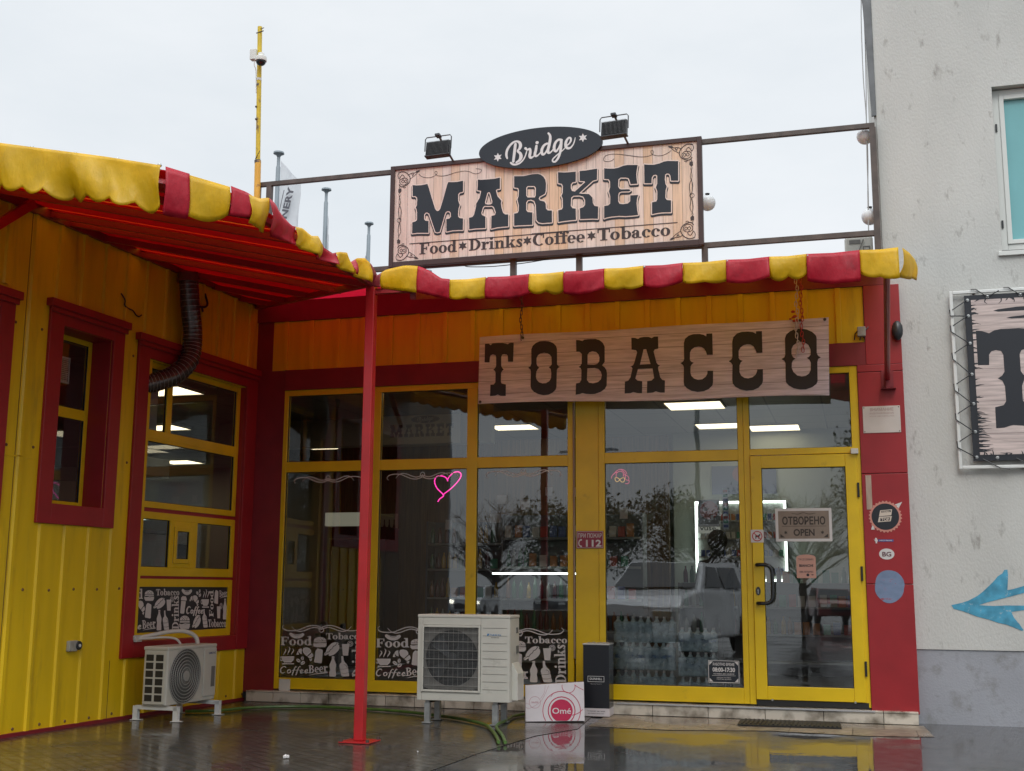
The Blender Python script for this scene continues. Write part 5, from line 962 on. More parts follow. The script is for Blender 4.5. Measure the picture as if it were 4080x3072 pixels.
# ================================================================ carton, bin, mat
BT = frame((3.78, -1.29, 0), math.atan2(.49, .58), 0)
Lw = .70
bx = thing('carton', (4.1, -1.05, 0), 'white printed tissue carton with crimson Omé disc leaning beside the black bin', 'carton')
BT = frame((3.785, -1.20, 0), R(17), -R(4)); WPR = mat('white cardboard', (.58, .54, .56), .5, var=.04); CRIM = mat('crimson print', (.42, .01, .06), .45)
b = MB(BT); b.prism([(0, 0), (.63, .01), (.625, .415), (-.005, .375)], -.26, 0); b.build('box', WPR, bx, bevel=.004)
b = MB(BT); b.prism([(-.004, .377), (.624, .417), (.624, .421), (-.004, .381)], -.262, -.002); b.build('top_edge', mat('brown board', (.18, .12, .08), .7), bx)
def clip(polys, x0, x1, y0, y1):
    def c(p, f, g):
        o = []
        for a, q in zip(p, p[1:] + p[:1]):
            fa, fq = f(a), f(q)
            if fa >= 0: o.append(a)
            if (fa >= 0) != (fq >= 0): t = fa / (fa - fq); o.append((a[0] + (q[0] - a[0]) * t, a[1] + (q[1] - a[1]) * t))
        return o
    r = []
    for p in polys:
        p = [tuple(q[:2]) for q in p]
        for f in (lambda q: q[0] - x0, lambda q: x1 - q[0], lambda q: q[1] - y0, lambda q: y1 - q[1]):
            if p: p = c(p, f, None)
        if len(p) > 2: r.append(p)
    return r
b = MB(BT); b.flat = True; pol = clip([disc(.385, .115, .118, 40)] + Arc(.385, .115, .148, .148, .138, .138, 0, 360), .0, .62, .012, .37); b.tris(union(pol), .002)
pol = clip(stroke([(.385 + .2 * math.cos(R(a)), .115 + .2 * math.sin(R(a)), .007) for a in range(-40, 225, 15)]) + stroke([(.46 + .07 * math.cos(R(a)), .37 + .07 * math.sin(R(a)), .006) for a in range(160, 390, 20)]) + stroke([(.5, .07, .008), (.56, .09, .007), (.61, .13, .006)]) + stroke([(.30, .30, .005), (.27, .26, .005)]) + stroke([(.62, .33, .006), (.56, .36, .006), (.5, .40, .006)]), .004, .62, .012, .385); b.tris(union(pol), .0018); b.build('print', CRIM, bx)
b = MB(BT); b.flat = True; pol = clip(stroke([(.10 + .06 * math.cos(R(a)), .20 + .06 * math.sin(R(a)), .004) for a in range(0, 361, 20)]) + stroke([(0, .15, .003), (.05, .14, .003), (.17, .22, .003), (.25, .38, .003)]) + stroke([(0, .19, .003), (.04, .18, .003)]) + stroke([(.16, .24, .003), (.2, .3, .003), (.21, .38, .003)]), .003, .6, .01, .375); b.tris(union(pol), .0016); txt(b, '50x200', .10, .192, .018, .075, .01, wz=.0018, align='C'); b.build('small_print', mat('pale rose print', (.45, .22, .26), .5), bx)
b = MB(BT); b.flat = True; txt(b, 'Omé', .385, .085, .062, .2, .012, wz=.0035, align='C'); b.build('lettering', WPR, bx)
TBN = frame((4.243, -.45, 0), R(2)); bn = thing('litter_bin', (4.4, -.35, 0), 'tall narrow black advertising bin with silver ashtray rim and white foot band', 'bin')
BK = mat('satin black card', (.014, .016, .021), .22)
b = MB(TBN); b.box(0, .295, .09, .775, -.28, 0); b.build('body', BK, bn, bevel=.003)
b = MB(TBN); b.box(-.001, .296, .004, .089, -.281, .001); b.build('foot_band', WPR, bn)
b = MB(TBN); b.fr(-.006, .301, .775, .795, .01, -.286, .006) if False else b.box(-.006, .301, .776, .793, -.286, .006); b.build('rim', mat('silver rim', (.5, .5, .49), .3, .7), bn, bevel=.004)
b = MB(TBN); rr = random.Random(4)
for k in range(14): b.sphere((.03 + rr.random() * .23, .797, -.04 - rr.random() * .2), .014, 6, (1.3, .5, 1))
b.build('ash_litter', mat('butts', (.42, .38, .3), .8), bn)
b = MB(TBN); b.flat = True; b.fr(.052, .238, .375, .438, .004, .0005, .001); b.flat = True; txt(b, 'DUNHILL', .145, .397, .024, .14, .014, wz=.0012, align='C'); txt(b, 'THE HOUSE OF LONDON 1907', .145, .35, .006, .13, 0, wz=.0012, align='C'); b.build('lettering', SILV, bn)
b = MB(TBN); b.flat = True; txt(b, 'Тютюневият дим вреди', .145, .055, .012, .2, .004, wz=.0022, align='C'); txt(b, 'на хората около вас', .145, .03, .012, .18, .004, wz=.0022, align='C'); b.build('small_print', DPL, bn)
b = MB(); b.prism([(5.97, -.80), (7.02, -.76), (7.0, -.20), (5.95, -.24)], .001, .014)
for k in range(22): x = 6.0 + k * .046; b.box(x, x + .02, -.74, -.27, .014, .022)
tag(b.build('door_mat', DARK, None), 'black ribbed rubber mat lying on the wet tiles at the door', 'mat')
# green hose
HG = mat('green hose', (.07, .14, .03), .3, var=.25, vs=12)
b = MB(); h1 = [(-.05, -1.62), (.18, -1.50), (.30, -1.34), (.42, -1.02), (.79, -.74), (1.16, -.65), (1.58, -.69), (1.99, -.74), (2.52, -.95), (2.92, -1.2), (3.15, -1.37), (3.43, -1.66), (3.60, -1.93), (3.87, -2.57), (4.05, -3.06)]
b.tube(smooth([(x, y, .018) for x, y in h1], 5), .017, 8); b.tube(smooth([(3.72, -.36, .02), (3.56, -.8, .018), (3.60, -1.3, .018), (3.66, -1.85, .018), (3.93, -2.55, .018), (4.11, -3.05, .018)], 5), .017, 8)
tag(b.build('garden_hose', HG, None, True), 'green garden hose looped along the step and under the large fan unit', 'hose')
for x, y, s, lab in ((2.63, -4.48, 1, 'crumpled white scrap of tissue on the wet paving left of the red post foot'), (3.54, -3.8, .4, 'tiny white paper scrap on the wet paving right of the red post')):
    b = MB(); rr = random.Random(int(x * 10)); 
    for k in range(5): b.sphere((x + rr.uniform(-.03, .03) * s, y + rr.uniform(-.03, .03) * s, .012 * s), .013 * s, 6, (1, 1.2, .7 + rr.random() * .8))
    tag(b.build('paper_scrap', VINYL, None), lab, 'litter')
# ================================================================ duct on the wing wall
b = MB(WING); path = smooth([(-1.84, 5.03, .16), (-1.81, 4.85, .16), (-1.76, 4.6, .16), (-1.70, 4.38, .16), (-1.69, 4.17, .16), (-1.76, 3.97, .16), (-1.92, 3.80, .11), (-2.08, 3.71, .03), (-2.22, 3.65, -.05), (-2.36, 3.60, -.12), (-2.5, 3.57, -.2)], 12)
rs = [.112 + .0015 * math.sin(k * 2.1) for k in range(len(path))]; b.tube(path, rs, 20)
dt = thing('exhaust_duct', path[0] and (WING @ Vector((-1.8, 3.6, .15))), 'flexible dark foil exhaust duct curving from under the awning into the wing window', 'duct')
b.build('hose', mat('dark foil duct', (.075, .06, .055), .25, .55, var=.25, vs=10), dt, True)
b = MB(WING)
for k in range(4, len(path) - 2, 3):
    P = Vector(path[k]); d = (Vector(path[k + 1]) - Vector(path[k - 1])).normalized(); a = d.orthogonal().normalized(); c = d.cross(a); b.tube([P + (a * math.cos(t * .3142) + c * math.sin(t * .3142)) * .116 for t in range(21)], .0022, 4, False)
b.build('wire_rings', mat('wire pale', (.34, .30, .28), .4, .4), dt)
b = MB(WING); b.lathe([(.128, -.05), (.13, .0), (.125, .05)], (-1.835, 4.96, .16), 20, 'v'); b.build('tape_collar', mat('brown tape', (.10, .035, .025), .35, var=.4, vs=20), dt, True)
b = MB(WING); b.tube(smooth([(-2.84, 4.55, .012), (-2.78, 4.49, .02), (-2.775, 4.43, .018), (-2.71, 4.41, .02), (-2.64, 4.40, .025), (-2.57, 4.365, .02), (-2.52, 4.36, .02), (-2.47, 4.39, .015)], 4), .008, 6)
tag(b.build('cable_end', DARK, None), 'short black cable end sticking out of the wing wall above the windows', 'cable')
b = MB(WING); b.tube(smooth([(-1.28, 4.92, .02), (-1.26, 4.80, .05), (-1.32, 4.74, .06), (-1.42, 4.72, .05), (-1.5, 4.70, .05)], 3), .014, 6); b.tube([(-1.38, 4.74, .05), (-1.36, 4.67, .06)], .013, 6)
tag(b.build('wall_hook', DARK, None), 'small black hook under the awning right of the exhaust duct', 'hook')
bt = thing('push_button', WING @ Vector((-3.24, .80, 0)), 'grey junction box with a round black button low on the yellow wing wall', 'button')
b = MB(WING); b.box(-3.33, -3.21, .745, .85, 0, .045); b.build('box', mat('weathered grey plastic', (.30, .29, .25), .6, var=.2, vs=20), bt, bevel=.006)
b = MB(WING); b.prism(disc(-3.195, .80, .045, 20), .02, .055); b.build('ring', DPL, bt, bevel=.005)
b = MB(WING); b.prism(disc(-3.195, .80, .016, 14), .056, .062); b.build('dot', WHITE, bt)
b = MB(FAC); b.box(.275, .425, .125, .27, .008, .016); o = tag(b.build('cover_plate', WHITE, None, bevel=.003), 'blank white cover plate screwed to the bottom rail of the first window', 'plate')
b = MB(FAC)
for u, v in ((.285, .262), (.415, .262), (.285, .135), (.415, .135)): b.lathe([(.004, 0), (0, .002)], (u, v, .016), 6, 'w')
b.build('screw', RUST, o)
# ================================================================ signs and stickers on the front
t = thing('emergency_sign', (4.23, 0, 1.87), 'small crimson metal sign reading ПРИ ПОЖАР 112 on the yellow pilaster', 'sign')
b = MB(FAC); b.box(4.068, 4.392, 1.865, 2.068, .006, .012); b.build('plate', mat('crimson enamel', (.24, .01, .035), .35), t, bevel=.002)
b = MB(FAC); b.flat = True; b.fr(4.074, 4.386, 1.871, 2.062, .004, .0125, .0128); txt(b, 'ПРИ ПОЖАР', 4.23, 1.99, .05, .285, .012, wz=.0135, align='C'); txt(b, '112', 4.275, 1.888, .078, .185, .03, wz=.0135, align='C'); b.tris(union(stroke([(4.125, 1.965, .022), (4.105, 1.955, .012), (4.097, 1.925, .012), (4.105, 1.90, .012), (4.125, 1.888, .02)])), .0135); b.build('lettering', SILV, t)
t = thing('no_dogs_sticker', (6.165, -.03, 1.93), 'square white sticker with a red barred circle and a small dog on the door frame', 'sticker')
DF = Matrix.Translation((0, -.029, 0)) @ FAC
b = MB(DF); b.box(6.094, 6.238, 1.925, 2.068, 0, .0015); b.build('backing', VINYL, t)
RP = mat('red print', (.42, .02, .02), .5)
b = MB(DF); b.flat = True; b.tris(union(Arc(6.166, 1.995, .058, .058, .048, .048, 0, 360) + stroke([(6.13, 2.03, .009), (6.205, 1.96, .009)])), .003); b.build('ring', RP, t)
b = MB(DF); b.flat = True; b.tris(union([[(6.145, 1.98), (6.145, 2.005), (6.18, 2.005), (6.19, 2.02), (6.205, 2.012), (6.195, 2.0), (6.187, 1.985), (6.185, 1.965), (6.178, 1.965), (6.176, 1.983), (6.156, 1.983), (6.152, 1.965), (6.145, 1.965)]]), .0022); b.build('dog', BLACK, t)
GF = Matrix.Translation((0, .005, 0)) @ FAC   # just in front of the door glass plane
t = thing('open_sign', (6.67, 0, 1.93), 'white-framed brown poster reading ОТВОРЕНО OPEN behind the door glass', 'sign')
OF = Matrix.Translation((0, -.002, 0)) @ FAC
b = MB(OF).fr(6.37, 6.985, 1.935, 2.305, .03, -.006, .002); b.build('frame', VINYL, t)
b = MB(OF); b.box(6.40, 6.955, 1.965, 2.275, -.004, -.002); b.build('poster', mat('kraft poster', (.24, .19, .15), .6, var=.12, vs=8), t)
b = MB(OF); b.flat = True
pol = []
def west(s, x, y, h, w):
    global pol
    pol += stroke([(x - .0, y - .015, .004), (x + w, y - .015, .004)]) if s == 'ОТВОРЕНО' else []
txt(b, 'ОТВОРЕНО', 6.68, 2.125, .085, .47, .03, wz=-.0005, align='C'); txt(b, 'OPEN', 6.68, 2.0, .075, .23, .03, wz=-.0005, align='C')
pol = stroke([(6.44, 2.105, .004), (6.92, 2.105, .004)]) + [star6(6.48, 2.035, .022), star6(6.88, 2.035, .022)] + stroke([(6.55, 2.25, .004), (6.62, 2.24, .007), (6.68, 2.255, .005), (6.74, 2.24, .007), (6.81, 2.25, .004)]) + [[(6.42, 1.98), (6.47, 1.98), (6.42, 2.02)], [(6.94, 1.98), (6.89, 1.98), (6.94, 2.02)]]
b.tris(union(pol), -.0005); b.build('lettering', mat('dark brown ink', (.045, .035, .03), .6), t)
t = thing('coffee_sticker', (6.68, 0, 1.53), 'peach arched-top BIANCHI coffee sticker on the door glass', 'sticker')
b = MB(FAC); b.flat = True; P = [(6.585, 1.53), (6.795, 1.53), (6.795, 1.755)] + [(6.69 + .105 * math.cos(R(a)), 1.755 + .035 * math.sin(R(a))) for a in range(10, 180, 15)] + [(6.585, 1.755)]; b.tris(union([P]), -.009); b.build('backing', mat('peach paper', (.50, .27, .21), .5), t)
b = MB(FAC); b.flat = True; z = -.0083; txt(b, 'ТУК СЕ СЕРВИРА', 6.69, 1.725, .022, .165, .008, wz=z, align='C'); txt(b, 'BIANCHI', 6.69, 1.655, .028, .15, .035, wz=z, align='C'); txt(b, '100% АРАБИКА', 6.69, 1.59, .02, .15, .02, wz=z, align='C'); b.tris(union([disc(6.705, 1.565, .016), [(6.735, 1.567), (6.755, 1.573), (6.775, 1.567), (6.755, 1.56)]]), z); b.build('lettering', BLACK, t)
t = thing('hours_sticker', (5.74, 0, .36), 'black and white opening-hours sticker 08:00-17:30 at the bottom of the large window', 'sticker')
b = MB(FAC); b.flat = True; b.poly([(5.575, .365, -.0295), (5.925, .365, -.0295), (5.925, .615, -.0295), (5.575, .615, -.0295)]); b.build('backing', NAVY, t)
b = MB(FAC); b.flat = True; b.fr(5.578, 5.922, .368, .612, .006, -.0292, -.029); z = -.0285
b.tris(union([[(5.59, .60), (5.63, .60), (5.59, .56)], [(5.91, .60), (5.87, .60), (5.91, .56)], [(5.59, .38), (5.63, .38), (5.59, .42)], [(5.91, .38), (5.87, .38), (5.91, .42)]] + stroke([(5.62, .447, .003), (5.88, .447, .003)])), z)
txt(b, 'РАБОТНО ВРЕМЕ', 5.75, .556, .03, .24, .02, wz=z, align='C'); txt(b, '08:00-17:30', 5.75, .49, .046, .25, .04, wz=z, align='C'); txt(b, 'ПОЧИВЕН ДЕН НЕДЕЛЯ', 5.75, .458, .014, .23, .01, wz=z, align='C'); txt(b, 'ОБЕДНА ПОЧИВКА', 5.75, .42, .01, .16, .005, wz=z, align='C'); txt(b, 'РАБОТИМ ДО КРАЯ', 5.75, .402, .01, .16, .005, wz=z, align='C'); b.build('lettering', VINYL, t)
PF = Matrix.Translation((0, -.029, 0)) @ FAC
t = thing('notice_plate', (7.56, -.03, 3.12), 'faded white video-surveillance notice screwed near the top of the red pillar', 'sign')
b = MB(PF); b.box(7.365, 7.765, 3.13, 3.43, 0, .006); b.build('plate', mat('faded white plate', (.55, .50, .46), .5, var=.05), t, bevel=.002)
b = MB(PF); b.flat = True; txt(b, 'ВНИМАНИЕ', 7.57, 3.375, .034, .25, .012, wz=.0068, align='C'); txt(b, 'ВИДЕОНАБЛЮДЕНИЕ', 7.57, 3.34, .018, .26, .006, wz=.0068, align='C'); txt(b, 'NOTICE VIDEO SURVEILLANCE', 7.57, 3.31, .013, .26, .004, wz=.0068, align='C'); b.build('lettering', mat('faded ink', (.36, .24, .22), .6), t)
b = MB(PF)
for u, v in ((7.38, 3.415), (7.75, 3.415), (7.38, 3.145), (7.75, 3.145)): b.lathe([(.007, .006), (0, .009)], (u, v, 0), 8, 'w')
b.build('screw', RUST, t)
b = MB(PF); b.prism([(7.365, 2.66), (7.425, 2.66), (7.425, 2.28), (7.365, 2.28)], 0, .002); tag(b.build('wood_strip', mat('pale torn strip', (.42, .32, .25), .6, var=.25, vs=6, stretch=(3, 1, .6)), None), 'pale peeling paper strip stuck on the red pillar above the round black sticker', 'strip')
t = thing('round_sticker', (7.56, -.03, 2.03), 'round black TIP TOP sticker with salmon zigzag edge on the red pillar', 'sticker')
b = MB(PF); b.flat = True; z = .0025; b.tris(union([[(7.556 + (.178 if k % 2 else .16) * math.cos(math.pi * k / 28), 2.20 + (.178 if k % 2 else .16) * math.sin(math.pi * k / 28)) for k in range(56)]]), z); b.build('edge', mat('salmon print', (.58, .24, .19), .5), t)
b = MB(PF); b.flat = True; b.tris(union([disc(7.556, 2.20, .145, 40)]), z + .001); b.build('disc', BLACK, t)
b = MB(PF); b.flat = True; b.tris(union([[(7.49, 2.205), (7.62, 2.215), (7.63, 2.28), (7.505, 2.27)], [(7.475, 2.14), (7.61, 2.15), (7.625, 2.205), (7.49, 2.20)]], [[(7.50, 2.15), (7.60, 2.158), (7.605, 2.192), (7.505, 2.187)], [(7.515, 2.245), (7.615, 2.25), (7.618, 2.27), (7.52, 2.265)]]), z + .002); txt(b, 'TOP', 7.553, 2.157, .03, .085, .03, wz=z + .002, align='C'); txt(b, 'REMA', 7.567, 2.249, .016, .08, .02, wz=z + .002, align='C'); b.build('lettering', mat('cream print', (.58, .50, .42), .5), t)
b = MB(PF); b.flat = True; b.poly([(7.66, 2.33, .0015), (7.74, 2.36, .0015), (7.70, 2.29, .0015)]); b.poly([(7.40, 2.06, .0015), (7.44, 2.06, .0015), (7.42, 2.12, .0015)]); b.build('torn_corner', VINYL, t)
t = thing('small_blue_sticker', (7.53, -.03, 1.92), 'tiny white and blue tyre-maker strip sticker above the BG oval', 'sticker')
b = MB(PF); b.box(7.47, 7.63, 1.928, 1.952, 0, .0015); b.build('strip', mat('blue print', (.05, .07, .25), .5), t)
b = MB(PF); b.flat = True; txt(b, 'MICHELIN', 7.55, 1.934, .012, .13, .02, wz=.0022, align='C'); b.tris(union([disc(7.45, 1.94, .016), disc(7.447, 1.96, .01), [(7.42, 1.955), (7.44, 1.945), (7.44, 1.935)], [(7.44, 1.91), (7.46, 1.91), (7.455, 1.93), (7.445, 1.93)]]), .0022); b.build('lettering', VINYL, t)
t = thing('country_sticker', (7.553, -.03, 1.74), 'white oval country-code sticker reading BG on the red pillar', 'sticker')
b = MB(PF); b.flat = True; b.tris(union([disc(7.553, 1.793, .08, 32, .06)]), .0015); b.build('oval', VINYL, t)
b = MB(PF); b.flat = True; txt(b, 'BG', 7.553, 1.768, .05, .095, .03, wz=.0025, align='C'); b.build('lettering', mat('maroon ink', (.12, .05, .06), .5), t)
b = MB(PF); b.flat = True; b.tris(union([[(7.566 + .155 * (1 + .03 * math.sin(3 * a / 10) + .02 * math.sin(a * .9)) * math.cos(a * math.pi / 20), 1.445 + .178 * (1 + .03 * math.sin(5 * a / 10)) * math.sin(a * math.pi / 20)) for a in range(40)]]), .0015)
tag(b.build('painted_disc', mat('pale blue paint', (.16, .22, .34), .6, var=.15, vs=9, dirt=(.30, .06, .08), ds=9, dth=(.57, .70), stretch=(1, 1, 2)), None), 'pale blue hand-painted disc low on the red pillar', 'painted disc')
t = thing('junction_box', (7.4, -.01, 4.2), 'small grey junction box with frayed cables on the orange cladding by the pillar', 'junction box')
b = MB(FAC); b.box(7.345, 7.435, 4.225, 4.335, .03, .10); b.build('box', MATS['weathered grey plastic'], t, bevel=.008)
b = MB(FAC)
for q in ([(7.35, 4.3, .04), (7.32, 4.27, .02), (7.31, 4.2, .01)], [(7.43, 4.3, .05), (7.46, 4.33, .03), (7.48, 4.37, .01)], [(7.38, 4.23, .05), (7.37, 4.19, .03)], [(7.40, 4.24, .05), (7.43, 4.20, .02)]): b.tube(q, .006, 6)
b.build('cable', DPL, t)
t = thing('wall_lamp', (7.78, -.1, 4.1), 'black half-round lamp fixed at the right edge of the red pillar', 'lamp')
b = MB(FAC); b.sphere((7.775, 4.27, .08), .085, 14, (.75, 1.35, .7)); b.build('shade', DPL, t, True)
b = MB(FAC); b.box(7.74, 7.80, 4.2, 4.35, .028, .05); b.build('back_plate', DPL, t)
# ================================================================ neon shapes, printed things in the windows
def neon(name, strokes, w, r, m, lab):
    b = MB(Matrix.Translation((0, .06, 0)) @ FAC)
    for l in strokes: b.tube(smooth([(a, c, 0) for a, c in l], 4), r, 8)
    return tag(b.build(name, m, None, True), lab, 'neon sign')
PK = mat('pink neon', (.9, .1, .5), .3, emit=(1, .04, .42), es=1.6); PK2 = mat('rose neon', (.7, .1, .2), .3, emit=(.8, .09, .2), es=.5); YN = mat('yellow neon', (.7, .5, .1), .3, emit=(.8, .45, .12), es=.6)
hx = lambda x, y: (2.2575 + (x - 1170) * .00188, 2.795 - (y - 715) * .00184 + (x - 1170) * .0001)
neon('neon_heart', [[hx(*q) for q in ((1258, 775), (1258, 765), (1240, 745), (1210, 735), (1180, 740), (1168, 770), (1185, 815), (1228, 860), (1228, 875), (1205, 890), (1193, 908))], [hx(*q) for q in ((1230, 862), (1290, 820), (1335, 775), (1352, 740), (1335, 718), (1300, 720), (1270, 745), (1256, 768))]], 0, .0065, PK, 'glowing pink neon heart with a tail in the second shop pane')
fx2 = lambda x, y: (4.478 + (x - 130) * .00098, 2.80 - (y - 80) * .00098)
nfc = neon('neon_woman_outline', [[fx2(*q) for q in l] for l in (((130, 195), (140, 160), (170, 130), (200, 100), (250, 85), (300, 105), (322, 145)), ((190, 180), (190, 140), (215, 115), (250, 110), (278, 135), (275, 175)), ((150, 150), (190, 120), (210, 125)), ((285, 150), (330, 170), (345, 205), (325, 220), (300, 200), (305, 175)), ((300, 260), (335, 258), (348, 230), (330, 215)), ((225, 85), (260, 95), (300, 140), (298, 180)))], 0, .004, PK2, 'dim rose neon outline of a woman\'s hair in the large window')
ngl = neon('glasses', [[fx2(*q) for q in ((232, 208), (210, 190), (180, 185), (176, 210), (195, 235), (220, 225), (245, 200), (275, 188), (292, 200), (285, 232), (258, 240), (236, 215))]], 0, .004, YN, '')
ngl.location = ngl.location - nfc.location; ngl.parent = nfc
for k in ('label', 'category'):
    if k in ngl: del ngl[k]
ngl['label'] = 'yellow glowing spectacles outline'
# fresh parts of the inside seen through the glass
t = thing('interior_market_sign', (.94, 2.6, 3.56), 'cream interior sign reading Bridge MARKET hanging over the counter behind the second upper pane', 'sign')
INF = Matrix.Translation((0, 3.05, 0)) @ FAC
b = MB(INF); b.box(.31, 1.56, 3.555, 3.99, -.03, 0); b.build('board', mat('cream board', (.74, .67, .50), .6), t)
b = MB(INF); b.flat = True; b.tris(union([disc(1.0, 3.925, .23, 32, .058)]), .002); sc = .5
for k in range(6):
    po, ho = loops_fill('m%d' % k); g = lambda l: [((a - 3.63) * .30 + .94, (c - 6.15) * .30 + 3.745) for a, c in l]; b.tris(union([g(l) for l in po], [g(l) for l in ho]), .002)
b.build('letters', mat('faded brown print', (.20, .155, .13), .6), t)
b = MB(INF); b.flat = True; b.tris(union([[((a - 3.63) * .29 + 1.0, (c - 6.83) * .26 + 3.925) for a, c in p] for l in STK['bridge'] for p in stroke(l)]), .004); b.build('script_letters', MATS['cream board'], t)
# lit display case
LED = mat('led strip', (.9, .95, .9), .5, emit=(.85, 1, .9), es=4)
t = thing('display_case', (5.42, 5.9, 1.5), 'cigarette display case edged with bright white light strips on the far wall', 'display case')
CF = Matrix.Translation((0, 5.9, 0)) @ FAC
b = MB(CF); b.box(4.69, 6.15, 1.53, 2.82, -.24, -.02); b.build('cabinet', mat('pale grey cabinet', (.30, .31, .29), .5), t)
b = MB(CF).fr(4.69, 6.15, 1.53, 2.82, .035, -.0, .03); b.build('light_strip', LED, t)
b = MB(CF); rr = random.Random(8)
for i in range(4): b.box(4.74, 6.1, 1.62 + i * .29, 1.64 + i * .29, -.02, .06)
b.build('shelf', MATS['pale grey cabinet'], t)
pcs = [mat('pack ' + n, c, .5) for n, c in (('white', (.5, .5, .48)), ('red', (.35, .05, .03)), ('green', (.05, .25, .16)), ('blue', (.06, .10, .3)), ('orange', (.4, .16, .04)))]
b = MB(CF)
for i in range(4):
    for k in range(16): b.m = rr.randrange(5); x = 4.78 + k * .083; b.box(x, x + .06, 1.641 + i * .29, 1.641 + i * .29 + .1, .0, .04)
b.build('cigarette_packs', pcs, t)
b = MB(CF); b.flat = True; b.poly([(4.74, 2.55, .061), (5.05, 2.55, .061), (5.05, 2.75, .061), (4.74, 2.75, .061)]); b.poly([(4.74, 2.30, .061), (5.1, 2.30, .061), (5.1, 2.48, .061), (4.74, 2.48, .061)]); o = b.build('header_card', mat('light card', (.5, .5, .48), .5, emit=(.5, .55, .5), es=.25), t)
b = MB(CF); b.flat = True; txt(b, 'glo', 4.78, 2.60, .1, .22, .01, wz=.063); txt(b, 'vuse', 4.77, 2.35, .08, .26, .01, wz=.063); b.build('lettering', DPL, t)
t = thing('window_poster', (5.66, .05, 2.07), 'round red and grey advertising poster taped inside the large window', 'poster')
IF_ = Matrix.Translation((0, .06, 0)) @ FAC
b = MB(IF_); b.box(5.5, 5.74, 2.11, 2.42, 0, .002); b.build('backing', mat('clear grey film', (.16, .16, .15), .5), t)
b = MB(IF_); b.flat = True; b.tris(union([disc(5.62, 2.30, .105, 28)]), .003); b.build('disc', mat('dull red print', (.28, .05, .04), .5), t)
b = MB(IF_); b.flat = True; txt(b, 'PROMO', 5.62, 2.29, .035, .12, .02, wz=.005, align='C') if False else b.poly([(5.55, 2.29, .005), (5.60, 2.29, .005), (5.60, 2.33, .005), (5.55, 2.33, .005)]); b.poly([(5.51, 2.115, .005), (5.73, 2.115, .005), (5.73, 2.14, .005), (5.51, 2.14, .005)]); b.poly([(5.64, 2.19, .005), (5.67, 2.19, .005), (5.67, 2.24, .005), (5.64, 2.24, .005)]); b.build('panels', VINYL, t)
b = MB(IF_); b.box(5.775, 5.845, 2.08, 2.55, 0, .002); o = tag(b.build('sticker_column', mat('pale blue stickers', (.34, .38, .42), .5), None), 'vertical strip of small card-payment stickers at the right edge of the large window', 'sticker')
b = MB(IF_); cl = [mat('sq ' + n, c, .5) for n, c in (('navy', (.03, .05, .2)), ('teal', (.05, .25, .16)), ('red', (.3, .06, .05)))]
for k in range(9): b.m = k % 3; b.box(5.785, 5.835, 2.10 + k * .05, 2.13 + k * .05, .0021, .003)
b.build('marks', cl, o)
b = MB(CF); b.box(4.95, 6.0, 2.95, 3.42, -.2, -.19); o = tag(b.build('wall_poster', mat('slate blue poster', (.10, .12, .20), .5), None), 'slate blue promotional poster above the bright display case', 'poster')
b = MB(CF); b.flat = True; b.tris(union([disc(5.42, 3.28, .13, 24)] + [disc(5.55, 3.08, .1, 24)]), -.188); b.build('emblems', mat('mid blue red', (.22, .12, .16), .5), o)
# water packs
PET = mat('clear water bottle', (.50, .60, .61), .15, var=.2, vs=20, spec=.7); LBL = mat('blue bottle label', (.03, .12, .30), .4)
SFILM = filmmat()
def water_pack(x, y, z, n, h, lab, blue):
    t = thing('water_pack', (x + n * .045, y, z), lab, 'water pack', 'shrink-wrapped water packs stacked inside the glass')
    b = MB(Matrix.Translation((0, y, 0)) @ FAC); b.box(x - .006, x + n * .09 + .006, z - .002, z + h * .8, -.05, .052); b.build('shrink_film', SFILM, t, bevel=.02)
    for k in range(n):
        b = MB(Matrix.Translation((x + .045 + k * .09, y, z)) @ FAC); r = .0445
        b.lathe([(r * .9, 0), (r, .02), (r, h * .3), (r * .93, h * .34), (r, h * .38), (r, h * .66), (r * .85, h * .76), (r * .42, h * .89), (r * .32, h * .93)], (0, 0, 0), 12); o = b.build('bottle', PET, t, True)
        b = MB(Matrix.Translation((x + .045 + k * .09, y, z)) @ FAC); b.lathe([(r * .38, h * .93), (r * .38, h)], (0, 0, 0), 10); b.build('cap', VINYL, o)
        if blue: b = MB(Matrix.Translation((x + .045 + k * .09, y, z)) @ FAC); b.lathe([(r + .001, h * .4), (r + .001, h * .52)], (0, 0, 0), 12); b.build('label', LBL, o)
WY = .35
water_pack(4.44, WY, .13, 8, .33, 'bottom-left water pack of the stack behind the large window', False); water_pack(4.44, WY, .47, 8, .33, 'second-level water pack of the left stack, with blue labels', True); water_pack(4.44, WY + .02, .78, 5, .30, 'top-left water pack of the stack, touching the window frame side', False); water_pack(4.90, WY + .02, .78, 3, .30, 'short top water pack at the right end of the left stack', False)
water_pack(5.2, WY, .13, 5, .27, 'bottom water pack of the right-hand stack, behind the hours sticker', False); water_pack(5.2, WY, .41, 5, .27, 'middle water pack of the right-hand stack', True); water_pack(5.2, WY, .69, 5, .27, 'topmost water pack of the right-hand stack, with blue labels', True)
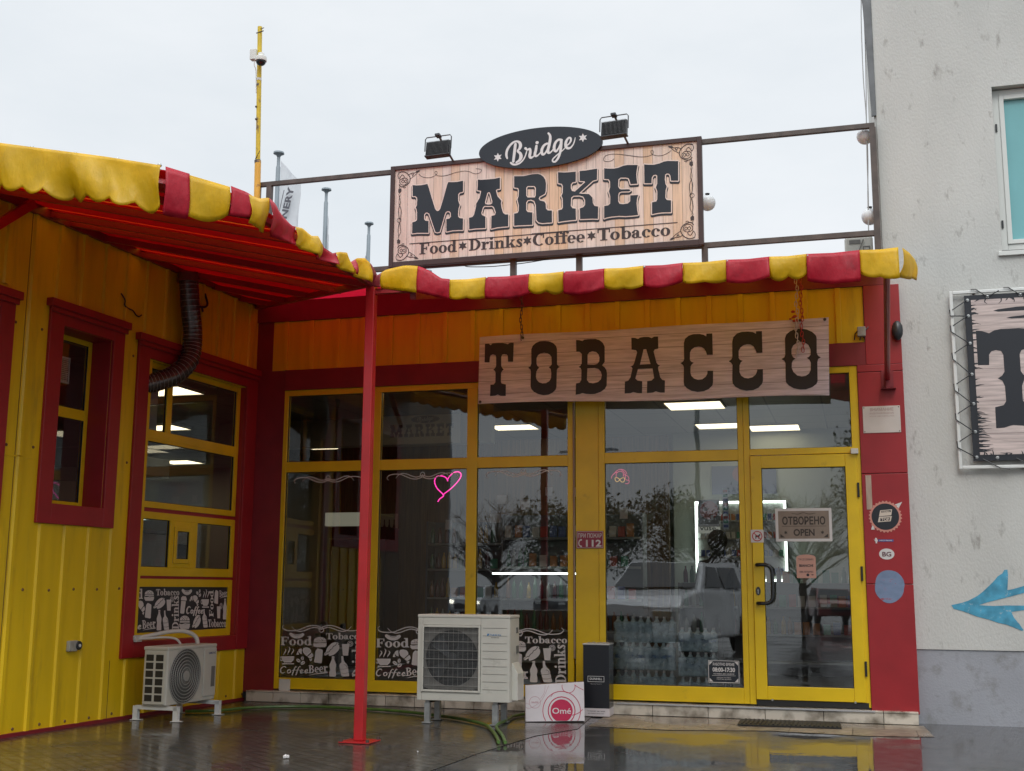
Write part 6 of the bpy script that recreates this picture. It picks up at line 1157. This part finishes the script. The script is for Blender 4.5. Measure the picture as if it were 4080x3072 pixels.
# ================================================================ shelves and stock inside
SH = mat('dark shelf steel', (.09, .09, .09), .5)
def shelf_unit(x0, x1, y, zs_, lab, seed, kinds):
    t = thing('shelf_unit', ((x0 + x1) / 2, y, .13), lab, 'shelf', 'stocked shelving inside the shop')
    b = MB(Matrix.Translation((0, y, 0)) @ FAC); b.box(x0, x1, .13, max(zs_) + .35, -.3, -.28); b.box(x0 - .03, x0, .13, max(zs_) + .35, -.28, .05); b.box(x1, x1 + .03, .13, max(zs_) + .35, -.28, .05); b.build('frame', SH, t)
    rr = random.Random(seed)
    for zq in zs_:
        b = MB(Matrix.Translation((0, y, 0)) @ FAC); b.box(x0, x1, zq - .03, zq, -.28, .05); b.build('shelf', MATS['pale grey cabinet'], t)
    return t
shelf_unit(2.1, 4.2, 3.6, (.35, .8, 1.25, 1.72, 2.15), 'long stocked shelf seen through the third pane', 1, 0)
shelf_unit(.6, 1.9, 4.4, (.35, .8, 1.25, 1.7, 2.1), 'stocked shelf in front of the wood panels, seen through the second pane', 2, 0)
shelf_unit(4.6, 7.4, 4.7 - .0, (.35, .75, 1.15), 'low stocked counter shelf seen through the large window and door', 3, 0)
bc = [mat('bottle ' + n, c, .2, spec=.7) for n, c in (('amber', (.16, .06, .02)), ('green', (.03, .12, .06)), ('clear', (.25, .28, .28)), ('wine', (.08, .01, .02)), ('yellow', (.4, .26, .04)))]
protos = []
for m in bc:
    b = MB(); b.lathe([(.034, 0), (.036, .01), (.036, .16), (.03, .19), (.013, .235), (.013, .27), (0, .272)], (0, 0, 0), 8); b.M = I4
    b.v = [Vector((v.x, v.z, v.y)) for v in b.v]; protos.append(b.build('bottle', m, None, True, origin=(0, 0, 0)))
pkp = []
for m in pcs:
    b = MB(); b.box(-.05, .05, -.03, .03, 0, .17); pkp.append(b.build('packet', m, None, origin=(0, 0, 0)))
rr = random.Random(21); first = set(); cnt = 0; names = ('amber', 'green', 'clear', 'dark wine', 'yellow'); pn = ('white', 'red', 'green', 'blue', 'orange')
for (x0, x1, y, zl, where) in ((2.2, 4.1, 3.5, (.8, 1.25, 1.72, 2.15), 'on the long shelf behind the third pane'), (.7, 1.8, 4.3, (.8, 1.25, 1.7, 2.1), 'on the shelf behind the second pane'), (4.7, 7.3, 4.6, (.75, 1.15, 1.5), 'on the counter shelf behind the large window')):
    for li, z in enumerate(zl):
        x = x0; bott = rr.random() < .6
        while x < x1:
            k = rr.randrange(5); src = (protos if bott else pkp)[k]; kind = 'bottle' if bott else 'packet'
            if (kind, k) in first: o = src.copy(); S.collection.objects.link(o)
            else: o = src; first.add((kind, k))
            o.location = (x, y, z + .001); o.scale = (1, 1, rr.uniform(.85, 1.15)) ; cnt += 1
            o['label'] = '%s %s %s' % ((names if bott else pn)[k], kind, where); o['category'] = kind; o['group'] = 'stock %ss %s' % (kind, where)
            x += rr.uniform(.085, .12) if bott else rr.uniform(.12, .17)
            if rr.random() < .12: bott = not bott
for i, k in [(i, k) for i in (0, 1) for k in range(5)]:
    if (('bottle', 'packet')[i], k) not in first: bpy.data.objects.remove((protos, pkp)[i][k])
b = MB(Matrix.Translation((0, 1.2, 0)) @ FAC); b.box(2.05, 3.25, 1.69, 1.715, 0, .03)
t = thing('tube_light', (2.6, 3.3, 1.6), 'long white tube light under a shelf behind the second and third panes', 'tube light')
b = MB(Matrix.Translation((0, 3.3, 0)) @ FAC); b.box(2.02, 3.45, 1.60, 1.625, 0, .03); b.build('tube', LED, t)
b = MB(Matrix.Translation((0, 3.3, 0)) @ FAC); b.box(2.0, 3.47, 1.626, 1.66, -.02, .05); b.build('housing', SH, t)
t = thing('drinks_fridge', (-.8, 4.6, .13), 'dark drinks fridge with lit cream header behind the first pane', 'fridge')
b = MB(Matrix.Translation((0, 4.5, 0)) @ FAC); b.box(-1.3, -.2, .13, 2.38, -.6, 0); b.build('body', mat('fridge black', (.012, .012, .014), .35), t)
b = MB(Matrix.Translation((0, 4.5, 0)) @ FAC); b.box(-1.28, -.4, 2.40, 2.62, -.1, .02); b.build('header', mat('lit header', (.4, .4, .32), .5, emit=(.5, .5, .38), es=.28), t)
b = MB(Matrix.Translation((0, 4.5, 0)) @ FAC); b.fr(-1.2, -.3, .4, 2.2, .03, 0, .02); b.tube([(-1.14, .8, .03), (-1.14, 2.0, .03)], .015, 8); b.build('door', mat('fridge trim', (.16, .16, .16), .3), t)
t = thing('bottle_poster', (.4, 5.5, 2.05), 'pale poster with three bottle shapes on the wood-panelled wall', 'poster')
b = MB(Matrix.Translation((0, 5.55, 0)) @ FAC); b.box(-.72, -.4, 2.2, 2.66, 0, .01); b.build('sheet', mat('buff paper', (.36, .32, .24), .6), t)
b = MB(Matrix.Translation((0, 5.55, 0)) @ FAC)
for k in range(3): u = -.68 + k * .09; b.prism([(u, 2.24), (u + .06, 2.24), (u + .06, 2.42), (u + .04, 2.48), (u + .04, 2.56), (u + .02, 2.56), (u + .02, 2.48), (u, 2.42)], .0105, .012)
b.build('shapes', mat('dark brown ink', (.045, .035, .03), .6), t)
# ================================================================ roof top things
def flood(name, c, base, ang, lab):
    t = thing(name, c, lab, 'floodlight', 'black floodlights over the market sign')
    F = frame(Vector(c), R(ang), R(-8)); w, h = .31, .20
    b = MB(F); b.box(-w / 2, w / 2, -h / 2, h / 2, -.05, .0)
    for k in range(19): u = -w / 2 + .012 + k * (w - .024) / 18; b.box(u - .003, u + .003, -h / 2 + .01, h / 2 - .01, .0, .035)
    b.box(-w / 2 - .006, w / 2 + .006, -h / 2 - .006, -h / 2 + .012, -.055, .03); b.build('housing', DPL, t, bevel=.003)
    b = MB(F); b.tube([(-w / 2 - .018, -.02, .0), (-w / 2 - .018, h / 2 + .035, .01), (-w / 2, h / 2 + .06, .01), (w / 2, h / 2 + .06, .01), (w / 2 + .018, h / 2 + .035, .01), (w / 2 + .018, -.02, .0)], .007, 6); b.box(-.03, .03, h / 2 + .05, h / 2 + .075, -.02, .06); b.build('yoke', DPL, t)
    b = MB(); p = F @ Vector((0, h / 2 + .065, .0)); b.tube([p, Vector(base)], .014, 8); b.build('arm', RUST, t)
flood('floodlight', (2.535, -.8, 6.675), (2.47, -.05, 6.79), -4, 'black floodlight on an arm above the left end of the market sign')
flood('floodlight', (4.715, -.8, 6.70), (4.74, -.05, 6.79), -6, 'black floodlight on an arm right of the Bridge oval')
t = thing('camera_mast', (-.35, 0, 5), 'rust-spotted yellow steel mast rising behind the awning with brackets at its top', 'mast')
MY = mat('mast yellow', (.58, .42, .02), .45, var=.15, vs=8, dirt=(.14, .08, .03), ds=7, dth=(.58, .66), stretch=(1, 1, .5))
b = MB(); b.M = I4; b.tube([(-.30, 0, 5.0), (-.345, 0, 7.08)], .043, 14); b.build('lower_tube', mat('mast orange', (.66, .36, .04), .45, var=.1, dirt=(.2, .1, .04), ds=9, dth=(.62, .7)), t, True)
b = MB(); b.tube([(-.345, 0, 7.08), (-.405, 0, 9.03)], .032, 14); b.build('upper_tube', MY, t, True)
b = MB(); b.tube([(-.44, -.03, 8.93), (-.33, -.03, 8.95)], .008, 6); b.tube([(-.345, 0, 7.05), (-.35, 0, 7.09)], .045, 12); b.tube([(-.37, -.03, 7.1), (-.29, -.06, 7.2)], .005, 5); b.tube([(-.385, 0, 8.16), (-.385, 0, 8.19)], .035, 10); b.sphere((-.39, -.035, 7.85), .016, 8); b.sphere((-.38, -.035, 7.67), .018, 8); b.tube([(-.33, -.02, 9.0), (-.38, -.02, 8.99)], .006, 5); b.build('clamps', RUST, t)
b = MB(); b.tube([(-.383, 0, 8.24), (-.384, 0, 8.275)], .036, 12); b.build('white_band', WHITE, t)
t = thing('dome_camera', (-.31, -.1, 8.4), 'white dome security camera with dark glass bubble on the yellow mast', 'security camera')
b = MB(FAC); b.lathe([(.0, .12), (.04, .115), (.045, .08), (.075, .06), (.08, .02), (.078, .0)], (-.30, 8.46, .12), 20); b.tube([(-.30, 8.55, .10), (-.36, 8.57, .05)], .022, 8); b.build('housing', WHITE, t, True)
b = MB(FAC); b.sphere((-.30, 8.46, .12), .07, 18, (1, .95, 1)); b.build('bubble', mat('black glass', (.01, .01, .012), .08), t, True)
b = MB(FAC); b.box(-.50, -.41, 8.53, 8.68, .0, .08); b.build('junction_box', WHITE, t, bevel=.006)
b = MB(FAC); b.tube(smooth([(-.43, 8.54, .05), (-.44, 8.46, .05), (-.42, 8.38, .03), (-.41, 8.2, .03), (-.40, 8.05, .03)], 3), .006, 6); b.build('cable', WHITE, t)
GLB = mat('opal globe', (.72, .74, .75), .25, trans=.25)
for (u, v, lab) in ((7.53, 6.69, 'upper white globe lamp hanging by the top rail at the plaster wall'), (7.545, 5.70, 'lower white globe lamp half behind the frame post by the plaster wall'), (5.665, 6.03, 'white globe lamp peeping out at the right edge of the market sign')):
    t = thing('globe_lamp', (u, .2, v - .1), lab, 'globe lamp', 'white globe lamps on the roof frame')
    b = MB(Matrix.Translation((0, .2, 0)) @ FAC); b.sphere((u, v, 0), .098, 20); b.build('globe', GLB, t, True)
    b = MB(Matrix.Translation((0, .2, 0)) @ FAC); b.lathe([(.02, .09), (.03, .12), (.012, .125)], (u, v, 0), 10); b.build('cap', DPL, t)
b = MB(FAC); b.tube(smooth([(7.575, 12, -.15), (7.56, 8.9, -.15), (7.58, 8.1, -.15), (7.57, 7.4, -.15), (7.555, 6.9, -.15), (7.55, 6.4, -.14), (7.53, 5.95, -.14), (7.52, 5.5, -.12)], 4), .006, 6); b.tube(smooth([(7.575, 12, -.15), (7.565, 8.9, -.15), (7.545, 8.1, -.15), (7.54, 7.4, -.15), (7.552, 6.9, -.15), (7.54, 6.4, -.14), (7.535, 5.95, -.14), (7.52, 5.5, -.12)], 4), .006, 6)
tag(b.build('hanging_cable', mat('grey cable', (.36, .37, .37), .5), None), 'pair of thin grey cables hanging down beside the plaster wall to the roof frame', 'cable')
b = MB(FAC); b.tube(smooth([(2.6, 5.43, -.1), (2.7, 5.40, -.05), (3.0, 5.385, -.05), (3.4, 5.40, -.05), (3.7, 5.43, -.06)], 3), .006, 5)
tag(b.build('sagging_cable', DPL, None), 'thin dark cable sagging under the market sign frame', 'cable')
t = thing('air_conditioner', (7.42, 2.2, 5.6), 'beige outdoor unit on the roof, partly hidden behind the awning end', 'air conditioner', 'outdoor fan units')
b = MB(Matrix.Translation((0, 2, 0)) @ FAC); b.box(7.24, 7.60, 5.45, 6.0, -.5, 0); b.build('casing', ACW, t, bevel=.03)
b = MB(Matrix.Translation((0, 2, 0)) @ FAC); b.box(7.30, 7.44, 5.9, 5.95, .0, .012); b.fr(7.47, 7.56, 5.80, 5.86, .012, 0, .01); b.tube([(7.48, 5.95, .01), (7.44, 5.85, .012), (7.40, 5.75, .01)], .006, 6); b.build('handle', mat('dusty grey plastic', (.16, .155, .145), .7), t)
# ================================================================ flagpoles behind
PG = mat('grey flagpole paint', (.22, .26, .29), .4, var=.06); FLG = mat('white flag cloth', (.68, .70, .73), .7, trans=.35, var=.05)
for i, (x, y, lab) in enumerate(((-6.08, 11.38, 'grey flagpole flying the lettered white flag, nearest the yellow mast'), (-6.11, 14.19, 'grey flagpole with a limp white flag, second to the right of the mast'), (-6.19, 17.29, 'grey flagpole with its furled flag, left of the market sign'), (-6.36, 22.75, 'far flagpole of which only the cap shows under the market sign'))):
    t = thing('flagpole', (x, y, 0), lab, 'flagpole', 'row of grey flagpoles behind the shop')
    b = MB(); b.M = Matrix.Translation((x, y, 0)) @ FAC; b.lathe([(.085, 0), (.07, 6), (.055, 11.55), (.04, 11.6), (.04, 11.8)], (0, 0, 0), 14); b.build('pole', PG, t, True)
    b = MB(); b.M = Matrix.Translation((x, y, 0)) @ FAC; b.lathe([(.035, 11.8), (.06, 11.86), (.135, 11.9), (.13, 11.94), (.05, 11.98), (0, 11.99)], (0, 0, 0), 18); b.build('cap', PG, t, True)
    if i == 3: continue
    b = MB(); b.flat = True; n, m = 16, 26
    for p in range(n + 1):
        for q in range(m + 1):
            f, g = p / n, q / m
            if i == 0: top = 11.72 - .42 * min(1, f / .9) * 1 - .1 * f; wd = .52; X = x + .06 + f * wd + .015 * math.sin(g * 9); Z = top - g * (1.75 - .25 * f) ; Y = y + .09 * math.sin(f * 7 + g * 3) * f
            elif i == 1: X = x + .07 + f * .10 * (.35 + g); Z = 11.2 - .9 * f - g * 2.6; Y = y + .04 * math.sin(f * 12)
            else: X = x - .07 - f * .10 * (.2 + g); Z = 11.1 - .5 * f - g * 2.6; Y = y + .04 * math.sin(f * 12)
            b.p(X, Y, Z)
    for p in range(n):
        for q in range(m): a = p * (m + 1) + q; b.face([a, a + 1, a + m + 2, a + m + 1])
    fo = b.build('flag', FLG, t, True)
    if i == 0:
        b = MB(); b.flat = True; b.M = Matrix.Translation((x + .18, y - .13, 10.15)) @ FAC; pol = stroke([(-.09, -.1, .02), (-.02, .3, .02), (.07, .75, .02)]) ; b.tris(union(pol), 0); txt(b, 'NERY', .16, .02, .17, .80, .04, rot=R(77), wz=0); b.build('flag_print', mat('dark grey print', (.09, .09, .11), .6), fo)
# ================================================================ things behind the camera, seen as reflections in the glass
def car(x, y, ang, col, lab, tall=1.0, lit=False, z=0, sc=1):
    t = thing('parked_car', (x, y, z), lab, 'car', 'cars parked behind the viewpoint')
    F = Matrix.Translation((x, y, z)) @ Matrix.Rotation(R(ang), 4, 'Z') @ Matrix.Diagonal((sc, sc, sc, 1)); m = mat('car paint ' + col[0], col[1], .25, coat=.5, spec=.6); k = tall
    b = MB(F); n = 12; L_ = 4.4
    prof = [(-2.2, .55, .62), (-2.15, .85, .78), (-1.9, 1.0, .82), (-.95, 1.06 * k, .84), (2.1, 1.05 * k, .84), (2.2, .7, .8), (2.2, .4, .78)]
    lo = .28; P = [(-2.2, .35)] + [(a, c) for a, c, _ in prof] + [(2.15, lo), (-2.1, lo)]
    # body side outline extruded across, edges bevelled
    i0 = len(b.v)
    for s in (-.86, .86):
        for a, c in P: b.p(a, s * (1 if c < .95 else .95), c)
    q = len(P); b.face([i0 + j for j in range(q)]); b.face([i0 + q + j for j in range(q)][::-1])
    for j in range(q): b.face([i0 + j, i0 + q + j, i0 + q + (j + 1) % q, i0 + (j + 1) % q])
    b.build('body', m, t, bevel=.06)
    b = MB(F); R0 = 1.45 * k + .06; cab = [(-1.0, 1.03 * k), (-.35, R0), (1.55, R0 + .02), (2.12, 1.03 * k)]
    for s in (-1, 1): b.poly([(a, s * (.80 if c < 1.2 else .66), c) for a, c in cab])
    b.poly([(-.35, -.66, R0), (-.35, .66, R0), (1.55, .66, R0 + .02), (1.55, -.66, R0 + .02)]); b.flat = False
    for a, c in ((0, 1), (2, 3)): b.poly([(cab[a][0], -(.80 if cab[a][1] < 1.2 else .66), cab[a][1]), (cab[a][0], (.80 if cab[a][1] < 1.2 else .66), cab[a][1]), (cab[c][0], (.80 if cab[c][1] < 1.2 else .66), cab[c][1]), (cab[c][0], -(.80 if cab[c][1] < 1.2 else .66), cab[c][1])])
    b.build('cabin', m, t, bevel=.03)
    g = MATS.get('car glass') or mat('car glass', (.015, .02, .025), .06)
    b = MB(F); b.flat = True
    b.poly([(-.99, -.72, 1.07 * k), (-.99, .72, 1.07 * k), (-.42, .60, R0 - .04), (-.42, -.60, R0 - .04)]); b.v = [v + (F.to_3x3() @ Vector((-.035, 0, .03))) for v in b.v]; b.build('windscreen', g, t)
    for s in (-1, 1):
        b = MB(F); b.flat = True
        for xa, xb, xc, xd in ((-.72, .30, .30, -.28), (.40, 1.4, 1.4, .40)): b.poly([(xa, s * .82, 1.10 * k), (xb, s * .82, 1.10 * k), (xc, s * .69, R0 - .06), (xd, s * .69, R0 - .06)])
        b.build('side_window', g, t)
        b = MB(F); b.box(-2.24, -2.08, s * .60 - .17, s * .60 + .17, .66, .80); b.build('headlight', (MATS.get('lit headlamp') or mat('lit headlamp', (.9, .9, .85), .3, emit=(1, .95, .8), es=8)) if lit else (MATS.get('headlamp') or mat('headlamp', (.6, .62, .62), .1, .5)), t, bevel=.02)
    b = MB(F); b.box(-2.235, -2.15, -.4, .4, .45, .68); b.build('grille', DPL, t, bevel=.02)
    for xw in (-1.35, 1.35):
        for s in (-.78, .78):
            b = MB(F); b.v = []; n = 18; i0 = 0
            b2 = MB(F @ Matrix.Translation((xw, s, .33)) @ Matrix.Rotation(R(90), 4, 'X')); b2.lathe([(.2, -.11), (.32, -.11), (.34, -.08), (.34, .08), (.32, .11), (.2, .11)], (0, 0, 0), 20, 'w'); w = b2.build('wheel', DARK, t, True)
            b2 = MB(F @ Matrix.Translation((xw, s, .33)) @ Matrix.Rotation(R(90), 4, 'X')); b2.lathe([(0, -.10), (.2, -.10), (.2, .10), (0, .10)], (0, 0, 0), 16, 'w'); b2.build('rim', GALV, w)
car(3.25, -12.9, -79, ('silver', (.76, .77, .78)), 'silver tall car parked close by, mirrored in the large window', 1.04, sc=1.26)
for i, (x, y, a, c, lab, lit) in enumerate(((-14.5, -42, 80, ('white', (.6, .6, .6)), 'white car with lit headlamps far across the road, leftmost of the row', True), (-10.6, -41, 95, ('pale grey', (.42, .44, .46)), 'pale grey car with lit headlamps second in the far row', True), (-7, -44, 90, ('graphite', (.06, .065, .07)), 'dark grey car standing in the far row', False), (-2.5, -38, 80, ('cream', (.5, .48, .42)), 'cream car alone right of the far row', False), (6, -40, 100, ('dark red', (.2, .03, .03)), 'dark red car at the right end of the far row', False))): car(x, y, -a, c, lab, 1, lit)
t0 = None
for i, (x, y, h, lab) in enumerate(((-9.5, -34, 9, 'tall double-armed street lamp across the road, left one'), (-6.5, -48, 8.5, 'double-armed street lamp farther across the road'), (1.6, -30, 9, 'leaning street lamp across the road, right one'))):
    t = thing('street_lamp', (x, y, 0), lab, 'street lamp', 'street lamps behind the viewpoint'); b = MB(); b.tube([(x, y, 0), (x + .05, y, h)], .09, 8); b.build('pole', PG, t)
    b = MB(); b.tube([(x - 1.2, y, h + .15), (x, y, h), (x + 1.2, y, h + .25)], .05, 6); b.box(x - 1.6, x - .9, y - .12, y + .12, h + .12, h + .22); b.box(x + .9, x + 1.6, y - .12, y + .12, h + .2, h + .3); b.build('lamp_heads', PG, t)
BARK = mat('bark', (.06, .045, .035), .9); 
last_tree = [None]
def tree(x, y, h, w, seed, lab, col, bare=False):
    t = thing('tree', (x, y, 0), lab, 'tree', 'trees along the far side of the road'); last_tree[0] = t; rr = random.Random(seed); b = MB(); b.tube([(x, y, 0), (x + rr.uniform(-.3, .3), y, h * .4), (x + rr.uniform(-.4, .4), y, h * .8)], [.22, .16, .05], 8); tips = []
    for k in range(60):
        z0 = h * rr.uniform(.2, .75); a = rr.uniform(0, 6.28); l = w * rr.uniform(.5, 1) * (1.1 - z0 / h * .6); e = (x + math.cos(a) * l, y + math.sin(a) * l, z0 + l * rr.uniform(.4, 1.1)); b.tube([(x, y, z0), ((x + e[0]) / 2, (y + e[1]) / 2, (z0 + e[2]) / 2 + .1), e], [.07, .04, .015], 5); tips.append(e)
        if bare:
            for q in range(12): d = (e[0] + rr.uniform(-.9, .9), e[1] + rr.uniform(-.9, .9), e[2] + rr.uniform(-.2, 1.1)); b.tube([e if q % 2 else ((x + e[0]) / 2, (y + e[1]) / 2, (z0 + e[2]) / 2 + .1), d], [.018, .008], 3, False)
    b.build('trunk', BARK, t)
    if bare: return
    b = MB(); b.flat = True
    for k in range(9000):
        c = rr.choice(tips); r = Vector((rr.gauss(0, 1), rr.gauss(0, 1), rr.gauss(0, .8))).normalized() * rr.random() ** .7 * w * .24; p = Vector(c) + r
        u = Vector((rr.uniform(-1, 1), rr.uniform(-1, 1), rr.uniform(-1, 1))).normalized(); v = u.orthogonal().normalized(); s = rr.uniform(.045, .11)
        i = len(b.v); b.v += [p - u * s - v * s * .5, p + u * s - v * s * .5, p + u * s + v * s * .5, p - u * s + v * s * .5]; b.face([i, i + 1, i + 2, i + 3])
    b.build('crown', mat('foliage ' + col[0], col[1], .6, var=.4, vs=1.5), t)
TG = [('tall dark evergreen', ('dark', (.03, .05, .02))), ('rounded olive-green', ('olive', (.06, .075, .025))), ('reddish-brown winter', ('brown', (.09, .06, .03)))]
pos_ = [('far left end', -46), ('left of the bare trees', -38), ('left part', -30), ('centre left', -22), ('centre', -15), ('centre right', -8), ('right of the centre', -2), ('right part', 4), ('before the right end', 10), ('right end', 16), ('beyond the car row', 22), ('outermost right', 29)]
TP = {}
for i, (w_, x) in enumerate(pos_):
    k = (0, 2, 3, 3, 3, 0, 1, 3, 0, 1, 2, 1)[i]
    if k == 3: tree(x, -58 - i % 3, 6.2 + i % 2, 3.4, i, 'bare-branched winter tree at the %s of the roadside row' % w_, None, True); continue
    lab = '%s tree at the %s of the roadside row' % (TG[k][0], w_); h = 5.0 + (i * 37 % 5) * .5 + (1.8 if x > 0 else 0); y = -60 + (i % 3) * 3
    if k not in TP: tree(x, y, h, 4.6, i, lab, TG[k][1]); TP[k] = (last_tree[0], h)
    else:
        o = copy_tree(TP[k][0]); o.location = (x, y, 0); o.rotation_euler = (0, 0, i * 1.7); q = h / TP[k][1]; o.scale = (1, 1, q); o['label'] = lab
# ================================================================ customer inside
def person():
    me = bpy.data.meshes.new('body'); V = [(0, 0, .95), (0, 0, 1.15), (0, 0, 1.38), (0, .01, 1.50), (0, 0, 1.62), (0, -.01, 1.74), (.19, 0, 1.42), (.25, -.03, 1.15), (.22, -.2, 1.0), (.2, -.28, 1.0), (-.19, 0, 1.42), (-.25, .02, 1.15), (-.25, -.04, .92), (-.25, -.06, .84), (.1, 0, .9), (.11, 0, .5), (.11, .02, .08), (.12, -.14, .03), (-.1, 0, .9), (-.11, .02, .5), (-.11, .04, .08), (-.12, -.12, .03)]
    E = [(0, 1), (1, 2), (2, 3), (3, 4), (4, 5), (2, 6), (6, 7), (7, 8), (8, 9), (2, 10), (10, 11), (11, 12), (12, 13), (0, 14), (14, 15), (15, 16), (16, 17), (0, 18), (18, 19), (19, 20), (20, 21)]
    Rr = [.17, .155, .17, .06, .095, .075, .075, .055, .04, .035, .075, .055, .04, .035, .10, .07, .05, .04, .10, .07, .05, .04]
    me.from_pydata(V, E, []); o = bpy.data.objects.new('person', me); S.collection.objects.link(o); m = o.modifiers.new('skin', 'SKIN')
    for v, r in zip(me.skin_vertices[0].data, Rr): v.radius = (r, r)
    me.skin_vertices[0].data[0].use_root = True
    m2 = o.modifiers.new('sub', 'SUBSURF'); m2.levels = 2; m2.render_levels = 2; me.materials.append(mat('dark winter clothes', (.022, .02, .02), .8)); o.location = (5.58, 1.2, .13); o.rotation_euler = (0, 0, R(160)); o.scale = (1.12, 1.05, 1.10)
    tag(o, 'customer in dark winter clothes and dark hood standing inside behind the large window', 'person')
    b = MB(); b.sphere((5.58, 1.2, .13 + 1.70 * 1.1), .125, 16, (1, 1.05, 1.1)); h = b.build('hood', mat('dark brown hood', (.03, .022, .018), .9), None, True, origin=(5.58, 1.2, .13)); h.parent = o; h.matrix_parent_inverse = (Matrix.Translation((5.58, 1.2, .13)) @ Matrix.Rotation(R(160), 4, 'Z') @ Matrix.Diagonal((1.12, 1.05, 1.10, 1))).inverted()
person()

# ================================================================ kitchen side inside the wing
t = thing('extractor_hood', (-1.7, -1.6, 2.7), 'grey steel extractor hood behind the middle pane of the wing window', 'extractor hood')
b = MB(); b.box(-2.6, -1.0, -2.3, -.7, 2.72, 2.95); b.build('canopy', mat('hood steel', (.34, .34, .32), .35, .5), t, bevel=.01)
b = MB(); b.box(-2.1, -1.5, -1.8, -1.2, 2.95, 3.98); b.build('flue', MATS['hood steel'], t)
t = thing('kitchen_counter', (-1.3, -1.2, .13), 'white kitchen counter inside the wing window', 'counter')
b = MB(); b.box(-3.4, -.95, -2.4, -.5, .13, 2.02); b.build('cabinet', INW, t)
b = MB(); b.box(-3.42, -.93, -2.42, -.48, 2.025, 2.06); b.build('worktop', MATS['pale grey cabinet'], t)
b = MB(); b.lathe([(.09, 0), (.1, .02), (.07, .16), (.03, .18), (0, .2)], (0, 0, 0), 14); b.v = [Vector((v.x - 1.15, v.z - 1.3, v.y + 2.062)) for v in b.v]; kt = b.build('kettle', DPL, None, True); tag(kt, 'small black kettle on the counter inside the wing window', 'kettle')
b = MB(); b.tube(smooth([(-1.15, -1.38, 2.2), (-1.15, -1.42, 2.3), (-1.15, -1.30, 2.34), (-1.15, -1.2, 2.28)], 3), .008, 6); b.build('handle', DPL, kt, True)
for x, y, w, h, lab in ((-3.3, 2.2, 1.2, 1.9, 'tall dark storage cabinet deep in the shop seen through the wing window'), (-5.2, 3.5, 1.3, 2.2, 'second dark storage cabinet deeper behind the wing window')):
    t = thing('storage_cabinet', (x, y, .13), lab, 'cabinet'); b = MB(); b.box(x - w / 2, x + w / 2, y, y + .5, .13, .13 + h); b.build('carcass', SH, t, bevel=.01); b = MB(); b.box(x - w / 2 + .02, x - .01, y - .02, y - .001, .2, h + .1); b.box(x + .01, x + w / 2 - .02, y - .02, y - .001, .2, h + .1); b.build('door', INW, t)
rr = random.Random(31)
for k in range(9):
    x = 1.0 + k * .37; b = MB(Matrix.Translation((0, 3.2 if k > 2 else 4.05, 0)) @ FAC); z = rr.uniform(2.3, 2.75); b.box(x, x + rr.uniform(.1, .17), z, z + rr.uniform(.12, .2), 0, .004)
    tag(b.build('price_card', WPR, None), 'plain white price card hanging over the inside shelves', 'price card', 'price cards hanging over the inside shelves')
